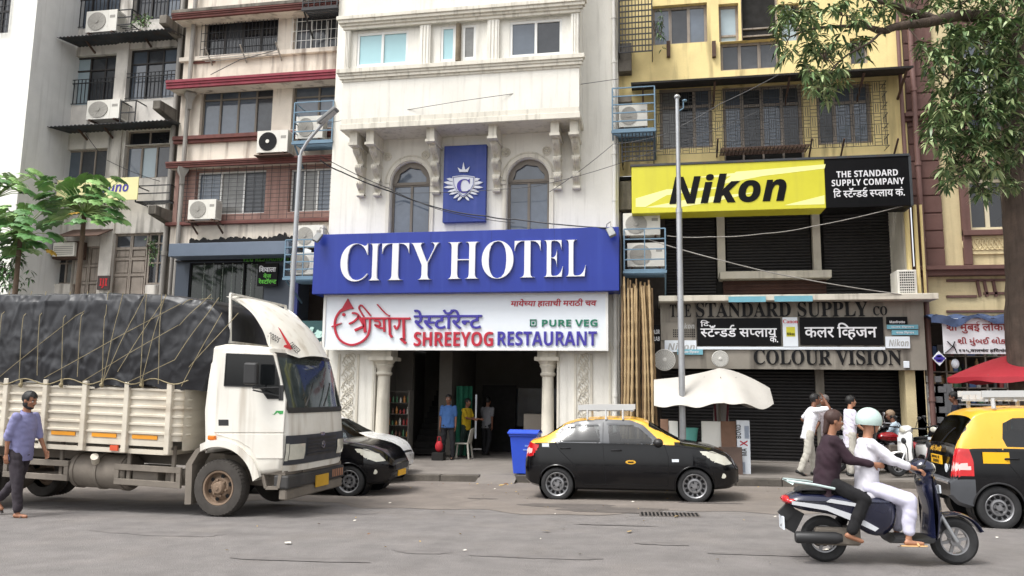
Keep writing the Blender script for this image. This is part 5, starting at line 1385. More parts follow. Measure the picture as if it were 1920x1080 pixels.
    def sy(x, z):                                    # half width of the side at (x, z)
        i = int(np.argmin(abs(xs-x))); r = R_[i]; k = int(np.argmin(abs(r[:i_roof+1,1]-z))); return float(r[k,0])
    for s in (-1, 1):
        seams = MB()
        for line in S['seams']:
            for a, b in zip(line, line[1:]):
                n = max(1, int(math.hypot(b[0]-a[0], b[1]-a[1])/.06))
                P = [(a[0]+(b[0]-a[0])*k/n, s*(sy(a[0]+(b[0]-a[0])*k/n, a[1]+(b[1]-a[1])*k/n)-.001), a[1]+(b[1]-a[1])*k/n) for k in range(n+1)]
                seams.tube(P, .005, 4)
        seams.build('door_seam', M_black, t)
        for ax, az, ar in arches:
            mb = MB(); P = [(ax+(ar+.004)*math.cos(q), s*(sy(ax+(ar+.03)*math.cos(q), az+(ar+.03)*math.sin(q))+.002), az+(ar+.004)*math.sin(q)) for q in np.linspace(-.35, PI+.35, 24)]
            mb.tube(P, .013, 6); mb.build('arch_lip', paint if S.get('lip', True) else M_plas, t, smooth=50)
            mb = MB(); mb.lathe([(ar+.005,-hw*.9),(ar+.005,-hw*.45),(0,-hw*.45)] if s < 0 else [(ar+.005,hw*.9),(ar+.005,hw*.45),(0,hw*.45)], (ax,0,az), 'y', 24, cap=False); mb.build('wheel_well', M_black, t)
            add_wheel(t, ax, s*(hw-.12), S['wr'], S['wr'], .175, S['rr'], s)
        for hx, hz in S['handles']:
            y = s*(sy(hx, hz)+.02); mb = MB(); mb.tube([(hx-.09,y-s*.018,hz),(hx-.07,y,hz+.003),(hx+.07,y,hz+.003),(hx+.09,y-s*.018,hz)], .014, 6); mb.build('door_handle', paint, t, smooth=50)
        if 'mirror' in S:
            mx, mz = S['mirror']; y0 = sy(mx, mz-.05); mb = MB(); mb.ball((mx, s*(y0+.12), mz), .09, .115, .075, 14, 10); mb.tube([(mx+.03,s*(y0-.02),mz-.05),(mx+.02,s*(y0+.08),mz-.03)], .03, 6); mb.build('wing_mirror', M_plas if paint is not M_carwht else paint, t, smooth=60)
    mb = MB(); mb.box(S['floor'][0], S['floor'][1], -hw*.7, hw*.7, .24, .36); mb.build('underbody', M_black, t)
    if S.get('seats', True):
        for sx_, n_ in S['seatx']:
            for yy in ((-.36,.36) if n_ == 2 else (0,)):
                mb = MB(); wd = .24 if n_ == 2 else .6
                mb.box(sx_-.05, sx_+.42, yy-wd, yy+wd, .45, .62); mb.bar((sx_-.02,yy,.6),(sx_-.2,yy,1.12), wd*2, .13, up=Vector((0,1,0))); mb.bar((sx_-.21,yy,1.13),(sx_-.24,yy,1.27), .22, .09, up=Vector((0,1,0)))
                mb.build('seat', M_seat, t, bevel=.03, seg=2)
        mb = MB(); mb.tube([(S['seatx'][0][0]+.62+.04*math.sin(a), -.36+.17*math.cos(a), .93+.15*math.sin(a)) for a in np.linspace(0, 2*PI, 17)], .014, 6); mb.build('steering_wheel', M_plas, t)
    t['_sy'] = 0; del t['_sy']
    return t, sy
# ---------------------------------------------------------------- the sedan
SED = dict(ends=(-.61, 3.21), hw=.845, zmid=.58, wr=.295, rr=.205,
    bottom=[(-.61,.34),(-.5,.26),(-.3,.22),(.4,.19),(2.1,.18),(2.8,.22),(3.05,.24),(3.21,.34)],
    top=[(-.61,.62),(-.6,.80),(-.585,1.0),(-.55,1.06),(-.42,1.085),(-.24,1.15),(-.05,1.27),(.12,1.385),(.3,1.44),(.55,1.475),(.97,1.495),(1.35,1.485),(1.58,1.44),(1.75,1.345),(2.0,1.19),(2.24,1.055),(2.5,1.02),(2.8,.955),(3.0,.87),(3.12,.76),(3.17,.68),(3.21,.60)],
    belt=[(-.61,.58),(-.585,.92),(-.5,1.02),(-.2,1.03),(.3,1.03),(1.3,1.01),(2.2,1.0),(2.4,.98),(2.7,.91),(2.95,.80),(3.1,.69),(3.21,.56)],
    plan=[(-.61,.70),(-.58,.80),(-.5,.88),(-.3,.95),(.1,.99),(.6,1),(2.0,1),(2.4,.985),(2.7,.95),(2.95,.86),(3.08,.76),(3.16,.66),(3.21,.52)],
    yroof=[(-.61,.66),(-.4,.72),(-.2,.69),(.1,.61),(.4,.575),(1.4,.57),(1.7,.61),(2.0,.67),(2.25,.74),(2.6,.72),(3.21,.66)],
    zroof=[(-.61,.60),(-.56,1.02),(-.42,1.055),(-.24,1.1),(-.05,1.21),(.12,1.325),(.3,1.385),(.55,1.42),(.97,1.44),(1.35,1.43),(1.55,1.385),(1.75,1.285),(2.0,1.135),(2.24,1.025),(2.5,.995),(2.8,.93),(3.0,.845),(3.12,.735),(3.21,.58)],
    arches=[(0,.295,.335),(2.43,.295,.335)],
    side=[('rear_window',[(.06,1.05),(.07,1.16),(.19,1.29),(.40,1.335),(.76,1.345),(.79,1.04)]),
          ('front_window',[(.955,1.035),(.93,1.345),(1.36,1.345),(1.48,1.30),(1.71,1.10),(1.72,1.02)]),
          ('pillar',[(-.03,1.035),(-.01,1.18),(.13,1.345),(.38,1.42),(.83,1.45),(1.34,1.43),(1.56,1.345),(1.91,1.012)]),
          ('tail_lens',[(-.62,.84),(-.47,.84),(-.45,.92),(-.62,.94)]),('taillight',[(-.62,.78),(-.47,.78),(-.35,.93),(-.33,.985),(-.55,1.05),(-.62,1.03)]),
          ('headlight',[(2.52,.90),(2.76,.895),(2.98,.80),(3.10,.67),(2.95,.655),(2.74,.73)]),
          ('rear_door',[(.36,.62),(.30,.68),(.0,1.032),(.84,1.027),(.88,.3),(.46,.3)]),
          ('front_door',[(.84,1.027),(1.93,1.008),(1.97,.8),(1.97,.3),(.88,.3)])],
    parts={'rear_window':('window',M_cglass,'two'),'front_window':('window',M_cglass,'two'),'tail_lens':('reversing_lamp',mat('pinkish_white_lens',srgb(226,190,186),.15,var=.1,coat=.6),'two'),'taillight':('taillight',M_lampr,'two'),'headlight':('headlight',M_lampw,'two'),
           'rear_door':('door',M_carblk,'two'),'front_door':('door',M_carblk,'two'),'windscreen':('windscreen',M_cglass,'one'),'rear_glass':('rear_window',M_cglassd,'one'),'grille':('grille',M_plas,'one'),'lower_grille':('bumper_vent',M_plas,'two')},
    topzones=[('windscreen',1.66,2.21,.63),('rear_glass',-.22,.09,.6)],
    ends_zones=[('lower_grille',3.1,.30,.44,-.01,.5),('grille',3.1,.54,.66,-.01,.36)],
    yellow=lambda c: c[2] > 1.0 and -.5 < c[0] < 2.2 and not (c[0] > 2.1 and c[2] < 1.05),
    seams=[[(-.03,1.03),(.05,.9),(.30,.66),(.38,.5),(.46,.3),(.88,.3)],[(.84,1.39),(.84,1.0),(.88,.3)],[(.88,.3),(1.97,.3),(1.99,.8),(1.93,1.0)],[(2.0,1.0),(2.55,.93),(2.95,.82)],[(-.55,.6),(-.3,.63),(-.28,.3)],[(2.75,.62),(3.0,.55)],[(2.75,.62),(2.78,.3)]],
    handles=[(.16,.93),(1.08,.90)], mirror=(1.82,1.05), floor=(-.25,2.75), seatx=[(1.05,2),(.25,1)])
def lettering_flat(name, src, M, w_, h_, m, par, d=.003):
    """lettering w_ x h_ in the local frame of M: x along the words, z up, facing -y"""
    mb = letter_mb(src, 0, w_, 0, h_, 0, d); mb.xf(M); mb.v = [tuple(Vector(p)+wloc(par)) for p in mb.v]; return mb.build(name, m, par, merge=False, recalc=False)
t, sy = car('taxi', 'black sedan taxi with yellow roof and white roof rack parked before the hotel', SED, M_carblk)
taxi = t
mb = MB()
for i in range(4): y = -.5+.333*i; mb.bar((.42,y,1.63), (1.36,y,1.63), .03, .07)
for x in (.42,.74,1.05,1.36): mb.bar((x,-.55,1.60), (x,.55,1.60), .04, .03)
for s in (-1,1):
    mb.bar((.38,s*.55,1.66), (1.4,s*.55,1.66), .03, .1)
    for x in (.55,.89,1.2): mb.tube([(x,s*.55,1.62),(x,s*.56,1.54),(x,s*.58,1.44)], .02, 6)
mb.build('roof_rack', mat('grey_white_rack', srgb(190,190,188), .5, var=.06), t)
def oval(par, x, z, rx, rz, m, s=-1):
    y = s*(sy(x, z)+.004); mb = MB(); mb.lathe([(rx,0),(rx*.97,-.003 if s < 0 else .003),(0,-.003 if s < 0 else .003)], (0,0,0), 'y', 24); mb.v = [(x+p[0], y+p[1], z+p[2]*rz/rx) for p in mb.v]; return mb.build('door_emblem', m, par)
oval(t, 1.33, .70, .092, .036, M_caryel); y = -(sy(1.33,.7)+.0085)
mb = MB(); mb.box(-.05,.05,-.002,0,-.012,.012); mb.v = [(1.33+p[0], y+p[1], .70+p[2]) for p in mb.v]; mb.build('emblem_line', M_black, t)
def sticker(par, x0, x1, z0, z1, m, name='sticker', s=-1):
    mb = MB(); y = -(max(sy(x0,z0),sy(x1,z1),sy(x0,z1),sy(x1,z0))+.004); mb.box(x0,x1,y-.002,y,z0,z1); return mb.build(name, m, par)
sticker(t, -.27, -.14, .955, 1.02, M_signw); sticker(t, 2.05, 2.17, .71, .76, M_signw, 'side_badge')
mb = MB(); mb.box(3.2,3.225,-.22,.22,.35,.46); mb.build('number_plate', M_plate, t); mb = MB(); mb.box(3.2,3.22,-.36,.36,.48,.58); mb.build('grille', M_plas, t)
mb = MB(); mb.lathe([(.055,0),(.055,-.012),(0,-.014)], (0,0,0), 'y', 14); mb.v = [(2.93+p[0]*.8, -(sy(2.93,.47)-.004)+p[1], .47+p[2]*.8) for p in mb.v]; mb.build('fog_lamp', M_lampw, t)
t2 = dup(t)                                          # before the rack taxi is placed: the dark one behind the lorry
for c in list(t2.children):
    if c.name.split('.')[0] in ('roof_rack','door_emblem','lettering','emblem_line'):
        for k_ in list(c.children): bpy.data.objects.remove(k_)
        bpy.data.objects.remove(c)
tilt = -math.atan(SLOPE)
def place(o, x, y, rz=0., ry=None, dz=0.): o.location = (x, y, gz(x, y)+dz); o.rotation_euler = (0, tilt if ry is None else ry, rz)
place(t, -1.79, 15.06)
t2.name = 'parked_taxi'; tag(t2, 'black car with yellow number plate half hidden behind the lorry cab', 'car')
place(t2, -8.17, 14.95)
W2 = dict(SED); W2['parts'] = dict(SED['parts']); W2['parts']['front_door'] = ('door',M_carwht,'two'); W2['parts']['rear_door'] = ('door',M_carwht,'two')
W2['yellow'] = lambda c: False; W2['pillarmat'] = M_plas
t3, _ = car('white_car', 'white car with rounded bonnet mostly hidden behind the black car', W2, M_carwht, 'car')
t3.scale = (1.06,1.05,.97); place(t3, -8.95, 17.1, 0, dz=.03)
# ---------------------------------------------------------------- the small hatchback taxi at the edge
HAT = dict(ends=(-.60, 2.95), hw=.76, zmid=.62, wr=.285, rr=.18,
    bottom=[(-.60,.42),(-.5,.30),(-.3,.24),(2.5,.2),(2.95,.36)],
    top=[(-.60,.60),(-.585,.66),(-.55,.74),(-.53,.95),(-.50,1.06),(-.40,1.26),(-.27,1.46),(-.18,1.555),(-.05,1.60),(.4,1.635),(1.0,1.63),(1.4,1.57),(1.9,1.2),(2.1,1.07),(2.6,.96),(2.85,.8),(2.95,.6)],
    belt=[(-.60,.56),(-.55,.68),(-.52,.9),(-.48,1.03),(-.3,1.05),(.5,1.05),(1.9,1.0),(2.4,.92),(2.95,.55)],
    plan=[(-.60,.88),(-.57,.93),(-.5,.965),(-.3,.99),(.2,1),(1.9,1),(2.5,.93),(2.95,.6)],
    yroof=[(-.60,.70),(-.5,.68),(-.27,.60),(0,.575),(1.3,.57),(1.9,.64),(2.95,.64)],
    zroof=[(-.60,.58),(-.53,.92),(-.49,1.05),(-.40,1.22),(-.27,1.40),(-.18,1.49),(-.05,1.535),(.4,1.565),(1.0,1.56),(1.4,1.5),(1.9,1.15),(2.1,1.03),(2.95,.58)],
    arches=[(0,.285,.325),(2.38,.285,.325)], side=[('rear_window',[(.16,1.09),(.12,1.2),(.16,1.40),(.3,1.47),(.62,1.48),(.64,1.08)]),('front_window',[(.74,1.08),(.72,1.48),(1.25,1.45),(1.7,1.08)]),
          ('tail_lens',[(-.62,.78),(-.33,.78),(-.33,.85),(-.62,.85)]),('taillight',[(-.62,.70),(-.30,.70),(-.29,.9),(-.33,1.06),(-.50,1.07),(-.62,1.0)]),('rear_door',[(.38,.55),(.1,1.07),(.68,1.06),(.7,.3),(.44,.3)])],
    parts={'rear_window':('window',M_cglass,'two'),'front_window':('window',M_cglass,'two'),'tail_lens':('reversing_lamp',mat('pinkish_white_lens',srgb(226,190,186),.15,var=.1,coat=.6),'two'),'taillight':('taillight',M_lampr,'two'),'rear_door':('door',M_carblk,'two'),'windscreen':('windscreen',M_cglass,'one'),'rear_glass':('rear_window',M_cglassd,'one'),'bumper':('bumper',mat('dull_grey_bumper',srgb(74,76,80),.5,var=.12),'one'),'tailgate_strip':('tailgate_strip',M_lampr,'one')},
    topzones=[('windscreen',1.45,1.95,.55),('rear_glass',-.465,-.235,.60)], ends_zones=[('bumper',-.29,.26,.66,0,2),('tailgate_strip',-.5,.685,.72,0,.45)],
    yellow=lambda c: c[2] > 1.06 and (c[0] > -.3 or c[1] > .62) or c[2] > 1.50, seams=[[(.0,1.06),(.1,.95),(.38,.55),(.44,.3),(.7,.3)],[(.68,1.5),(.68,1.05),(.7,.3)]], handles=[(.2,.93)], floor=(-.2,2.5), seatx=[(1.0,2),(.2,1)], lip=False, n=190)
th, sy2 = car('hatchback_taxi', 'small black and yellow hatchback taxi cut off by the picture edge', HAT, M_carblk)
sy = sy2
mb = MB()
for i in range(4): y = -.45+.3*i; mb.bar((.0,y,1.75), (1.1,y,1.75), .035, .08)
for x in (.02,.4,.8,1.1): mb.bar((x,-.52,1.71), (x,.52,1.71), .04, .03)
for s in (-1,1):
    mb.bar((-.04,s*.52,1.80), (1.14,s*.52,1.80), .03, .09)
    for x in (.1,.8): mb.tube([(x,s*.52,1.74),(x,s*.53,1.6)], .03, 6)
mb.build('roof_rack', MATS['grey_white_rack'], th)
mb = MB(); mb.box(-.27,.1,-.61,-.6,1.13,1.16); 
mb = MB(); mb.box(-.592,-.565,-.28,.18,.82,.94); mb.build('number_plate', M_plate, th)
Mr = Matrix.Rotation(-PI/2, 4, 'Z')
lettering_flat('lettering', sans('MH02 R'), Matrix.Translation((-.596,.13,.895)) @ Mr, .36, .035, M_black, th); lettering_flat('lettering', sans('3880'), Matrix.Translation((-.596,.10,.835)) @ Mr, .3, .045, M_black, th)
lettering_flat('lettering', indic('\u092e\u0941\u0902\u092c\u0908 \u091f\u0945\u0915^\u0938\u0940'), Matrix.Translation((-.555,.45,.97)) @ Mr @ Matrix.Rotation(-.25,4,'X'), .62, .1, M_caryel, th)
mb = MB(); mb.lathe([(.06,0),(.06,-.012),(0,-.012)], (-.555,-.42,.78), 'x', 16); mb.build('round_sticker', M_signw, th)
sticker(th, -.17, .17, .87, 1.02, M_plate, 'number_sticker')
y = -(max(sy(-.17,1.0),sy(.17,1.0))+.012); lettering_flat('lettering', sans('3880'), Matrix.Translation((-.12,y,.885)), .24, .06, M_black, th); lettering_flat('lettering', sans('MH.02.R'), Matrix.Translation((-.12,y,.965)), .22, .035, M_black, th)
mb = MB(); mb.tube([(-.59,y_,.60) for y_ in np.linspace(-.62,.62,9)], .03, 6); mb.build('bumper_bar', M_chrome, th)
mb = MB(); mb.tube([(-.50,-.02,1.10),(-.42,-.15,1.24),(-.36,-.3,1.33)], .009, 5); mb.build('rear_wiper', M_plas, th)
th.scale = (.95,.93,1.0); place(th, 4.52, 12.33, rad(-2))

# ================================================================ the lorry
M_lw = mat('dirty_white_lorry_paint', srgb(222,219,210), .45, var=.05, scale=1.5, streak=.6, streakcol=srgb(146,130,108), blotch=.45, blotchcol=srgb(180,166,144), coat=.1)
M_bed = mat('scuffed_white_cargo_side', srgb(206,198,182), .6, var=.08, scale=2, streak=.4, streakcol=srgb(132,112,88), blotch=.45, blotchcol=srgb(168,150,124), smap=(1.2,1.2,6))
M_tarp = mat('charcoal_tarpaulin', srgb(38,39,43), .45, var=.2, scale=2.5, crease=.6, bscale=5, spec=.5, bstretch=(1,1,.75))
M_rope = mat('straw_rope', srgb(150,138,108), .9, var=.2)
M_under = mat('dusty_grey_underframe', srgb(122,114,104), .8, var=.2, blotch=.5, blotchcol=srgb(80,72,64))
M_drim = mat('dusty_brown_rim', srgb(128,108,90), .8, var=.2, scale=5, blotch=.4, blotchcol=srgb(86,72,62))
M_mud = mat('dusty_tyre', srgb(66,62,58), .9, var=.2, scale=5, bump=.2, bscale=50)
lorry = thing('lorry', 'white cargo lorry with roped black tarpaulin load and air deflector over the cab', 'lorry', (0,0,0))
KX = .037
def LB(mb, name, m, par=None, **kw):                 # the body sits nose-down on its springs
    mb.v = [(x, y, z-KX*x) for x, y, z in mb.v]; return mb.build(name, m, par or lorry, **kw)
LYAW = rad(-2); LP0 = Vector((-6.445, 10.80, 0)); LT_ = Vector((math.cos(LYAW), math.sin(LYAW), 0)); LN_ = Vector((-LT_.y, LT_.x, 0))
def lp(cx, cy):                                      # a point measured on the near side of the lorry -> its own side plane
    d = ray(cx/2.25, 520+cy/2.25); P = d*(LP0.dot(LN_)/d.dot(LN_)); x = (P-LP0).dot(LT_); return (x, P.z-gz(P.x, 10.9)+KX*x)
HWL = 1.0
outl = [lp(*p) for p in ((862,690),(862,560),(880,430),(903,300),(915,284),(960,279),(1090,288))]+[(.84,2.52),(.93,2.3),(1.10,1.72),(1.14,1.60),(1.17,1.26),(1.17,.98),(1.12,.72)]+[lp(*p) for p in ((1150,832),)]
arc = [(.57*math.cos(a)+.03, .42+.57*math.sin(a)) for a in np.linspace(.35, 2.1, 14)]
outl = [p for p in outl]+[(a, b) for a, b in arc]
def cab_ring(inset, y):
    P = outl; n = len(P); out = []
    for i in range(n):
        a, b, c = P[i-1], P[i], P[(i+1)%n]; d1 = (b[0]-a[0], b[1]-a[1]); d2 = (c[0]-b[0], c[1]-b[1])
        nx_, nz_ = d1[1]+d2[1], -(d1[0]+d2[0]); L = math.hypot(nx_, nz_) or 1
        q = [b[0]-nx_/L*inset*-1, b[1]-nz_/L*inset*-1] if False else [b[0]+nx_/L*inset, b[1]+nz_/L*inset]
        out.append(q)
    # plan curve of the front
    return [(x-(.10*abs(y/HWL)**4 if x > .8 else 0), y, z) for x, z in out]
ys = [(-1.0,.07),(-.985,.03),(-.95,.008),(-.9,0),(-.6,0),(-.2,0),(.2,0),(.6,0),(.9,0),(.95,.008),(.985,.03),(1.0,.07)]
mb = MB(); n = len(outl); rings = [cab_ring(i_, y*HWL) for y, i_ in ys]
for r in rings: mb.v += r
for k_ in range(len(rings)-1):
    for i in range(n): mb.f.append((k_*n+i, k_*n+(i+1)%n, (k_+1)*n+(i+1)%n, (k_+1)*n+i)); mb.mi.append(0)
mb.f.append(tuple(range(n))); mb.f.append(tuple((len(rings)-1)*n+i for i in range(n-1,-1,-1))); mb.mi += [0,0]
LB(mb, 'cab', M_lw, smooth=40)
YN_ = -HWL-.002
def plate_(poly, y0, y1, name, m, par=None, bev=0): mb = MB(); mb.prism(poly, y0, y1); return LB(mb, name, m, par, bevel=bev)
door = [lp(*p) for p in ((912,655),(920,560),(955,318),(1172,325),(1192,420),(1213,520),(1203,655))]
do = plate_([lp(*p) for p in ((910,770),(910,655),(925,470),(952,315),(1175,322),(1196,430),(1215,520),(1200,770))][1:7]+[lp(1203,655)], YN_-.012, YN_+.03, 'door', M_lw, bev=.006)
dl = plate_([lp(*p) for p in ((912,660),(1202,660),(1198,765),(1085,765),(1060,720),(1010,690))], YN_-.010, YN_+.03, 'door_lower_panel', M_lw, bev=.006)
wp_ = [lp(*p) for p in ((958,458),(970,322),(1165,330),(1190,430),(1194,512),(1140,512),(1112,470),(1090,462))]
plate_(wp_, YN_-.018, YN_+.0, 'window', mat('lorry_side_glass', (.008,.009,.01,1), .05, var=.2, spec=.6), do)
mb = MB(); W_ = wp_+wp_[:1]
for a, b in zip(W_, W_[1:]): mb.bar((a[0],YN_-.02,a[1]), (b[0],YN_-.02,b[1]), .012)
a, b = lp(1110,340), lp(1118,462); LB(mb, 'window_seal', M_plas, do)
hp = [lp(*p) for p in ((930,600),(973,600),(973,626),(930,626))]; plate_(hp, YN_-.016, YN_, 'door_handle', M_plas, do, .004)
# front: windscreen, panel, grille, lamps
def front_patch(z0, z1, y0, y1, off, nz=8, ny=14, mb=None, k=0):
    segs = sorted([(p[1], p[0]) for p in outl if p[0] > .83 and p[1] > .69]); zz = [s[0] for s in segs]; xx = [s[1] for s in segs]
    mb = mb or MB()
    def f(u, v):
        z = z0+(z1-z0)*u; y = y0+(y1-y0)*v; x = float(np.interp(z, zz, xx)); return (x-.10*abs(y/HWL)**4+off, y, z+off*.25)
    vs = [f(i/nz, j/ny) for i in range(nz+1) for j in range(ny+1)]
    return mb.add(vs, [(i*(ny+1)+j,(i+1)*(ny+1)+j,(i+1)*(ny+1)+j+1,i*(ny+1)+j+1) for i in range(nz) for j in range(ny)], k)
LB(front_patch(1.63, 2.40, -.90, .90, .006), 'windscreen', mat('greenish_windscreen', (.06,.075,.075,1), .05, var=.5, scale=1.5, spec=.7), smooth=60)
wsf = front_patch(1.56, 1.64, -.93, .93, .010, 2); front_patch(2.39, 2.46, -.9, .9, .008, 2, mb=wsf); front_patch(1.60, 2.44, -.95, -.89, .010, 8, 2, mb=wsf); front_patch(1.60, 2.44, .89, .95, .010, 8, 2, mb=wsf)
LB(wsf, 'windscreen_seal', M_plas, smooth=60)
mb = MB()
for yy, y2 in ((-.55,-.15),(.05,.45)): 
    mb.tube([(1.17,yy,1.66),(1.125,(yy+y2)/2,1.82),(1.07,y2,2.02)], .012, 5)
LB(mb, 'wiper', M_plas)
LB(front_patch(.80, 1.23, -.985, .985, .012, 4, 20), 'front_panel', mat('dark_slate_panel', srgb(52,56,64), .5, var=.1), smooth=60)
mb = MB()
for i in range(5): front_patch(.90+i*.06, .935+i*.06, -.48, .48, .03, 1, 10, mb=mb)
LB(mb, 'grille_slats', M_plas); mb = MB(); mb.lathe([(.055,0),(.055,.02),(.04,.02),(.04,0)], (1.195,0,1.06), 'x', 18); mb.bar((1.21,-.03,1.06),(1.21,.03,1.06), .015, .012); LB(mb, 'front_badge', M_chrome)
mb = MB(); mb.box(1.182,1.198,-.06,.06,1.20,1.25); LB(mb, 'front_badge', M_chrome)
for s in (-1, 1):
    mb = MB(); front_patch(.87, 1.10, s*.92, s*.56, .028, 2, 6, mb=mb); LB(mb, 'headlight', M_lampw, smooth=60)
    mb = MB(); front_patch(.86, 1.11, s*.99, s*.93, .026, 2, 3, mb=mb); LB(mb, 'indicator', M_lampw, smooth=60)
mb = MB(); front_patch(.70, .79, -.98, .98, .016, 2, 16, mb=mb); LB(mb, 'front_skirt', M_lw, smooth=60)
mb = MB(); mb.box(1.0,1.14,-.97,.97,.46,.66); mb.box(.9,1.06,-.97,-.9,.46,.66); mb.box(.9,1.06,.9,.97,.46,.66); LB(mb, 'bumper', mat('scraped_black_bumper',srgb(44,44,46),.6,var=.3,blotch=.4,blotchcol=srgb(96,92,86)), bevel=.03, seg=2)
mb = MB(); mb.box(.98,1.11,-.95,.95,.30,.455); LB(mb, 'bumper_lower', M_under, bevel=.02)
mb = MB(); mb.box(1.14,1.155,-.1,.34,.40,.58); LB(mb, 'number_plate', mat('dusty_yellow_plate', srgb(196,152,40), .6, var=.15))
mb = MB()
for i in range(6): mb.box(1.136,1.143,.5+.07*i,.54+.07*i,.5,.62)
LB(mb, 'reflective_tape_stripe', mat('red_white_tape', srgb(170,120,90), .5, var=.3))
# wheel arch flare, step, mirror, indicator
mb = MB(); A = [(.60*math.cos(a)+.03, .43+.60*math.sin(a)) for a in np.linspace(.22, 2.1, 20)]; B = [(.70*math.cos(a)+.04, .45+.68*math.sin(a)) for a in np.linspace(.26, 2.05, 20)]
vs = [(x,-HWL-.05,z) for x, z in A]+[(x,-HWL-.05,z) for x, z in B]+[(x,-HWL+.02,z) for x, z in B]+[(x,-.55,z) for x, z in A]
for k_ in range(19): mb.f += [(k_,k_+1,21+k_,20+k_),(20+k_,21+k_,41+k_,40+k_),(60+k_,61+k_,k_+1,k_)]; mb.mi += [0,0,0]
mb.v = vs; LB(mb, 'wheel_arch_flare', M_lw, smooth=45)
p = lp(903,678); mb = MB(); mb.box(p[0]-.06,p[0]+.06,YN_-.05,YN_+.02,p[1]-.03,p[1]+.04); LB(mb, 'side_indicator', M_lampo, bevel=.015, seg=2)
mb = MB(); a, b = lp(1083,362), lp(1133,455); mb.box(a[0],b[0],YN_-.30,YN_-.20,b[1],a[1]); LB(mb, 'wing_mirror', M_plas, bevel=.03, seg=2)
mb = MB(); q = lp(1200,465); c = lp(1110,400); 
mb.tube([(q[0],YN_+.02,q[1]),(c[0],YN_-.2,q[1]-.02),(c[0],YN_-.22,c[1])], .013, 6); q2 = lp(1200,505); mb.tube([(q2[0],YN_+.02,q2[1]),(c[0],YN_-.2,q[1]-.05)], .012, 6); LB(mb, 'mirror_arm', M_plas)
mb = MB(); a, b = lp(1190,455), lp(1205,520); mb.box(a[0],b[0],YN_-.02,YN_+.01,b[1],a[1]); LB(mb, 'mirror_mount', M_plas)
g_ = [lp(*p) for p in ((1155,577),(1165,577),(1175,563),(1205,563),(1203,576),(1190,578),(1180,570),(1168,580))]; plate_(g_, YN_-.016, YN_-.011, 'door_badge', mat('leaf_green_badge', srgb(60,150,80), .5), do)
mb = MB(); 
for a, b in (((1105,835),(1118,890)),((1180,835),(1170,890)),((1118,890),(1170,890))): p, q = lp(*a), lp(*b); mb.bar((p[0],-HWL+.05,p[1]), (q[0],-HWL+.05,q[1]), .05, .05)
LB(mb, 'cab_step', M_under)
mb = MB(); mb.box(.6,1.08,-.95,.95,.66,.72); mb.box(-.2,1.1,-.45,.45,.42,.7); LB(mb, 'cab_floor', M_under)
# chassis and running gear
mb = MB()
for yy in (-.4,.4): mb.box(-6.2,.9,yy-.05,yy+.05,.66,.86)
for x in (-5.5,-4.5,-3.5,-2.5,-1.4,-.5): mb.box(x-.05,x+.05,-.36,.36,.68,.84)
LB(mb, 'chassis', M_under)
mb = MB(); mb.tube([(0,-.8,.43),(0,.8,.43)], .06, 10); mb.tube([(-4.5,-.8,.43),(-4.5,.8,.43)], .09, 10); mb.ball((-4.5,0,.43), .24, .3, .24); mb.tube([(-4.5,0,.45),(-1.2,0,.55)], .05, 8); mb.build('axle', M_under, lorry, smooth=40)
def lwheel(x, y, s, rr=.245):
    R, w_ = .42, .23; t_, r_ = MB(), MB(); h = w_/2
    t_.lathe([(rr,-h*.7),(rr+.02,-h),(R*.8,-h*1.05),(R*.93,-h),(R*.985,-h*.75),(R,-h*.3),(R,h*.3),(R*.985,h*.75),(R*.93,h),(R*.8,h*1.05),(rr,h*.7)], (0,0,0), 'y', 44, cap=False)
    for i in range(44):
        a = 2*PI*(i+.5)/44; t_.bar((R*.93*math.cos(a),-h*1.0,R*.93*math.sin(a)), (R*1.004*math.cos(a),-h*.45,R*1.004*math.sin(a)), .02, .012)
    r_.lathe([(rr+.012,-h*.8),(rr+.008,-h*.95),(rr*.93,-h*.9),(rr*.9,-h*.2),(rr*.78,-h*.1),(rr*.55,-h*.55),(rr*.45,-h*.55),(rr*.40,-h*.5),(rr*.36,-h*1.0),(rr*.3,-h*1.15),(rr*.12,-h*1.2),(rr*.1,-h*1.3),(0,-h*1.3)], (0,0,0), 'y', 36, cap=False)
    for i in range(6):
        a = 2*PI*i/6+.3; r_.lathe([(rr*.13,-.02),(0,-.022)], (rr*.70*math.cos(a),-h*.28,rr*.70*math.sin(a)), 'y', 10, 1)
        a += .5; r_.lathe([(.018,0),(.018,-.03),(0,-.03)], (rr*.48*math.cos(a),-h*.55,rr*.48*math.sin(a)), 'y', 6)
    M = Matrix.Translation((x,y,R)) @ Matrix.Rotation(PI if s > 0 else 0,4,'Z')
    t_.xf(M); r_.xf(M); o = t_.build('wheel', M_mud, lorry, smooth=40); r_.build('rim', [M_drim, M_black], o, smooth=35)
lwheel(0,-.86,-1); lwheel(0,.80,1); lwheel(-4.5,-.88,-1); lwheel(-4.5,.88,1); lwheel(-4.5,.62,1); lwheel(-4.5,-.62,-1)
mb = MB(); a, b, c = lp(870,728), lp(795,800), lp(775,960)
pts = [lp(*p) for p in ((872,728),(835,740),(805,790),(797,960),(770,960),(778,790),(820,728),(850,712))]
mb.prism(pts, -HWL+.05, -.62); LB(mb, 'mudguard', M_under)
mb = MB(); mb.lathe([(0,-.52),(.24,-.52),(.27,-.48),(.27,.48),(.24,.52),(0,.52)], (-2.18,-.68,.53), 'x', 20)
for x in (-2.6,-2.18,-1.76): mb.lathe([(.285,-.03),(.285,.03)], (x,-.68,.53), 'x', 20)
LB(mb, 'fuel_tank', M_under, smooth=35)
mb = MB(); mb.tube([(-2.2,-.9,.68),(-2.15,-.98,.75),(-2.13,-1.02,.78)], .06, 10); LB(mb, 'filler_cap', M_bed, smooth=40)
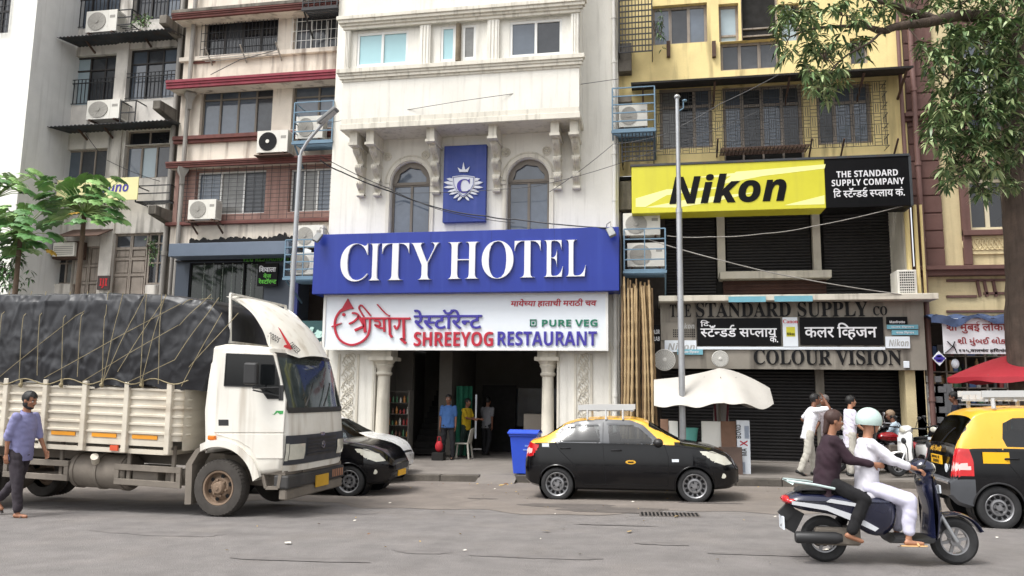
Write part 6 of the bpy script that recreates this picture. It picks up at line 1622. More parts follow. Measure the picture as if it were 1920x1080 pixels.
def guard(x0, x1, z0, z1):
    mb = MB(); y = -HWL+.05
    for z in (z0, z1): mb.box(x0,x1,y-.025,y+.025,z-.045,z+.045)
    for x in (x0+.04, x1-.04): mb.box(x-.04,x+.04,y-.024,y+.024,z0+.046,z1-.046)
    for x in (x0+(x1-x0)*.18, x0+(x1-x0)*.85): mb.box(x-.03,x+.03,y+.026,y+.07,z0,1.0)
    LB(mb, 'side_guard', M_under, bevel=.005)
guard(-1.80,-.64,.42,.64); guard(-3.86,-2.64,.42,.64)
mb = MB(); mb.box(-1.55,-1.1,-.88,-.5,.36,.66); mb.lathe([(.09,-.14),(.09,.14)], (-.95,-.75,.52), 'z', 12); mb.box(-.98,-.4,-.5,.2,.35,.6); mb.lathe([(.11,-.3),(.11,.3)], (-.5,-.6,.55),'x',12); LB(mb, 'battery_box', M_under, bevel=.012)
# cargo body
ZB0, ZB1 = .93, 1.88; XB0, XB1 = -6.4, -.62
mb = MB(); xs_ = [(-6.2+1.0,0)]
prof = []; nrib = 6; h_ = (ZB1-.02-(ZB0+.14))/nrib
for i in range(nrib):
    z = ZB0+.14+h_*i; prof += [(0,z),(.0,z+h_*.62),(-.028,z+h_*.70),(-.028,z+h_*.92),(0,z+h_*.99)]
for s in (-1, 1):
    vs = []
    for x in (XB0, XB1-.2): vs += [(x, s*(HWL+.03+d*(-1)), z) for d, z in prof]
    k_ = len(prof); mb.add(vs, [(i, i+1, k_+i+1, k_+i) for i in range(k_-1)])
vs = [(XB1, y, z) for y in (-HWL-.0, HWL) for z in (ZB0, ZB1)]; mb.add(vs, [(0,1,3,2)])
# rounded front corner with its own ribs
vs = []; m_ = 8
for q in range(m_+1):
    a = PI/2*q/m_; 
    vs += [(XB1-.2+.2*math.sin(a)+(-d)*math.sin(a), -(HWL+.03-.2)-.2*math.cos(a)-(-d)*math.cos(a), z) for d, z in prof]
k_ = len(prof); mb.add(vs, [(q*k_+i, q*k_+i+1, (q+1)*k_+i+1, (q+1)*k_+i) for q in range(m_) for i in range(k_-1)])
mb.box(XB0,XB1-.2,-HWL-.03,HWL+.03,ZB0-.07,ZB0-.0)
mb.box(XB0,XB1-.18,-HWL-.035,-HWL+.03,ZB0+.05,ZB0+.138)
LB(mb, 'cargo_side', M_bed, smooth=30)
for px in (730,550,372,205,38,-130,-300):
    x = lp(px,600)[0]; mb = MB(); mb.box(x-.045,x+.045,-HWL-.10,-HWL-.02,ZB0-.06,ZB1+.06); LB(mb, 'stake', M_bed, bevel=.008)
for px in (628,457,285,110,-60):
    x = lp(px,600)[0]; mb = MB(); mb.box(x-.22,x+.22,-HWL-.045,-HWL-.033,ZB0+.155,ZB0+.215); LB(mb, 'reflector_strip', mat('amber_reflector', srgb(224,150,36), .5, var=.08))
x = lp(495,718)[0]; mb = MB(); mb.box(x-.07,x+.07,-HWL-.06,-HWL-.036,ZB0-.04,ZB0+.04); LB(mb, 'side_reflector', mat('orange_red_reflector', srgb(206,84,50), .4))
# tarpaulin
LT = 64
def tarp(u, v):
    # u along (rear to front), v across from near bottom over the top to far bottom
    x0 = XB0+(XB1+.25-XB0)*u
    T = 3.33+.015*math.sin(x0*2.1); zb_ = 1.86+.03*math.sin(x0*9)+.03*math.sin(x0*3.3)
    half = HWL+.06+.02*math.sin(x0*3.1)
    P = [(-half, zb_), (-half-.05, zb_+.5), (-half-.035, T-.14), (-half-.0, T-.03), (-half+.10, T), (0, T+.03), (half-.10, T), (half, T-.03), (half+.035, T-.14), (half+.05, zb_+.5), (half, zb_)]
    q = v*(len(P)-1); i = min(int(q), len(P)-2); f_ = q-i; y = P[i][0]+(P[i+1][0]-P[i][0])*f_; z = P[i][1]+(P[i+1][1]-P[i][1])*f_
    fr = max(0, (u-.90)/.10)                          # the bulging front
    k_ = 1
    z = zb_+(z-zb_)*(1-.05*fr**2)
    y *= 1-.12*fr**2
    n_ = .005*math.sin(x0*7+z*5)+.005*math.sin(x0*13-z*9+y*4)+.003*math.sin(z*17+x0*3)+.004*math.sin(x0*21+z*2+1.7*y)
    if fr > 0: q_ = min(1,max(0,(z-zb_)/(T-zb_))); x0 += fr*(.42*math.sin(PI*q_**1.5)-.16*q_**4)
    return (x0, y-n_ if y < 0 else y+n_, z+n_*.4)
mb = MB(); NU, NV = 420, 150; mb.grid(tarp, NU, NV)
A_ = np.array(mb.v); rc = np.random.RandomState(5); D_ = np.zeros(len(A_)); near = A_[:,1] < -.85
for _ in range(260):
    x_, z_ = rc.uniform(XB0, XB1+.6), rc.uniform(1.85, 3.4); a_ = rc.choice([rc.normal(1.35, .35), rc.normal(-.9, .4), rc.normal(.6, .5)]); L_ = rc.uniform(.12, .6); dx, dz = math.cos(a_), math.sin(a_)
    p_ = (A_[:,0]-x_)*dx+(A_[:,2]-z_)*dz; q_ = -(A_[:,0]-x_)*dz+(A_[:,2]-z_)*dx+.05*np.sin(p_*7+x_)
    D_ += rc.choice([-1, 1, 1])*rc.uniform(.005, .016)*np.exp(-(q_/rc.uniform(.02, .05))**2)*np.exp(-(p_/L_)**4)
A_[near,1] -= np.clip(D_[near], -.03, .035); A_[~near,2] += np.clip(D_[~near], -.02, .02)*.5; mb.v = [tuple(p) for p in A_]
mb.f.append(tuple(NU*(NV+1)+j for j in range(NV+1))); mb.mi.append(0)
LB(mb, 'tarpaulin', M_tarp, smooth=80)
_tv = np.array([tarp(i/210, j/90) for i in range(211) for j in range(45)])
def tarp_side(x, z):                                  # where a rope lies on the near face
    d = (_tv[:,0]-x)**2+(_tv[:,2]-z)**2; k_ = np.argsort(d)[:4]; return float(_tv[k_,1].min())-.012
ropes = [((60,58),(30,400)),((155,58),(120,430)),((218,60),(195,415)),((315,60),(290,450)),((388,60),(360,420)),((490,60),(40,420)),((488,62),(465,440)),((560,70),(470,440)),((655,72),(460,460)),((660,75),(625,460)),((735,75),(630,450)),((740,80),(535,400)),((800,115),(220,425)),((835,72),(800,118)),((900,70),(790,205)),((790,205),(380,440)),((940,85),(770,350)),((770,350),(570,445)),((955,150),(785,460)),((1020,150),(820,380)),((720,75),(700,450))]
mb = MB()
for a, b in ropes:
    P = []
    for i in range(25):
        x, z = lp(a[0]+(b[0]-a[0])*i/24, a[1]+(b[1]-a[1])*i/24); P.append((x, tarp_side(x, z), z))
    yy = [sum(q[1] for q in P[max(0,i-6):i+7])/len(P[max(0,i-6):i+7])-.03 for i in range(len(P))]
    mb.tube([(q[0], y_, q[2]) for q, y_ in zip(P, yy)], .0055, 5)
for px in (120,290,460,628):
    x, z = lp(px,455); mb.tube([(x,-HWL-.11,z+.1),(x+.01,-HWL-.115,z-.04)], .02, 5); mb.ball((x,-HWL-.12,z), .035, n=7, m=5)
P = [(lp(px,440+12*math.sin(px*.035))[0], -HWL-.1, lp(px,440+12*math.sin(px*.035))[1]) for px in range(0,840,20)]; mb.tube(P, .009, 5)
LB(mb, 'rope', M_rope)
# air deflector sail above the cab
def DX(x, z): return (-.1+(x+.1)*.82, z)
cu = [lp(*p) for p in ((968,62),(1035,92),(1110,135),(1180,185),(1235,240),(1275,290),(1298,322))]
inn = [lp(*p) for p in ((990,80),(1040,112),(1085,150),(1118,200),(1135,235),(1150,285),(1165,296))]
cu = [DX(x, z) for x, z in cu]; inn = [DX(x, z) for x, z in inn]; cu = catmull(np.array(cu), 18); inn = catmull(np.array(inn), 18); mb = MB(); wd = .86; n = len(cu)
def dw(x): return wd*(1-.36*min(1, max(0, (x-.15)/.85))**1.3)
vs = []
for s in np.linspace(-1, 1, 9): vs += [(x-.07*abs(s)**3, s*dw(x), z-.05*abs(s)**3) for x, z in cu]
mb.add(vs, [(k_*n+i,k_*n+i+1,(k_+1)*n+i+1,(k_+1)*n+i) for k_ in range(8) for i in range(n-1)])
for s in (-1, 1):
    vs = [(x-.07, s*dw(x), z-.05) for x, z in cu]+[(x-.02, s*dw(x)*1.03, z) for x, z in inn]; mb.add(vs, [(i,i+1,n+i+1,n+i) for i in range(n-1)])
LB(mb, 'air_deflector', M_lw, smooth=50)
mb = MB(); a, b = lp(966,64), lp(960,276)
for s in (-wd, wd): mb.bar((a[0],s,a[1]), (b[0],s,b[1]), .035); c, d = lp(1130,235), lp(1130,280); mb.bar((c[0],s,c[1]),(d[0],s,d[1]),.03)
mb.bar((a[0],-wd,a[1]), (a[0],wd,a[1]), .035); mb.bar((b[0],-wd,b[1]+.02), (b[0],wd,b[1]+.02), .035)
LB(mb, 'deflector_frame', M_lw)
def side_text(src, cx0, cy0, w_, h_, rot, m, nm='lettering'):
    x, z = DX(*lp(cx0, cy0)); mb = letter_mb(src, 0, w_, 0, h_, 0, .003); mb.xf(Matrix.Translation((x,-dw(x)*1.035-.006,z)) @ Matrix.Rotation(.25,4,'Z') @ Matrix.Rotation(rot,4,'Y')); LB(mb, nm, m, merge=False, recalc=False)
side_text(sans('GOODS'), 1143,246, .19, .085, .5, M_iron); side_text(sans('CARRIER'), 1232,282, .19, .085, .75, M_iron)
tri = [lp(*p) for p in ((1190,203),(1200,212),(1252,296),(1242,300),(1212,290),(1215,282),(1226,278))]; tri = [DX(*q) for q in tri]; mb = MB(); mb.prism(tri, -.012, -.006); mb.v = [(x, y-dw(x)*1.035, z) for x, y, z in mb.v]; LB(mb, 'red_triangle', M_lampr)
lc = LP0+LN_*1.0
lorry.location = (lc.x, lc.y, gz(lc.x, 10.9)); lorry.rotation_euler = (0, tilt, LYAW)
# ================================================================ people
def remeshed(mb, name, m, par, vox=.012, smooth=4):
    me = bpy.data.meshes.new(name); me.from_pydata([tuple(p) for p in mb.v], [], mb.f)
    bm = bmesh.new(); bm.from_mesh(me); bmesh.ops.recalc_face_normals(bm, faces=bm.faces); bm.to_mesh(me); bm.free()
    o = bpy.data.objects.new(name, me); COL.objects.link(o)
    r = o.modifiers.new('r', 'REMESH'); r.mode = 'VOXEL'; r.voxel_size = vox
    if smooth: s = o.modifiers.new('s', 'SMOOTH'); s.iterations = smooth; s.factor = .5
    dg = bpy.context.evaluated_depsgraph_get(); dg.update()
    m2 = bpy.data.meshes.new_from_object(o.evaluated_get(dg)); bpy.data.objects.remove(o); bpy.data.meshes.remove(me)
    if name in ('shirt','trousers'):                  # folds in the cloth
        from mathutils import noise
        n_ = len(m2.vertices); co = np.empty(n_*3); no = np.empty(n_*3); m2.vertices.foreach_get('co', co); m2.vertices.foreach_get('normal', no); co = co.reshape(-1,3); no = no.reshape(-1,3); sd_ = Vector((len(bpy.data.objects)*.37, 0, 0))
        d_ = np.array([.009*(abs(noise.noise(Vector((p[0]*7, p[1]*7, p[2]*11+p[0]*6))+sd_))*2-.5)+.005*noise.noise(Vector((p[0]*16, p[1]*16, p[2]*9))+sd_) for p in co])
        m2.vertices.foreach_set('co', (co+no*(d_+.004)[:,None]).ravel())
    m2.name = name; m2.materials.clear(); m2.materials.append(m); m2.polygons.foreach_set('use_smooth', [True]*len(m2.polygons))
    o = bpy.data.objects.new(name, m2); COL.objects.link(o); o.parent = par; return o
def cap(mb, a, b, r0, r1=None, n=10):
    a, b = Vector(a), Vector(b); r1 = r0 if r1 is None else r1
    mb.tube([a, a.lerp(b,.5), b], [r0, (r0+r1)/2, r1], n); mb.ball(a, r0, n=n, m=7); mb.ball(b, r1, n=n, m=7)
def ringloft(mb, rings, n=16):
    """rings: (centre, half width vector, half depth vector)"""
    vs = []
    for c, a, b in rings:
        for j in range(n): q = 2*PI*j/n; vs.append(Vector(c)+Vector(a)*math.cos(q)+Vector(b)*math.sin(q))
    m = len(rings); fs = [(i*n+j, i*n+(j+1)%n, (i+1)*n+(j+1)%n, (i+1)*n+j) for i in range(m-1) for j in range(n)]
    fs += [tuple(range(n-1,-1,-1)), tuple((m-1)*n+j for j in range(n))]; mb.add(vs, fs)
def frame_of(fwd, up=Vector((0,0,1))):
    f = Vector(fwd).normalized(); l = up.cross(f).normalized(); u = f.cross(l); return f, l, u
def hand(mb, wrist, d, palm, curl=.5, L=.18):
    """palm: direction the palm faces"""
    w_ = Vector(wrist); d = Vector(d).normalized(); p = Vector(palm); p = (p-d*p.dot(d)).normalized(); s = d.cross(p)
    k = L/.18
    ringloft(mb, [(w_, s*.024*k, p*.018*k), (w_+d*.04*k, s*.036*k, p*.016*k), (w_+d*.085*k, s*.041*k, p*.014*k)], 10)
    for i, (o, ln) in enumerate(((-.032,.062),(-.011,.072),(.011,.068),(.031,.052))):
        a = w_+d*.08*k+s*o*k; ang = 0; q = a
        for j, fr in enumerate((.45,.32,.23)):
            ang += curl*(.5+.35*j)+.05*i; e = d*math.cos(ang)+p*math.sin(ang); nx = q+e*ln*fr*1.25*k; cap(mb, q, nx, (.0088-.0012*j)*k, (.0080-.0012*j)*k, 7); q = nx
    a = w_+d*.03*k-s*.03*k; b = a+(d*.6-s*.7+p*.35).normalized()*.04*k; c = b+(d*.85-s*.1+p*.5).normalized()*.035*k; cap(mb, a, b, .011*k, .010*k, 7); cap(mb, b, c, .0095*k, .008*k, 7)
def head(mb, c, fwd, k=1.):
    f, l, u = frame_of(fwd); c = Vector(c); P = lambda x, y, z: c+(f*x+l*y+u*z)*k
    def ell(x, y, z, a, b, d):
        t = MB(); t.ball((0,0,0), 1, n=16, m=12); t.v = [tuple(P(x+p[0]*a, y+p[1]*b, z+p[2]*d)) for p in t.v]; mb.join(t)
    ell(-.008,0,.03,.098,.078,.088); ell(.02,0,-.03,.075,.066,.09); ell(.045,0,-.085,.045,.045,.032)
    ell(.055,0,.022,.040,.058,.02)
    mb.tube([P(.088,0,.02),P(.105,0,-.012),P(.112,0,-.028)], [.009,.012,.015], 8); ell(.098,.012,-.032,.012,.010,.009); ell(.098,-.012,-.032,.012,.010,.009)
    ell(.088,0,-.058,.012,.026,.0065); ell(.086,0,-.070,.012,.023,.0075)
    for s in (-1,1): ell(.0,s*.078,-.008,.022,.011,.034); ell(.07,s*.04,-.018,.02,.022,.016)
def face_bits(par, c, fwd, k, skin_dark, beard=False):
    f, l, u = frame_of(fwd); c = Vector(c); P = lambda x, y, z: c+(f*x+l*y+u*z)*k
    for s in (-1,1):
        mb = MB(); mb.ball(P(.082,s*.031,.003), .0115*k, n=8, m=6); mb.build('eye', mat('eye_white', srgb(196,188,180), .3, var=.02), par, smooth=80)
        mb = MB(); mb.tube([P(.088,s*.014,.024),P(.092,s*.03,.030),P(.080,s*.048,.024)], .0055*k, 5); mb.build('eyebrow', M_hair, par)
    if beard:
        mb = MB()
        def ell(x, y, z, a, b, d):
            t = MB(); t.ball((0,0,0), 1, n=14, m=10); t.v = [tuple(P(x+p[0]*a, y+p[1]*b, z+p[2]*d)) for p in t.v]; mb.join(t)
        ell(.03,0,-.092,.066,.060,.036); ell(.0,.06,-.05,.045,.018,.05); ell(.0,-.06,-.05,.045,.018,.05); ell(.093,0,-.046,.014,.03,.006)
        remeshed(mb, 'beard', M_hair, par, .008, 2)
def hair_cap(par, c, fwd, k, m, long=0.):
    f, l, u = frame_of(fwd); c = Vector(c); mb = MB(); n, mm = 26, 18; rr = random.Random(9); vs = []
    for i in range(mm+1):
        t = PI*i/mm
        for j in range(n):
            a = 2*PI*j/n; x, y, z = math.sin(t)*math.cos(a), math.sin(t)*math.sin(a), math.cos(t); q = 1+.035*math.sin(7*a+3*t)+.02*rr.random()
            vs.append((x*.108*q-.014, y*.086*q, z*.10*q+.036))
    fs = []
    for i in range(mm):
        for j in range(n):
            q = (i*n+j, (i+1)*n+j, (i+1)*n+(j+1)%n, i*n+(j+1)%n); cx = sum(vs[p][0] for p in q)/4; cz = sum(vs[p][2] for p in q)/4
            if cz < -.055+.0 or (cx > .045 and cz < .062) or (cx > .015 and cz < .0): continue
            fs.append(q)
    mb.add([c+(f*x+l*y+u*z)*k for x, y, z in vs], fs); o = mb.build('hair', m, par, smooth=70, solid=.006)
    if long:
        mb = MB(); cap(mb, c-f*.07*k, c-f*.085*k-u*long, .05*k, .03*k); remeshed(mb, 'hair', m, par, .012, 3)
    return o
M_hair = mat('black_hair', (.008,.007,.007,1), .55, var=.3, scale=20, bump=.3, bscale=90)
def skin(i): return mat('brown_skin_%d' % i, (srgb(150,104,78), srgb(120,80,60), srgb(176,126,98))[i], .55, var=.06, scale=8)
def cloth(nm, c, **kw): return mat(nm, c, .9, var=kw.get('var', .1), scale=5, crease=.55, bscale=3.2, bstretch=(1.3,1.3,.8))
def person(label, H, P, group=None, **o):
    """P: joint angles (degrees, forward positive) for a figure facing +x on the ground at z = 0"""
    k = H/1.72; D = lambda a, s=0: Vector((math.sin(rad(a))*math.cos(rad(s)), 0, -math.cos(rad(a))*math.cos(rad(s))))+Vector((0, math.sin(rad(s)), 0))
    t = thing('person', label, 'person', (0,0,0), group)
    hz = P.get('hip', None); J = {}
    th, kn = P['thigh'], P['knee']; ab = P.get('spread', (4,4)); L1, L2 = .43*k, .41*k
    foot = []
    for i, s in ((0,1),(1,-1)):                       # 0 left (+y), 1 right
        h = Vector((0, s*.095*k, 0)); kne = h+D(th[i], s*ab[i])*L1; an = kne+D(th[i]-kn[i], s*ab[i]*.3)*L2; J['hip%d'%i], J['knee%d'%i], J['ank%d'%i] = h, kne, an
    low = min(J['ank0'].z, J['ank1'].z); base = -low+.085*k if hz is None else hz
    for q in list(J): J[q] = J[q]+Vector((0,0,base))
    pel = Vector((0,0,base)); ln = P.get('lean', 3); up = Vector((math.sin(rad(ln)),0,math.cos(rad(ln)))); f0 = Vector((up.z,0,-up.x)); lat = Vector((0,1,0))
    tw = rad(P.get('twist', 0)); lat2 = Vector((-math.sin(tw), math.cos(tw), 0))
    chest = pel+up*.34*k; neck = pel+up*.545*k; hd = neck+(up*.8+Vector((0,0,.2))).normalized()*.085*k+Vector((.03*k+P.get('headfwd',0),0,.10*k))
    fa = rad(P.get('nod', 8)); hy = rad(P.get('look', 0)); fwd = Vector((math.cos(fa)*math.cos(hy), math.cos(fa)*math.sin(hy), -math.sin(fa)))
    sh = []
    for i, s in ((0,1),(1,-1)):
        S = pel+up*.50*k+lat2*s*.172*k; aa, bb = P['arm'][i]; ee = P['elbow'][i]
        ua = P['ua'][i] if 'ua' in P and P['ua'][i] else D(aa, s*bb); fd = P['fa'][i] if 'fa' in P and P['fa'][i] else D(aa+ee, s*P.get('inw', (2,2))[i])
        ua, fd = Vector(ua).normalized(), Vector(fd).normalized()
        E_ = S+ua*.28*k; W_ = E_+fd*.25*k; J['sh%d'%i], J['elb%d'%i], J['wri%d'%i], J['fd%d'%i] = S, E_, W_, fd
    if 'palm' not in P: P['palm'] = (Vector((0,-1,0)), Vector((0,1,0)))
    sk = o.get('skin', skin(0)); vox = o.get('vox', .011); g = o.get('girth', 1.)
    mb = MB(); head(mb, hd, fwd, k); cap(mb, neck-up*.03*k, hd-Vector((0,0,.06*k))-fwd*.02*k, .058*k, .052*k)
    ringloft(mb, [(pel-up*.06*k, lat*.15*k, f0*.10*k), (pel+up*.08*k, lat*.14*k, f0*.09*k), (chest, lat2*.155*k, f0*.10*k), (pel+up*.46*k, lat2*.14*k, f0*.08*k), (neck, lat2*.07*k, f0*.055*k)])
    for i in (0,1):
        cap(mb, J['sh%d'%i]-up*.015*k, J['elb%d'%i], .038*k, .036*k); cap(mb, J['elb%d'%i], J['wri%d'%i], .037*k, .025*k); hand(mb, J['wri%d'%i], P.get('handdir', (None,None))[i] or J['fd%d'%i], P['palm'][i], P.get('curl', (.5,.5))[i], .18*k)
        cap(mb, J['hip%d'%i], J['knee%d'%i], .078*k, .052*k); cap(mb, J['knee%d'%i], J['ank%d'%i], .052*k, .034*k)
        fp = rad(P.get('foot', (0,0))[i]); d = Vector((math.cos(fp),0,-math.sin(fp))); A = J['ank%d'%i]; dn = Vector((-math.sin(fp),0,-math.cos(fp)))
        cap(mb, A+dn*.045*k-d*.03*k, A+dn*.055*k+d*.14*k, .034*k, .026*k)
        if 'shoe' in o:
            m2 = MB(); ringloft(m2, [(A+dn*.05*k-d*.085*k, lat*.02*k, dn*.022*k),(A+dn*.045*k-d*.06*k, lat*.036*k, dn*.035*k),(A+dn*.045*k+d*.04*k, lat*.040*k, dn*.036*k),(A+dn*.06*k+d*.12*k, lat*.044*k, dn*.024*k),(A+dn*.066*k+d*.175*k, lat*.025*k, dn*.014*k)], 12)
            if o.get('sandal'): 
                m2 = MB(); ringloft(m2, [(A+dn*.084*k-d*.09*k, lat*.03*k, dn*.008*k),(A+dn*.084*k+d*.02*k, lat*.042*k, dn*.010*k),(A+dn*.084*k+d*.13*k, lat*.046*k, dn*.010*k),(A+dn*.084*k+d*.19*k, lat*.022*k, dn*.008*k)], 12)
                m2.tube([A+dn*.08*k+d*.09*k+lat*.044*k, A+dn*.03*k+d*.075*k, A+dn*.08*k+d*.09*k-lat*.044*k], .012*k, 6)
            m2.build('shoe', o['shoe'], t, smooth=60)
    remeshed(mb, 'body', sk, t, vox)
    if 'shirt' in o:
        mb = MB(); b0 = o.get('hem', -.10)
        ringloft(mb, [(pel+up*b0*k, lat*.178*k*g, f0*.128*k*g), (pel+up*.03*k, lat*.172*k*g, f0*.125*k*g), (pel+up*.16*k, lat*.168*k*g, f0*.122*k*g), (chest, lat2*.182*k*g, f0*.128*k*g), (pel+up*.45*k, lat2*.178*k, f0*.112*k), (pel+up*.525*k, lat2*.125*k, f0*.085*k), (neck+up*.012*k, lat2*.072*k, f0*.07*k)], 22)
        sl = o.get('sleeve', .5)                      # how far down the arm: 1 = elbow, 2 = wrist
        for i in (0,1):
            S, E_, W_ = J['sh%d'%i], J['elb%d'%i], J['wri%d'%i]
            cap(mb, S-up*.008*k, S.lerp(E_, min(sl,1)), .066*k, .056*k)
            if sl > 1: cap(mb, E_, E_.lerp(W_, sl-1), .054*k, .043*k)
        remeshed(mb, 'shirt', o['shirt'], t, .013, 5)
        f_, l_, u_ = f0, lat2, up
        if o.get('collar'):
            m2 = MB(); m2.tube([neck+up*.015*k+(f0*math.cos(a)*.068+lat2*math.sin(a)*.07)*k-up*.02*k*math.cos(a) for a in np.linspace(.25,2*PI-.25,14)], .014*k, 6); m2.build('collar', o['shirt'], t, smooth=60)
    if 'trousers' in o:
        mb = MB(); ringloft(mb, [(pel+up*.03*k, lat*.160*k*g, f0*.116*k*g), (pel-up*.03*k, lat*.172*k*g, f0*.125*k*g), (pel-up*.10*k, lat*.15*k, f0*.11*k)], 18); tl = o.get('tlen', .96); fl = o.get('flare', 1)
        for i in (0,1):
            cap(mb, J['hip%d'%i], J['knee%d'%i], .098*k, .076*k*fl); cap(mb, J['knee%d'%i], J['knee%d'%i].lerp(J['ank%d'%i], tl), .074*k*fl, .058*k*fl)
        remeshed(mb, 'trousers', o['trousers'], t, .013, 5)
    if o.get('hair', True): hair_cap(t, hd, fwd, k, o.get('hairmat', M_hair), o.get('long', 0))
    face_bits(t, hd, fwd, k, sk, o.get('beard', False))
    t['_'] = 0; del t['_']
    return t, J, hd, fwd
def put(o, x, y, z=None, rz=0.): o.location = (x, y, gz(x, y) if z is None else z); o.rotation_euler = (0, 0, rad(rz))
# the walker in front of the lorry
p, *_ = person('bearded man in a lilac shirt and dark trousers walking past the lorry', 1.80,
    dict(thigh=(-17,14), knee=(28,6), lean=3, arm=((14,6),(-14,8)), elbow=(14,16), foot=(42,0), nod=16, curl=(.5,.4), palm=(Vector((0,-1,0)), Vector((0,1,0)))),
    shirt=cloth('lilac_chambray', srgb(132,132,172)), sleeve=1.15, hem=-.12, trousers=cloth('charcoal_trousers', srgb(52,46,52)), shoe=mat('grey_sandal', srgb(72,68,66), .8), sandal=True, beard=True, skin=skin(0), collar=True, vox=.009, tlen=.9, girth=1.05)
put(p, -9.42, 10.32)
# porch: its shade is put into the shirt colours
gP = gz(-5.5)+PAVE
p, *_ = person('guard in a sky blue shirt and black trousers standing in the hotel porch', 1.72, dict(thigh=(2,-2), knee=(2,2), lean=0, arm=((2,9),(2,9)), elbow=(8,8), spread=(6,6), nod=2),
    shirt=cloth('sky_blue_shirt', srgb(60,96,150)), sleeve=.75, hem=-.06, trousers=cloth('black_trousers', srgb(26,26,30)), shoe=mat('black_shoe', (.012,.012,.012,1), .4), skin=skin(1), girth=1.12, collar=True); put(p, -5.72, 21.15, gP, -90)
p, *_ = person('person in a bright yellow top beside the green curtain in the porch', 1.62, dict(thigh=(4,-4), knee=(4,4), lean=2, arm=((25,6),(30,6)), elbow=(60,55), nod=10),
    shirt=cloth('bright_yellow_top', srgb(186,156,30)), sleeve=.7, hem=-.1, trousers=cloth('dark_green_trousers', srgb(24,44,38)), shoe=mat('black_shoe', (.012,.012,.012,1), .4), skin=skin(1)); put(p, -5.42, 22.0, gP, -20)
p, *_ = person('person in a grey white shirt walking away inside the dark shop', 1.66, dict(thigh=(8,-8), knee=(6,14), lean=2, arm=((10,6),(-10,6)), elbow=(20,10), nod=4),
    shirt=cloth('shaded_white_shirt', srgb(124,124,128)), sleeve=.7, hem=-.1, trousers=cloth('black_trousers', srgb(26,26,30)), shoe=mat('black_shoe', (.012,.012,.012,1), .4), skin=skin(1)); put(p, -5.0, 22.9, gP, 70)
# pavement, behind the scooter
gW = gz(3.4)+PAVE
p, *_ = person('man in a white shirt and pale trousers holding one hand to his head', 1.72, dict(thigh=(12,-10), knee=(4,14), lean=14, arm=((40,20),(-30,20)), elbow=(80,70), foot=(0,22), nod=-4,
    ua=(Vector((-.5,.35,-.7)), Vector((.85,-.25,.12))), fa=(Vector((.62,-.1,-.62)), Vector((-.34,.35,.9))), palm=(Vector((0,-1,0)), Vector((-1,.3,0))), curl=(.6,.3)),
    shirt=cloth('white_cotton_shirt', srgb(222,222,228)), sleeve=.8, hem=-.16, trousers=cloth('pale_grey_trousers', srgb(176,172,162)), shoe=mat('black_shoe', (.012,.012,.012,1), .4), skin=skin(1), vox=.010, flare=1.12); put(p, 3.22, 17.95, gW, 8)
p, *_ = person('person in a white top with short black hair standing beyond the scooter riders', 1.64, dict(thigh=(3,-3), knee=(3,3), lean=3, arm=((8,6),(10,8)), elbow=(25,40), nod=2, look=-10),
    shirt=cloth('white_lilac_top', srgb(216,212,226)), sleeve=.9, hem=-.3, trousers=cloth('pale_grey_trousers', srgb(176,172,162)), shoe=mat('black_shoe', (.012,.012,.012,1), .4), skin=skin(2), long=.0); put(p, 4.08, 18.0, gz(4.1)+PAVE, 12)
p, *_ = person('person in a checked grey shirt half hidden behind the man holding his head', 1.66, dict(thigh=(3,-3), knee=(3,3), lean=2, arm=((8,6),(10,8)), elbow=(15,20), nod=5),
    shirt=cloth('grey_check_shirt', srgb(150,142,146)), sleeve=.8, trousers=cloth('charcoal_trousers', srgb(52,46,52)), shoe=mat('black_shoe', (.012,.012,.012,1), .4), skin=skin(1), hairmat=mat('grey_hair', srgb(96,90,88), .7)); put(p, 3.75, 18.6, gz(3.8)+PAVE, 200)
p, *_ = person('grey haired man in a pale blue shirt bending beside the parked motorbikes', 1.62, dict(thigh=(70,60), knee=(85,80), lean=28, arm=((40,6),(45,6)), elbow=(40,40), nod=18, hip=.62),
    shirt=cloth('pale_blue_shirt', srgb(176,192,204)), sleeve=.8, trousers=cloth('charcoal_trousers', srgb(52,46,52)), shoe=mat('black_shoe', (.012,.012,.012,1), .4), skin=skin(1), hairmat=mat('sandy_grey_hair', srgb(140,118,96), .7)); put(p, 5.58, 19.3, gz(5.6)+PAVE, 165)
p, *_ = person('man in a navy jacket and blue jeans standing at the shop shelves', 1.72, dict(thigh=(3,-3), knee=(3,3), lean=4, arm=((12,6),(16,6)), elbow=(30,40), nod=14),
    shirt=cloth('navy_jacket', srgb(26,30,46)), sleeve=1.9, hem=-.14, trousers=cloth('blue_jeans', srgb(92,116,154)), shoe=mat('black_shoe', (.012,.012,.012,1), .4), skin=skin(1)); put(p, 6.85, 19.7, gz(6.9)+PAVE, 160)

# ================================================================ scooters and motorbike
def puffy(poly, hw, inset=.04, bulge=.0, nr=7):
    mb = MB(); n = len(poly); rings = []
    area = sum(poly[i-1][0]*poly[i][1]-poly[i][0]*poly[i-1][1] for i in range(n)); sg = 1 if area > 0 else -1
    for q in np.linspace(-1, 1, nr):
        e = inset*(1-math.sqrt(max(0, 1-q**4)))
        out = []
        for i in range(n):
            a, b, c = poly[i-1], poly[i], poly[(i+1)%n]; dx, dz = c[0]-a[0], c[1]-a[1]; L = math.hypot(dx, dz) or 1
            out.append((b[0]-sg*dz/L*e, q*hw, b[1]+sg*dx/L*e))
        rings.append(out)
    for r in rings: mb.v += r
    for k_ in range(nr-1):
        for i in range(n): mb.f.append((k_*n+i, k_*n+(i+1)%n, (k_+1)*n+(i+1)%n, (k_+1)*n+i)); mb.mi.append(0)
    mb.f += [tuple(range(n)), tuple((nr-1)*n+i for i in range(n-1,-1,-1))]; mb.mi += [0,0]; return mb
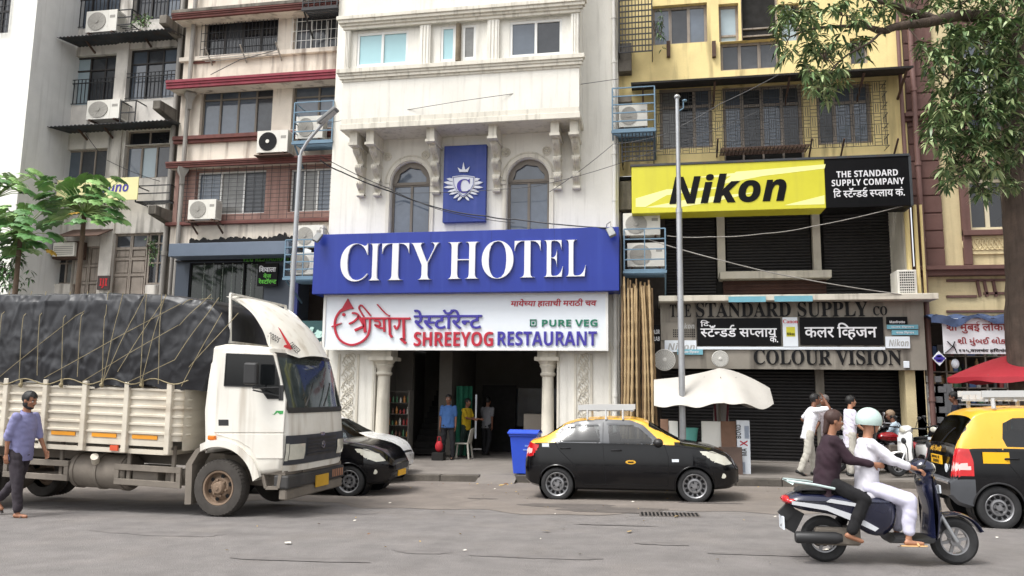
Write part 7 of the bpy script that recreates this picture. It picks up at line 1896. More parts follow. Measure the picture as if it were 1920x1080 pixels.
def smoothpoly(P, n=3):
    Q = P+[P[0]]; C = catmull(np.array([P[-1]]+Q+[P[1]]), (len(Q)+1)*n); return [tuple(c) for c in C[n:-n-1]] if False else [tuple(c) for c in C[n:n+len(P)*n]]
def small_wheel(par, x, R, w_, rr, spoke=6, y=0.):
    t_, r_ = MB(), MB(); h = w_/2
    t_.lathe([(rr,-h*.6),(rr+.01,-h*.8),(R*.86,-h),(R*.96,-h*.7),(R,-h*.2),(R,h*.2),(R*.96,h*.7),(R*.86,h),(rr+.01,h*.8),(rr,h*.6)], (x,y,R), 'y', 36, cap=False)
    r_.lathe([(rr,-h*.55),(rr*.9,-h*.5),(rr*.88,0),(rr*.9,h*.5),(rr,h*.55)], (x,y,R), 'y', 36, cap=False); r_.lathe([(.05,-h),(.05,h)], (x,y,R), 'y', 14)
    for i in range(spoke): a = 2*PI*i/spoke+.2; r_.bar((x+.04*math.cos(a),y,R+.04*math.sin(a)), (x+rr*.9*math.cos(a),y,R+rr*.9*math.sin(a)), .03, .02, up=Vector((0,1,0)))
    o = t_.build('wheel', M_rubber, par, smooth=40); r_.build('rim', mat('grey_alloy', srgb(150,150,152), .35, metal=.6, var=.1), o, smooth=35)
M_navy = mat('navy_scooter_paint', srgb(24,28,52), .22, var=.08, coat=.7)
def scooter(label, group=None):
    t = thing('scooter', label, 'scooter', (0,0,0), group)
    small_wheel(t, 0, .235, .095, .14); small_wheel(t, 1.28, .235, .095, .14)
    body = [(-.37,.60),(-.33,.68),(-.15,.72),(.25,.70),(.62,.70),(.70,.62),(.69,.42),(.58,.30),(.42,.30),(.22,.44),(.0,.50),(-.22,.53)]
    puffy(smoothpoly(body), .19, .07).build('body', M_navy, t, smooth=50)
    puffy(smoothpoly([(-.22,.70),(-.2,.76),(.1,.78),(.3,.755),(.5,.76),(.68,.74),(.70,.69),(.3,.67)]), .15, .04).build('seat', M_plas, t, smooth=60)
    for s in (-1,1):
        for P, nm in (([(-.34,.60),(.0,.545),(.30,.42),(.46,.345),(.50,.375),(.28,.50),(.0,.595),(-.34,.635)], 'white_side_stripe'), ([(.0,.63),(.40,.57),(.42,.60),(.05,.66)], 'white_side_stripe')):
            mb = MB(); mb.prism(P, s*.186, s*.197); mb.build(nm, mat('silver_stripe', srgb(196,198,202), .35, var=.05), t)
        mb = MB(); mb.tube([(-.30,s*.12,.80),(-.36,s*.10,.83),(-.1,s*.17,.80),(.1,s*.17,.76)], .014, 7); mb.build('grab_rail', mat('pale_teal_rail', srgb(190,206,204), .4, metal=.3, var=.05), t, smooth=50)
    mb = MB(); mb.ball((-.36,0,.63), .05, .15, .045, 14, 8); mb.ball((-.30,-.13,.625), .09, .05, .03, 10, 6); mb.ball((-.30,.13,.625), .09, .05, .03, 10, 6); mb.build('taillight', M_lampr, t, smooth=60)
    mb = MB(); mb.box(-.42,-.405,-.1,.1,.33,.46); mb.build('number_plate', M_signw, t); mb = MB(); mb.bar((-.41,0,.45),(-.3,0,.56),.05,.12); mb.bar((-.36,0,.32),(-.25,0,.52),.02,.16); mb.build('rear_mudguard', M_plas, t)
    puffy([(.62,.22),(1.02,.22),(1.08,.30),(1.02,.29),(.66,.29)], .19, .02).build('floorboard', M_plas, t, smooth=40)
    puffy(smoothpoly([(1.00,.26),(1.03,.55),(.98,.80),(1.02,.93),(1.09,.90),(1.13,.72),(1.14,.50),(1.10,.28)]), .20, .05).build('leg_shield', M_navy, t, smooth=50)
    puffy(smoothpoly([(.93,.92),(.92,1.0),(1.0,1.06),(1.10,1.02),(1.12,.93),(1.0,.90)]), .13, .05).build('handlebar_cowl', M_navy, t, smooth=60)
    mb = MB(); mb.ball((1.115,0,.96), .03, .09, .06, 12, 8); mb.build('headlight', M_lampw, t, smooth=60)
    mb = MB(); mb.box(1.135,1.15,-.12,.12,.72,.80); mb.build('number_plate', M_signw, t)
    mb = MB(); mb.tube([(.90,-.36,1.0),(.98,-.2,1.0),(1.02,0,.98),(.98,.2,1.0),(.90,.36,1.0)], .014, 8); mb.build('handlebar', M_iron, t, smooth=50)
    for s in (-1,1):
        mb = MB(); mb.tube([(.86,s*.37,1.0),(.93,s*.30,1.0)], .02, 8); mb.build('grip', M_plas, t, smooth=50)
        mb = MB(); mb.tube([(.97,s*.22,1.02),(1.0,s*.3,1.14),(.99,s*.33,1.19)], .007, 5); mb.ball((.98,s*.34,1.22), .018, .06, .035, 12, 8); mb.build('mirror', M_plas, t, smooth=60)
    fd = [(1.28+.30*math.cos(a), .235+.29*math.sin(a)) for a in np.linspace(.35, 2.7, 14)]; fi = [(1.28+.262*math.cos(a), .235+.255*math.sin(a)) for a in np.linspace(2.7, .35, 14)]
    puffy(fd+fi, .075, .015, nr=5).build('front_mudguard', M_navy, t, smooth=50)
    mb = MB(); 
    for s in (-1,1): mb.tube([(1.28,s*.075,.235),(1.17,s*.075,.45),(1.08,s*.04,.62)], .02, 8)
    mb.build('fork', M_steel, t, smooth=50)
    mb = MB(); mb.lathe([(.05,-.3),(.06,-.28),(.06,.1),(.04,.16)], (-.02,-.17,.27), 'x', 14); mb.build('exhaust', M_plas, t, smooth=40)
    mb = MB(); mb.box(-.1,.35,-.1,.1,.18,.36); mb.lathe([(.13,-.05),(.13,.05)], (.0,.13,.26), 'y', 16); mb.build('engine', M_under, t, bevel=.02)
    return t
sc = scooter('navy scooter with silver side stripes carrying two riders')
scx, scy = 1.70, 8.83
SCR = rad(3)
def sput(o): o.location = (scx, scy, gz(scx, scy)); o.rotation_euler = (0, tilt, SCR)
# riders, in the scooter's own space
dr, J, hd, fw = person('scooter driver in a white top and pale trousers with a pale teal helmet', 1.55, dict(thigh=(72,72), knee=(78,78), lean=5, hip=.775, arm=((48,8),(48,8)), elbow=(22,22), spread=(10,10), nod=4, foot=(0,0), curl=(1.1,1.1), inw=(-4,-4), palm=(Vector((.3,0,-1)), Vector((.3,0,-1)))),
    shirt=cloth('white_kurta', srgb(218,216,224)), sleeve=1.6, hem=-.12, trousers=cloth('lilac_white_trousers', srgb(206,204,222)), tlen=.8, flare=1.15, shoe=mat('tan_sandal', srgb(196,160,112), .8), sandal=True, skin=skin(2), hair=False, vox=.010)
mb = MB(); f, l, u = frame_of(fw); n_, m_ = 24, 14; vs = []
for i in range(m_+1):
    t_ = PI*.62*i/m_
    for j in range(n_): a = 2*PI*j/n_; vs.append(hd+f*(math.sin(t_)*math.cos(a)*.135-.01)+l*math.sin(t_)*math.sin(a)*.115+u*(math.cos(t_)*.135+.03))
mb.add(vs, [(i*n_+j,(i+1)*n_+j,(i+1)*n_+(j+1)%n_,i*n_+(j+1)%n_) for i in range(m_) for j in range(n_)]); mb.build('helmet', mat('pale_teal_helmet', srgb(186,206,200), .3, var=.08, coat=.4), dr, smooth=60, solid=.012)
mb = MB(); mb.tube([hd+f*.02+l*.09-u*.02, hd+f*.04+l*.05-u*.12, hd+f*.05-u*.135, hd+f*.04-l*.05-u*.12, hd+f*.02-l*.09-u*.02], .007, 5); mb.build('chin_strap', M_plas, dr)
dr.location = (scx+.46, scy+.02, gz(scx,scy)); dr.rotation_euler = (0, tilt, SCR)
pr, J, hd, fw = person('scooter passenger in black and dark plum clothes with brown hair', 1.50, dict(thigh=(62,62), knee=(88,88), lean=10, hip=.82, arm=((30,6),(35,6)), elbow=(50,45), spread=(16,16), nod=10, foot=(18,18), curl=(.5,.5), palm=(Vector((0,-1,0)), Vector((0,1,0)))),
    shirt=cloth('dark_plum_top', srgb(44,26,36)), sleeve=1.9, hem=-.22, trousers=cloth('black_leggings', srgb(16,15,18)), tlen=.92, flare=1.1, skin=skin(0), hairmat=mat('dark_brown_hair', srgb(58,36,30), .6, var=.2), long=.14, vox=.010, girth=1.12)
pr.location = (scx+.06, scy+.02, gz(scx,scy)); pr.rotation_euler = (0, tilt, SCR)
sput(sc)
def recolour(o, pairs):
    for c in [o]+list(o.children_recursive):
        for s_ in getattr(c, 'material_slots', []):
            for a, b in pairs:
                if s_.material is a: s_.link = 'OBJECT'; s_.material = b
s2 = dup(sc, (6.1, 18.3, gz(6.1)+PAVE), rad(205), 'white parked scooter close to the small taxi'); recolour(s2, [(M_navy, M_carwht), (mat('silver_stripe', None) if False else MATS['silver_stripe'], M_carwht)])
s3 = dup(sc, (6.0, 19.1, gz(6.0)+PAVE), rad(190), 'dark parked scooter behind the white one'); recolour(s3, [(M_navy, M_carblk)])
def motorbike(label):
    t = thing('motorbike', label, 'motorbike', (0,0,0)); R = .3
    red = mat('red_tank_paint', srgb(150,22,30), .25, var=.08, coat=.7)
    small_wheel(t, 0, R, .09, .22, 5); small_wheel(t, 1.26, R, .08, .22, 5)
    puffy(smoothpoly([(.55,.72),(.58,.84),(.75,.90),(.95,.86),(1.0,.76),(.8,.70)]), .13, .06).build('tank', red, t, smooth=60)
    puffy(smoothpoly([(-.3,.74),(-.3,.80),(.0,.82),(.3,.78),(.58,.80),(.56,.71),(.2,.69)]), .12, .04).build('seat', M_plas, t, smooth=60)
    puffy(smoothpoly([(-.32,.64),(-.25,.73),(.3,.70),(.35,.52),(.0,.58)]), .11, .03).build('side_panel', red, t, smooth=60)
    mb = MB(); mb.box(.45,.8,-.11,.11,.28,.62)
    for i in range(6): mb.box(.55,.8,-.13,.13,.44+i*.03,.455+i*.03)
    mb.build('engine', M_under, t, bevel=.01)
    mb = MB()
    for s in (-1,1): mb.tube([(1.26,s*.07,R),(1.08,s*.07,.75),(1.02,s*.07,.95)], .022, 8); mb.tube([(0,s*.08,R),(.45,s*.08,.38)], .02, 6); mb.tube([(0,s*.1,R),(-.05,s*.1,.66)], .025, 8)
    mb.tube([(1.0,0,.92),(.6,0,.4),(.35,0,.36),(.2,0,.68),(.9,0,.8)], .022, 6); mb.build('frame', M_iron, t, smooth=40)
    mb = MB(); mb.tube([(.84,-.36,1.06),(.95,-.2,1.08),(1.02,0,1.0),(.95,.2,1.08),(.84,.36,1.06)], .013, 7); mb.build('handlebar', M_chrome, t, smooth=40)
    for s in (-1,1): mb = MB(); mb.tube([(.93,s*.25,1.08),(.98,s*.3,1.22)], .006, 5); mb.ball((.97,s*.31,1.26), .015, .055, .045, 12, 8); mb.build('mirror', M_chrome, t, smooth=60)
    mb = MB(); mb.lathe([(.04,-.08),(.08,-.03),(.085,.05),(0,.075)], (1.12,0,.93), 'x', 18); mb.build('headlight', M_lampw, t, smooth=50)
    mb = MB(); mb.box(1.17,1.18,-.09,.09,.74,.82); mb.build('number_plate', M_signw, t)
    puffy([(1.26+.335*math.cos(a), R+.335*math.sin(a)) for a in np.linspace(.7,2.5,10)]+[(1.26+.315*math.cos(a), R+.315*math.sin(a)) for a in np.linspace(2.5,.7,10)], .06, .01, nr=5).build('front_mudguard', red, t, smooth=50)
    mb = MB(); mb.lathe([(.04,-.35),(.045,.2),(.025,.4)], (.0,-.15,.3), 'x', 12); mb.build('exhaust', M_chrome, t, smooth=40)
    return t
s4 = dup(s3, (5.15, 19.0, gz(5.1)+PAVE), rad(198), 'dark parked scooter beside the red motorbike, nearer the shutters')
s5 = dup(s3, (6.75, 18.75, gz(6.7)+PAVE), rad(212), 'dark parked scooter just behind the roof of the small taxi')
mbk = motorbike('red parked motorbike with a round headlamp behind the scooter riders'); mbk.location = (5.75, 18.6, gz(5.7)+PAVE); mbk.rotation_euler = (rad(6), 0, rad(192))
# ================================================================ things on the pavement
def onp(px, Y): 
    x = at(px, 800, Y).x; return x, gz(x)+PAVE
# blue wheelie bin
x, g = onp(985, 17.4); t = thing('wheelie_bin', 'bright blue plastic wheelie bin standing on the kerb behind the taxi', 'bin', (x, 17.4, g))
M_bin = mat('blue_bin_plastic', srgb(48,84,206), .45, var=.06)
mb = MB(); W0, W1, H = .22, .29, .92; y0 = 17.4
vs = [(x+sx*w_, y0+sy_*w_*1.05, g+z) for z, w_ in ((.03,W0),(H-.08,W1),(H-.08,W1+.025),(H,W1+.025)) for sx, sy_ in ((-1,-1),(1,-1),(1,1),(-1,1))]
mb.add(vs, [(4*k_+i,4*k_+(i+1)%4,4*k_+4+(i+1)%4,4*k_+4+i) for k_ in range(3) for i in range(4)]+[(3,2,1,0)]); mb.build('bin_body', M_bin, t, bevel=.015)
mb = MB(); mb.grid(lambda u, v: (x-.34+.68*u, y0-.36+.72*v, g+H+.005+.07*math.sin(PI*min(1,max(0,v)))*.8), 6, 8); mb.box(x-.34,x+.34,y0-.36,y0+.36,g+H-.03,g+H+.004); mb.build('bin_lid', M_bin, t, bevel=.01)
for s in (-1,1): MB().lathe([(.1,-.03),(.1,.03)], (x+s*.22,y0+.3,g+.1), 'x', 16).build('wheel', M_rubber, t, smooth=40)
mb = MB(); mb.box(x+.04,x+.2,y0-.2905,y0-.275,g+.62,g+.66); mb.box(x+.0,x+.2,y0-.287,y0-.27,g+.54,g+.57); mb.build('print_pattern', mat('pale_blue_print', srgb(120,148,222), .6), t)
# white plastic chair behind the guard, its colour darkened for the porch shade
x, g = onp(860, 21.0); y0 = 21.5; t = thing('plastic_chair', 'white plastic chair just behind the guard in the porch', 'chair', (x, y0, gP)); M_pc = mat('shaded_white_plastic', srgb(172,168,158), .5, var=.05)
mb = MB(); mb.box(x-.22,x+.22,y0-.22,y0+.22,gP+.41,gP+.44); mb.build('seat', M_pc, t, bevel=.01)
for sx, sy_ in ((-1,-1),(1,-1),(1,1),(-1,1)): MB().bar((x+sx*.24,y0+sy_*.24,gP), (x+sx*.19,y0+sy_*.19,gP+.41), .045).build('leg', M_pc, t)
mb = MB(); mb.grid(lambda u, v: (x+.2+.05*math.sin(PI*v)+.08*u, y0-.22+.44*v, gP+.44+.42*u-.05*(2*v-1)**2*u), 6, 8); mb.build('backrest', M_pc, t, solid=.02, smooth=60)
# red bag beside the guard
x, _ = onp(824, 20.9); t = thing('red_bag', 'small red bag on the porch floor beside the guard', 'bag', (x, 20.9, gP)); M_bag = mat('red_bag_cloth', srgb(176,28,40), .7, var=.1)
mb = MB(); mb.ball((x,20.9,gP+.36), .11, .08, .15, 14, 10); mb.build('pouch', M_bag, t, smooth=60); mb = MB(); mb.tube([(x-.06,20.9,gP+.47),(x-.04,20.9,gP+.62),(x+.04,20.9,gP+.62),(x+.06,20.9,gP+.47)], .012, 6); mb.build('handle', M_bag, t); mb = MB(); mb.box(x-.16,x+.16,20.75,21.05,gP,gP+.2); mb.build('stand', M_dark, t)
# green curtain
a = at(856, 725, 22.25); b = at(886, 725, 22.25); mb = MB(); mb.grid(lambda u, v: (a.x+(b.x-a.x)*u, 22.25+.05*math.sin(u*16)+.02*math.sin(u*37+v*3), gP+.02+(a.z-gP)*v), 40, 10)
tag(mb.build('curtain', cloth('dull_green_cloth', srgb(24,92,70)), smooth=60), 'dull green curtain hanging in the middle of the hotel porch', 'curtain')
a = at(893, 740, 22.1); b = at(893, 822, 22.1); mb = MB(); mb.tube([(a.x,22.1,b.z),(a.x,22.1,a.z)], .028, 8); tag(mb.build('tube_light', M_signw), 'tall bright white vertical door bar beside the green curtain', 'door bar')  # the porch tube light; its brightness is only this white colour
# snack shelf by the left column
a = at(738, 735, 21.4); b = at(762, 828, 21.4); t = thing('snack_shelf', 'rack of small packets and bottles beside the hotel column', 'shelf', ((a.x+b.x)/2, 21.4, gP)); mb = MB()
for i in range(6): z = gP+.25+(a.z-gP-.25)*i/5; mb.box(a.x-.12,b.x+.1,21.2,21.6,z,z+.02)
for xx in (a.x-.12,b.x+.1): mb.box(xx-.02,xx+.02,21.2,21.6,gP,a.z+.05)
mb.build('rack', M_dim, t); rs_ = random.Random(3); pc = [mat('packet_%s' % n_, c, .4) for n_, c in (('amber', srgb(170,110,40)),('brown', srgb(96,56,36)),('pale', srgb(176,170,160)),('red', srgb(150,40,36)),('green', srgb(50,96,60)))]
for i in range(5):
    z = gP+.27+(a.z-gP-.25)*i/5
    for q in range(6):
        xx = a.x-.07+q*(b.x-a.x+.12)/5; h_ = rs_.uniform(.12,.22); mb = MB(); mb.lathe([(.032,0),(.032,h_*.65),(.014,h_*.85),(.016,h_)], (xx,21.28,z), 'z', 8); o = mb.build('bottle', pc[rs_.randrange(5)], smooth=40); tag(o, 'small bottle or packet on the snack shelf beside the hotel column', 'bottle', 'bottles and packets on the snack shelf')
a = at(982, 776, 22.6); b = at(1016, 800, 22.6); mb = MB(); mb.box(a.x,b.x+.2,22.6,23.2,gP,a.z); tag(mb.build('shop_counter', mat('pale_counter', srgb(170,160,148), .6), bevel=.01), 'pale counter in the dark shop behind the second hotel column', 'counter')
# boards, carton, bucket under the umbrella
def board(label, px, Y, th, m, lean=.12, name='board', cat='board'):
    p, q = at(px[0], px[1], Y), at(px[2], px[3], Y); g = gz(p.x)+PAVE; mb = MB(); mb.box(p.x,q.x,Y,Y+th,g,p.z); mb.v = [(a_, b_+lean*(c_-g), c_) for a_, b_, c_ in mb.v]
    o = mb.build(name, m, bevel=.004, origin=((p.x+q.x)/2,Y,g)); return tag(o, label, cat), (p.x,q.x,g,p.z)
M_brd = mat('brown_hardboard', srgb(126,96,78), .8, var=.15, scale=3); M_brd2 = mat('dark_brown_ply', srgb(92,76,68), .85, var=.15, scale=3)
board('brown hardboard sheet leaning between the white carton and the lettered board', (1352,790,1383,880), 18.1, .02, M_brd)
board('dark brown board lying lower in front of the other leaning boards', (1348,838,1393,880), 17.95, .02, M_brd2)
o, r = board('white board with grey base leaning under the pale umbrella', (1316,790,1356,880), 18.25, .3, M_plainwhite, .0, 'carton', 'carton'); 
p, q = at(1381,788,18.15), at(1408,884,18.15); g = gz(p.x)+PAVE; t = thing('adhesive_carton', 'tall white carton lettered MAX BOND standing on end beside the brown boards', 'carton', ((p.x+q.x)/2, 18.15, g))
mb = MB(); mb.box(p.x,q.x,18.15,18.3,g,p.z); mb.build('box', M_signw, t, bevel=.004); L_ = p.z-g; Mv = lambda dx, z: Matrix.Translation((p.x-t.location.x+dx,-.004,z)) @ Matrix.Rotation(-PI/2,4,'Y')
w_ = q.x-p.x
lettering_flat('lettering', sans('BOND'), Mv(w_*.32, L_*.66), .30, .11, M_iron, t); lettering_flat('lettering', sans('MA'), Mv(w_*.72, L_*.34), .16, .12, M_iron, t); lettering_flat('red_letter', sans('X'), Mv(w_*.80, L_*.515), .13, .16, M_crim, t)
mb = MB()
for (z0, z1, x0, x1) in ((.66,.9,.6,.95),(.03,.22,.2,.6)):
    for i in range(9): xx = p.x+w_*(x0+(x1-x0)*i/9); mb.box(xx,xx+w_*.018,18.144,18.149,g+L_*z0,g+L_*z1)
mb.build('barcode_stripes', mat('grey_blue_print', srgb(120,136,160), .6), t)
x, g = onp(1293, 18.6); mb = MB(); mb.lathe([(.15,0),(.19,.34),(.205,.36),(.19,.36),(.14,.03),(0,.03)], (x,18.6,g+.62), 'z', 20); mb.box(x-.25,x+.25,18.4,18.8,g,g+.62)
tag(mb.build('bucket', mat('aqua_plastic', srgb(110,186,176), .5, var=.05), smooth=40), 'aqua plastic tub behind the taxi bonnet and steel pole', 'tub')
board('brown board leaning behind the taxi windscreen beside the bamboo', (1238,786,1254,850), 18.5, .03, M_brd); board('small white sack standing beside the pole behind the taxi', (1254,790,1272,850), 18.6, .3, M_plainwhite, .05, 'sack', 'sack')
# pale umbrella with its tarpaulin tail
YU = 18.7; pk = at(1347, 690, YU); pr_ = at(1443, 724, YU); pl = at(1226, 702, YU); ed = at(1340, 748, YU)
t = thing('pale_umbrella', 'large off white umbrella and sheet sagging towards the bamboo over the pavement stall', 'umbrella', (pk.x, YU, gz(pk.x)+PAVE))
def um(u, v):
    x = pl.x+(pr_.x-pl.x)*u; y = YU-1.25+2.5*v; dx = (x-pk.x)/(pr_.x-pk.x if x > pk.x else (pk.x-pl.x)); dy = (2*v-1)
    ridge = pk.z-(.45*abs(dx)**1.6 if x > pk.x else .28*abs(dx)**.8-.12*max(0,abs(dx)-.6)); fall = (pk.z-ed.z)*1.05*(abs(dy)**1.5)
    sc_ = (1-.55*max(0,dx)**3)
    z = ridge-fall*(sc_ if x > pk.x else 1-.15*abs(dx)); z += .03*math.sin(x*9+dy*3)*abs(dy)
    th_ = math.atan2(dy*1.2, dx if x > pk.x else dx*2.2); z -= .05*abs(math.sin(2.5*th_))*min(1, abs(dx)+abs(dy)*.8)
    return (x, YU+(y-YU)*sc_, z)
mb = MB(); mb.grid(um, 60, 36); mb.build('canopy', mat('off_white_canvas', srgb(184,180,173), .8, var=.05, crease=.5, bscale=1.8, blotch=.25, blotchcol=srgb(190,182,170)), t, solid=.008, smooth=70)
mb = MB(); mb.tube([(pk.x,YU,gz(pk.x)+PAVE),(pk.x,YU,pk.z)], .025, 8); 
for i in range(8): a_ = 2*PI*i/8; mb.tube([(pk.x,YU,pk.z-.5),(pk.x+.5*math.cos(a_),YU+.6*math.sin(a_),pk.z-.22)], .008, 5)
mb.build('pole', M_frmt, t); mb = MB(); mb.lathe([(.05,pk.z-.45),(.16,pk.z-.9),(.2,pk.z-1.5),(.19,gz(pk.x)+PAVE)], (pk.x+.05,YU+.2,0), 'z', 14); mb.build('cloth_wrap', cloth('grey_wrap_cloth', srgb(150,146,142)), t, smooth=50)
mb = MB(); 
for s in (-.12,.22): mb.bar((pk.x+s,YU-.05,pk.z-.5),(pk.x+s*.7,YU-.05,pk.z-1.3),.05,.01)
mb.build('ribbon', mat('maroon_ribbon', srgb(90,30,40), .8), t)
# red umbrella by the shop
YR2 = 18.3; tp = at(1905, 664, YR2); le = at(1776, 708, YR2); R_ = tp.x-le.x; zb_ = le.z
t = thing('red_umbrella', 'wide red umbrella before the goods shop beside the tree trunk', 'umbrella', (tp.x, YR2, gz(tp.x)+PAVE)); n = 8
def ru(u, v):
    a = 2*PI*u; q = (a/(2*PI/n)) % 1; sag = 1-.06*math.sin(PI*q)*v; r = R_*v*sag; return (tp.x+r*math.cos(a+PI), YR2+r*math.sin(a+PI), tp.z-(tp.z-zb_)*(v**1.35)-.05*v*v*(1-abs(2*q-1))*0)
mb = MB(); mb.grid(ru, 64, 12); mb.grid(lambda u, v: tuple(Vector(ru(u,1))+Vector((0,0,-.10*v-.03*math.sin(u*50)*v))), 64, 2); mb.build('canopy', mat('red_umbrella_cloth', srgb(168,42,54), .6, var=.06), t, smooth=40, solid=.004)
mb = MB(); mb.tube([(tp.x,YR2,gz(tp.x)+PAVE),(tp.x,YR2,tp.z)], .022, 8)
for i in range(8): e_ = ru(i/8,.96); mb.tube([(tp.x,YR2,tp.z-.05),e_], .007, 4); m_ = ru(i/8,.5); mb.tube([(tp.x,YR2,tp.z-.55),(m_[0],m_[1],m_[2]-.02)], .007, 4)
mb.build('pole', M_frmt, t)
# goods in the open shop
rg_ = random.Random(8); YSh = 22.6; gcol = [mat('goods_%s' % n_, c, .5) for n_, c in (('white', srgb(200,200,196)),('blue', srgb(70,100,150)),('green', srgb(80,120,90)),('red', srgb(150,50,50)),('tan', srgb(170,140,100)),('grey', srgb(110,110,112)))]
X0, X1 = at(1742,760,YSh).x, at(1930,760,YSh).x; gq = gz(8)+PAVE
t = thing('shop_shelf', 'wall of crowded shelves at the back of the goods shop', 'shelf', ((X0+X1)/2, YSh, gq)); mb = MB()
for i in range(7): z = gq+.2+.42*i; mb.box(X0,X1,YSh,YSh+.4,z,z+.025)
for i in range(6): xx = X0+(X1-X0)*i/5; mb.box(xx-.02,xx+.02,YSh,YSh+.4,gq,gq+2.9)
mb.build('rack', M_wood, t)
for i in range(7):
    z = gq+.226+.42*i; xx = X0+.06
    while xx < X1-.2:
        wd_ = rg_.uniform(.08,.2); h_ = rg_.uniform(.14,.36)
        if rg_.random() < .85:
            mb = MB()
            if rg_.random() < .5: mb.box(xx,xx+wd_-.015,YSh+.02,YSh+.25,z,z+h_)
            else: r_ = wd_*.42; mb.lathe([(r_,0),(r_,h_*.7),(r_*.5,h_*.85),(r_*.5,h_)], (xx+wd_/2,YSh+.16,z), 'z', 8)
            o = mb.build('shop_item', rg_.choice(gcol), bevel=.004); tag(o, 'small packet or jar on the crowded shelves of the goods shop', 'goods', 'goods on the shop shelves')
        xx += wd_
for i, px in enumerate((1752, 1768)):
    p = at(px, 735, 20.9); mb = MB(); mb.box(p.x-.22,p.x+.22,20.9,20.95,gq+.9,p.z+.2)
    for q in range(5): mb.box(p.x-.18,p.x-.02+.1*(q%2),20.885,20.899,gq+1.0+.25*q,gq+1.15+.25*q)
    tag(mb.build('display_rack', gcol[i*5]), ('narrow white card display at the shop entrance by the fascia end','narrow grey card display at the shop entrance behind the man in the navy jacket')[i], 'display')
p = at(1800, 750, 20.6); mb = MB()
for q in range(8): mb.box(p.x-.1,p.x+.75,20.6,20.9,gq+.8+.13*q,gq+.83+.13*q)
for s in (-.1,.75): mb.bar((p.x+s,20.75,gq),(p.x+s,20.75,gq+1.85),.03)
tag(mb.build('tray_rack', M_steel), 'steel rack of stacked trays at the goods shop entrance', 'rack')
p = at(1791, 682, 20.4); t = thing('hanging_bulb', 'pale unlit bulb hanging under the library banner', 'bulb', (p.x,20.4,p.z)); MB().tube([(p.x,20.4,p.z+.1),(p.x,20.4,p.z+.7)],.008,5).build('flex', M_iron, t); MB().ball((p.x,20.4,p.z), .09,.09,.12).build('bulb', M_signw, t, smooth=60)
a, b = at(1745,592,YN-1), at(1925,588,YN-1); mb = MB(); mb.grid(lambda u, v: (a.x+(b.x-a.x)*u, YN-1+.9*v, a.z-.04+.10*v+.05*math.sin(u*17+v*4)+.03*math.sin(u*41)), 50, 8); mb.grid(lambda u, v: (a.x+(b.x-a.x)*u, YN-1.02+.02*math.sin(u*30), a.z-.03-(.14+.08*math.sin(u*9))*v+.05*math.sin(u*17)), 50, 4)
tag(mb.build('blue_tarpaulin', mat('blue_tarp_sheet', srgb(66,84,118), .6, var=.4, scale=4, crease=.5, bscale=3)), 'crumpled blue tarpaulin slung over the library banner', 'tarpaulin')

# ================================================================ trees and plants
def leafmat(nm, c, c2): return mat(nm, c, .36, var=.3, scale=1.6, spec=.4, blotch=.5, blotchcol=c2)
ML = [leafmat('mango_leaf_dark', srgb(64,88,54), srgb(44,64,42)), leafmat('mango_leaf_mid', srgb(98,122,78), srgb(70,98,60)), leafmat('mango_leaf_pale', srgb(158,174,124), srgb(122,146,92))]
MP = [leafmat('papaya_leaf', srgb(92,136,78), srgb(64,106,60)), leafmat('papaya_leaf_pale', srgb(140,176,108), srgb(96,146,76)), mat('dry_papaya_leaf', srgb(176,140,50), .7, var=.2)]
def leaf(mb, p, d, L, W, droop, k, rnd):
    d = Vector(d).normalized(); s = d.cross(Vector((0,0,1))); s = s.normalized() if s.length > .05 else Vector((1,0,0)); s = (s+Vector((rnd.uniform(-.5,.5),rnd.uniform(-.5,.5),rnd.uniform(-.5,.5)))).normalized(); vs = []; n = 3
    for i, wf in enumerate((.12,.9,.85,.05)):
        q = i/n; c = Vector(p)+d*L*q+Vector((0,0,-droop*L*q*q)); e = s*W*.5*wf; vs += [c-e+Vector((0,0,.12*W*wf)), c+e+Vector((0,0,.12*W*wf))]
    mb.add(vs, [(0,1,3,2),(2,3,5,4),(4,5,7,6)], k)
def clump(mb, c, n, rnd, sz=1., out=None):
    """whorls of long drooping leaves at twig ends"""
    for _ in range(n):
        a = rnd.uniform(0, 2*PI); el = rnd.uniform(-.7,.75); d = Vector((math.cos(a)*math.cos(el), math.sin(a)*math.cos(el), math.sin(el)))
        leaf(mb, Vector(c)+d*.03, d, rnd.uniform(.14,.24)*sz, rnd.uniform(.045,.068)*sz, rnd.uniform(.3,.8), rnd.choices((0,1,2),(.28,.38,.34))[0], rnd)
YT = 17.7; xt = at(1921, 600, YT).x
t = thing('mango_tree', 'big mango tree with dark trunk and drooping leafy boughs over the brown building', 'tree', (xt, YT, gz(xt)+PAVE))
M_bark = mat('dark_grooved_bark', srgb(86,73,64), .95, var=.3, scale=3, bump=1., bscale=14, bstretch=(1.6,1.6,.35), streak=.5, streakcol=srgb(34,28,26), smap=(14,14,.9))
def bough(mb, pts, r0, r1, n=10):
    C = catmull(np.array([tuple(p) for p in pts]), 8*(len(pts)-1)); m = len(C); rr = random.Random(len(C))
    mb.tube([Vector(c)+Vector((rr.uniform(-1,1),rr.uniform(-1,1),0))*.012 for c in C], [r0+(r1-r0)*i/(m-1)*(1+.05*math.sin(i)) for i in range(m)], n)
mb = MB(); T0 = Vector((xt+.03,YT,gz(xt)+PAVE-.1)); T1 = at(1908,380,YT); T2 = at(1904,230,YT-.1); T3 = at(1890,60,YT-.4); 
mb.lathe([(.48,0),(.38,.25),(.34,.7)], tuple(T0), 'z', 16)
bough(mb, [T0, at(1919,640,YT), at(1917,520,YT), T1, T2], .35, .26, 16)
mb.build('trunk', M_bark, t, smooth=60)
mb = MB(); B = []
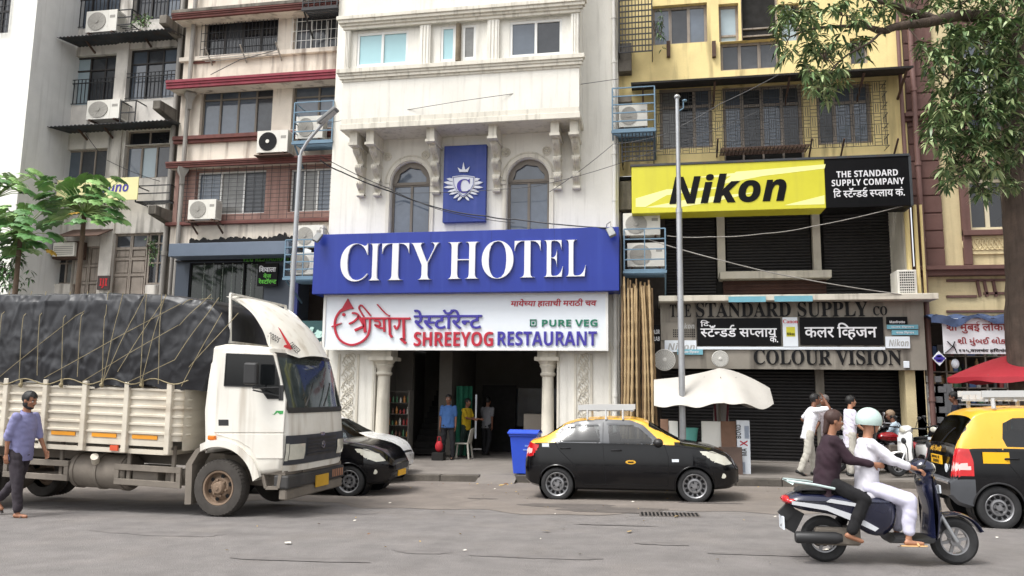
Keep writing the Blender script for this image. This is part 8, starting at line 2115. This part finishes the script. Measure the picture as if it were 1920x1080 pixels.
def bo(pts, r0, r1): P = [at(*p) for p in pts]; bough(mb, P, r0, r1); B.append(P)
bo([(1900,230,17.6),(1900,120,17.2),(1925,30,16.8),(1940,-40,16.6)], .25, .16)
bo([(1912,60,17.0),(1860,35,16.8),(1800,30,16.5),(1740,42,16.2),(1680,50,16.0),(1655,58,15.9),(1620,48,15.8)], .15, .05)
bo([(1760,38,16.3),(1700,20,16.1),(1680,10,15.9),(1640,0,15.7),(1560,-20,15.5)], .09, .03)
bo([(1655,58,15.9),(1630,80,15.7),(1580,110,15.5),(1545,150,15.4)], .03, .012); bo([(1620,48,15.8),(1570,50,15.6),(1520,55,15.4),(1480,70,15.2)], .045, .012)
bo([(1900,150,17.2),(1850,120,16.6),(1810,130,16.2),(1780,200,15.9)], .10, .03); bo([(1900,200,17.4),(1870,210,16.9),(1830,250,16.5),(1790,300,16.3)], .08, .02)
mb.build('limb', M_bark, t, smooth=60)
rt = random.Random(21); mb = MB(); tw = MB(); BS = [a_.lerp(b_, i/10) for P in B for a_, b_ in zip(P, P[1:]) for i in range(11)]
# twig clusters: (px, py, depth, spread px, how many)
cl = [(1500,55,15.3,45,26),(1545,110,15.4,40,22),(1560,160,15.4,32,13),(1500,20,15.4,45,16),(1580,30,15.5,40,18),(1640,15,15.8,45,18),(1610,95,15.6,26,8),(1470,100,15.2,16,5),(1520,140,15.3,28,10),
      (1720,10,16.1,40,14),(1800,10,16.4,60,22),(1880,10,16.6,50,26),(1790,80,16.0,40,22),(1840,75,16.2,45,30),(1890,70,16.6,40,28),(1770,140,15.8,38,24),(1830,150,16.1,45,36),(1890,150,16.6,40,30),
      (1775,205,15.8,34,22),(1830,220,16.1,45,34),(1890,215,16.7,38,28),(1770,260,15.9,32,18),(1825,280,16.2,42,28),(1885,280,16.8,34,22),(1790,315,16.1,30,15),(1850,325,16.5,34,16),(1895,340,16.9,22,9),(1745,245,15.7,16,5),(1735,95,15.8,18,7),(1770,350,16.1,14,4),(1840,355,16.5,16,5)]
for px, py, Yd, sp, n in cl:
    q = at(px, py, Yd); nb_ = min(BS, key=lambda b_: (b_-q).length); tw.tube([nb_, nb_.lerp(q,.5)+Vector((0,0,.05)), q], [.014,.011,.008], 5)
    for _ in range(int(n*(1.2 if px > 1735 else 1.0))):
        a, r = rt.uniform(0, 2*PI), sp*math.sqrt(rt.random()); p = at(px+r*math.cos(a), py+r*math.sin(a), Yd+rt.uniform(-.8,.8)); clump(mb, p, rt.randint(9,14), rt)
        if rt.random() < .5: tw.tube([q, q.lerp(p,.5)+Vector((0,0,.06)), p], [.010,.007,.004], 4)
mb.build('crown', ML, t, merge=False, recalc=False, smooth=80); tw.build('twig', M_bark, t, merge=False)
def papaya_leaf(mb, c, d, R_, rnd, k, tilt_=.5):
    """seven pointed lobes round the leaf stalk's end"""
    c = Vector(c); d = Vector(d); d = Vector((d.x,d.y,0)).normalized() if Vector((d.x,d.y,0)).length > .01 else Vector((1,0,0)); up = (Vector((0,0,1))+d*tilt_).normalized(); f = (d-up*d.dot(up)).normalized(); s = up.cross(f)
    for i in range(8):
        a = (i-3.5)*.68; L = R_*(1-.30*abs(a)/2.4)*rnd.uniform(.9,1.08); e = f*math.cos(a)+s*math.sin(a); n_ = up.cross(e); w_ = L*.30; dz = -up*L*.18
        vs = [c, c+e*L*.4+n_*w_, c+e*L*.38, c+e*L*.4-n_*w_, c+e*L*.62+n_*w_*1.15+dz*.5, c+e*L*.62+dz*.42, c+e*L*.62-n_*w_*1.15+dz*.5, c+e*L*.8+n_*w_*.45+dz*.8, c+e*L*.8-n_*w_*.45+dz*.8, c+e*L+dz*1.2]
        mb.add(vs, [(0,2,1),(0,3,2),(1,2,5,4),(2,3,6,5),(4,5,7),(5,6,8),(5,8,9,7)], k)
def papaya(label, px, ptop, Y, leaves, R_, seed):
    p = at(px, ptop, Y); g = gz(p.x)+PAVE; t = thing('papaya_tree', label, 'tree', (p.x, Y, g)); rnd = random.Random(seed)
    mb = MB(); mb.tube([(p.x+.05,Y,g),(p.x+.02,Y,(g+p.z)/2),(p.x,Y,p.z)], [.09,.075,.055], 10); mb.build('trunk', mat('ringed_papaya_bark', srgb(104,88,74), .9, var=.2, bump=.4, bscale=20, bstretch=(.4,.4,3)), t, smooth=50)
    mb = MB(); st = MB()
    for lx, ly, dy, rr, k in leaves:
        q = at(lx, ly, Y+dy); st.tube([p, p.lerp(q,.5)+Vector((0,0,.08)), q], [.014,.011,.008], 5); papaya_leaf(mb, q, q-p, rr*R_*rnd.uniform(.92,1.08), rnd, k, rnd.uniform(.2,.75))
    mb.build('crown', MP, t, merge=False, recalc=False, smooth=30); st.build('leaf_stalk', mat('green_stalk', srgb(120,140,80), .6), t)
rp = random.Random(6)
L1 = [(157+rp.uniform(-80,80), 352+rp.uniform(-22,66), rp.uniform(-.7,.7), rp.uniform(.6,1.0), 1 if rp.random() < .55 else 0) for j in range(84)]+[(140,398,-.3,.6,2),(100,380,-.2,1,0),(215,395,-.4,1,0),(195,370,0,1,0),(125,345,.3,1,1),(190,342,.2,1,1),(160,330,0,.9,1)]
papaya('papaya tree with a slim dark trunk standing over the middle of the lorry', 158, 400, 17.6, L1, .36, 3)
L2 = [(40+rp.uniform(-55,45), 430+rp.uniform(-45,40), rp.uniform(-.7,.7), rp.uniform(.6,1.0), 1 if rp.random() < .55 else 0) for _ in range(50)]+[(95,470,-.2,.6,2),(105,440,-.3,1,0),(70,455,-.4,1,0),(15,480,-.2,1,0)]
papaya('papaya tree nearest the picture edge with leaves over the lorry tarpaulin', 38, 445, 17.5, L2, .37, 4)
L3 = [(20+rp.uniform(-55,50), 340+rp.uniform(-22,30), rp.uniform(-.5,.5), rp.uniform(.75,1.0), 1 if rp.random() < .5 else 0) for _ in range(26)]
papaya('tall papaya tree cut off by the picture edge with its crown above the others', -12, 372, 18.2, L3, .37, 5)
def bushy(label, px, py, Y, sp, n, name='plant', stem=None, sz=.55, m=None):
    p = at(px, py, Y); t = thing(name, label, 'plant', (p.x,Y,p.z-.2)); rnd = random.Random(px); mb = MB()
    for _ in range(n): q = at(px+rnd.gauss(0,sp[0]), py+rnd.gauss(0,sp[1]), Y+rnd.uniform(-.2,.2)); clump(mb, q, 7, rnd, sz)
    mb.build('foliage', m or [MP[0],MP[1],ML[1]], t, merge=False, recalc=False); st = MB()
    for i in range(6): st.tube([(p.x+rnd.uniform(-.2,.2),Y,p.z-.25),(p.x+rnd.uniform(-.3,.3),Y-.05,p.z+.2)], .01, 4)
    st.build('stem', M_bark, t)
bushy('small bright plant growing on the topmost sheet canopy', 270, 38, YG-.5, (11,6), 26); bushy('tuft of leaves rooted in the old window beside the panelled door', 288, 470, YG-.3, (6,14), 24, m=[ML[0],ML[1],MP[0]])
bushy('leafy sprig by the top window of the yellow flats next to the iron box', 1240, 52, YY-.5, (5,14), 14, m=[ML[0],ML[1],MP[0]]); bushy('dark bush low behind the lorry load at the picture edge', 12, 505, 17.9, (22,18), 60, sz=.9, m=[ML[0],ML[0],MP[0]])
# ================================================================ on the road
g1 = ground(1255, 966); mb = MB(); mb.box(-.45,.45,-.2,.2,-.004,.008)
mbs = MB()
for i in range(15): mbs.box(-.42+.058*i,-.42+.058*i+.03,-.17,.17,.0085,.0125)
t = thing('drain_grating', 'small slotted iron drain grating set in the road before the taxi', 'drain cover', (g1.x, g1.y, gz(g1.x,g1.y)+.006)); mb.v = [tuple(Vector(p)+t.location) for p in mb.v]; mbs.v = [tuple(Vector(p)+t.location) for p in mbs.v]
mb.build('frame', M_patch, t); mbs.build('slot_pattern', M_black, t); t.rotation_euler = (0, tilt, .05)
rl = random.Random(13); mb = MB(); MLf = [mat('dry_leaf_tan', srgb(190,160,96), .8, var=.2), mat('pale_paper_scrap', srgb(206,200,188), .8, var=.1), mat('brown_leaf', srgb(120,84,54), .8, var=.2)]
for i in range(150):
    y = rl.choice([rl.uniform(8.3,12.5), rl.uniform(12.5,16.9), rl.uniform(16.4,17.0)]); x = rl.uniform(-5.5,5.5); c = Vector((x,y,gz(x,y)+.016)); a = rl.uniform(0,6.3); L = rl.uniform(.012,.035) if rl.random() < .85 else .08; d = Vector((math.cos(a),math.sin(a),0)); s = Vector((-d.y,d.x,0))*.45
    mb.add([c-d*L, c+s*L+Vector((0,0,.012)), c+d*L+Vector((0,0,.008)), c-s*L], [(0,1,2,3)], rl.choices((0,1,2),(.4,.35,.25))[0])
o = mb.build('litter', MLf, recalc=False, merge=False); struct(o, 'stuff')
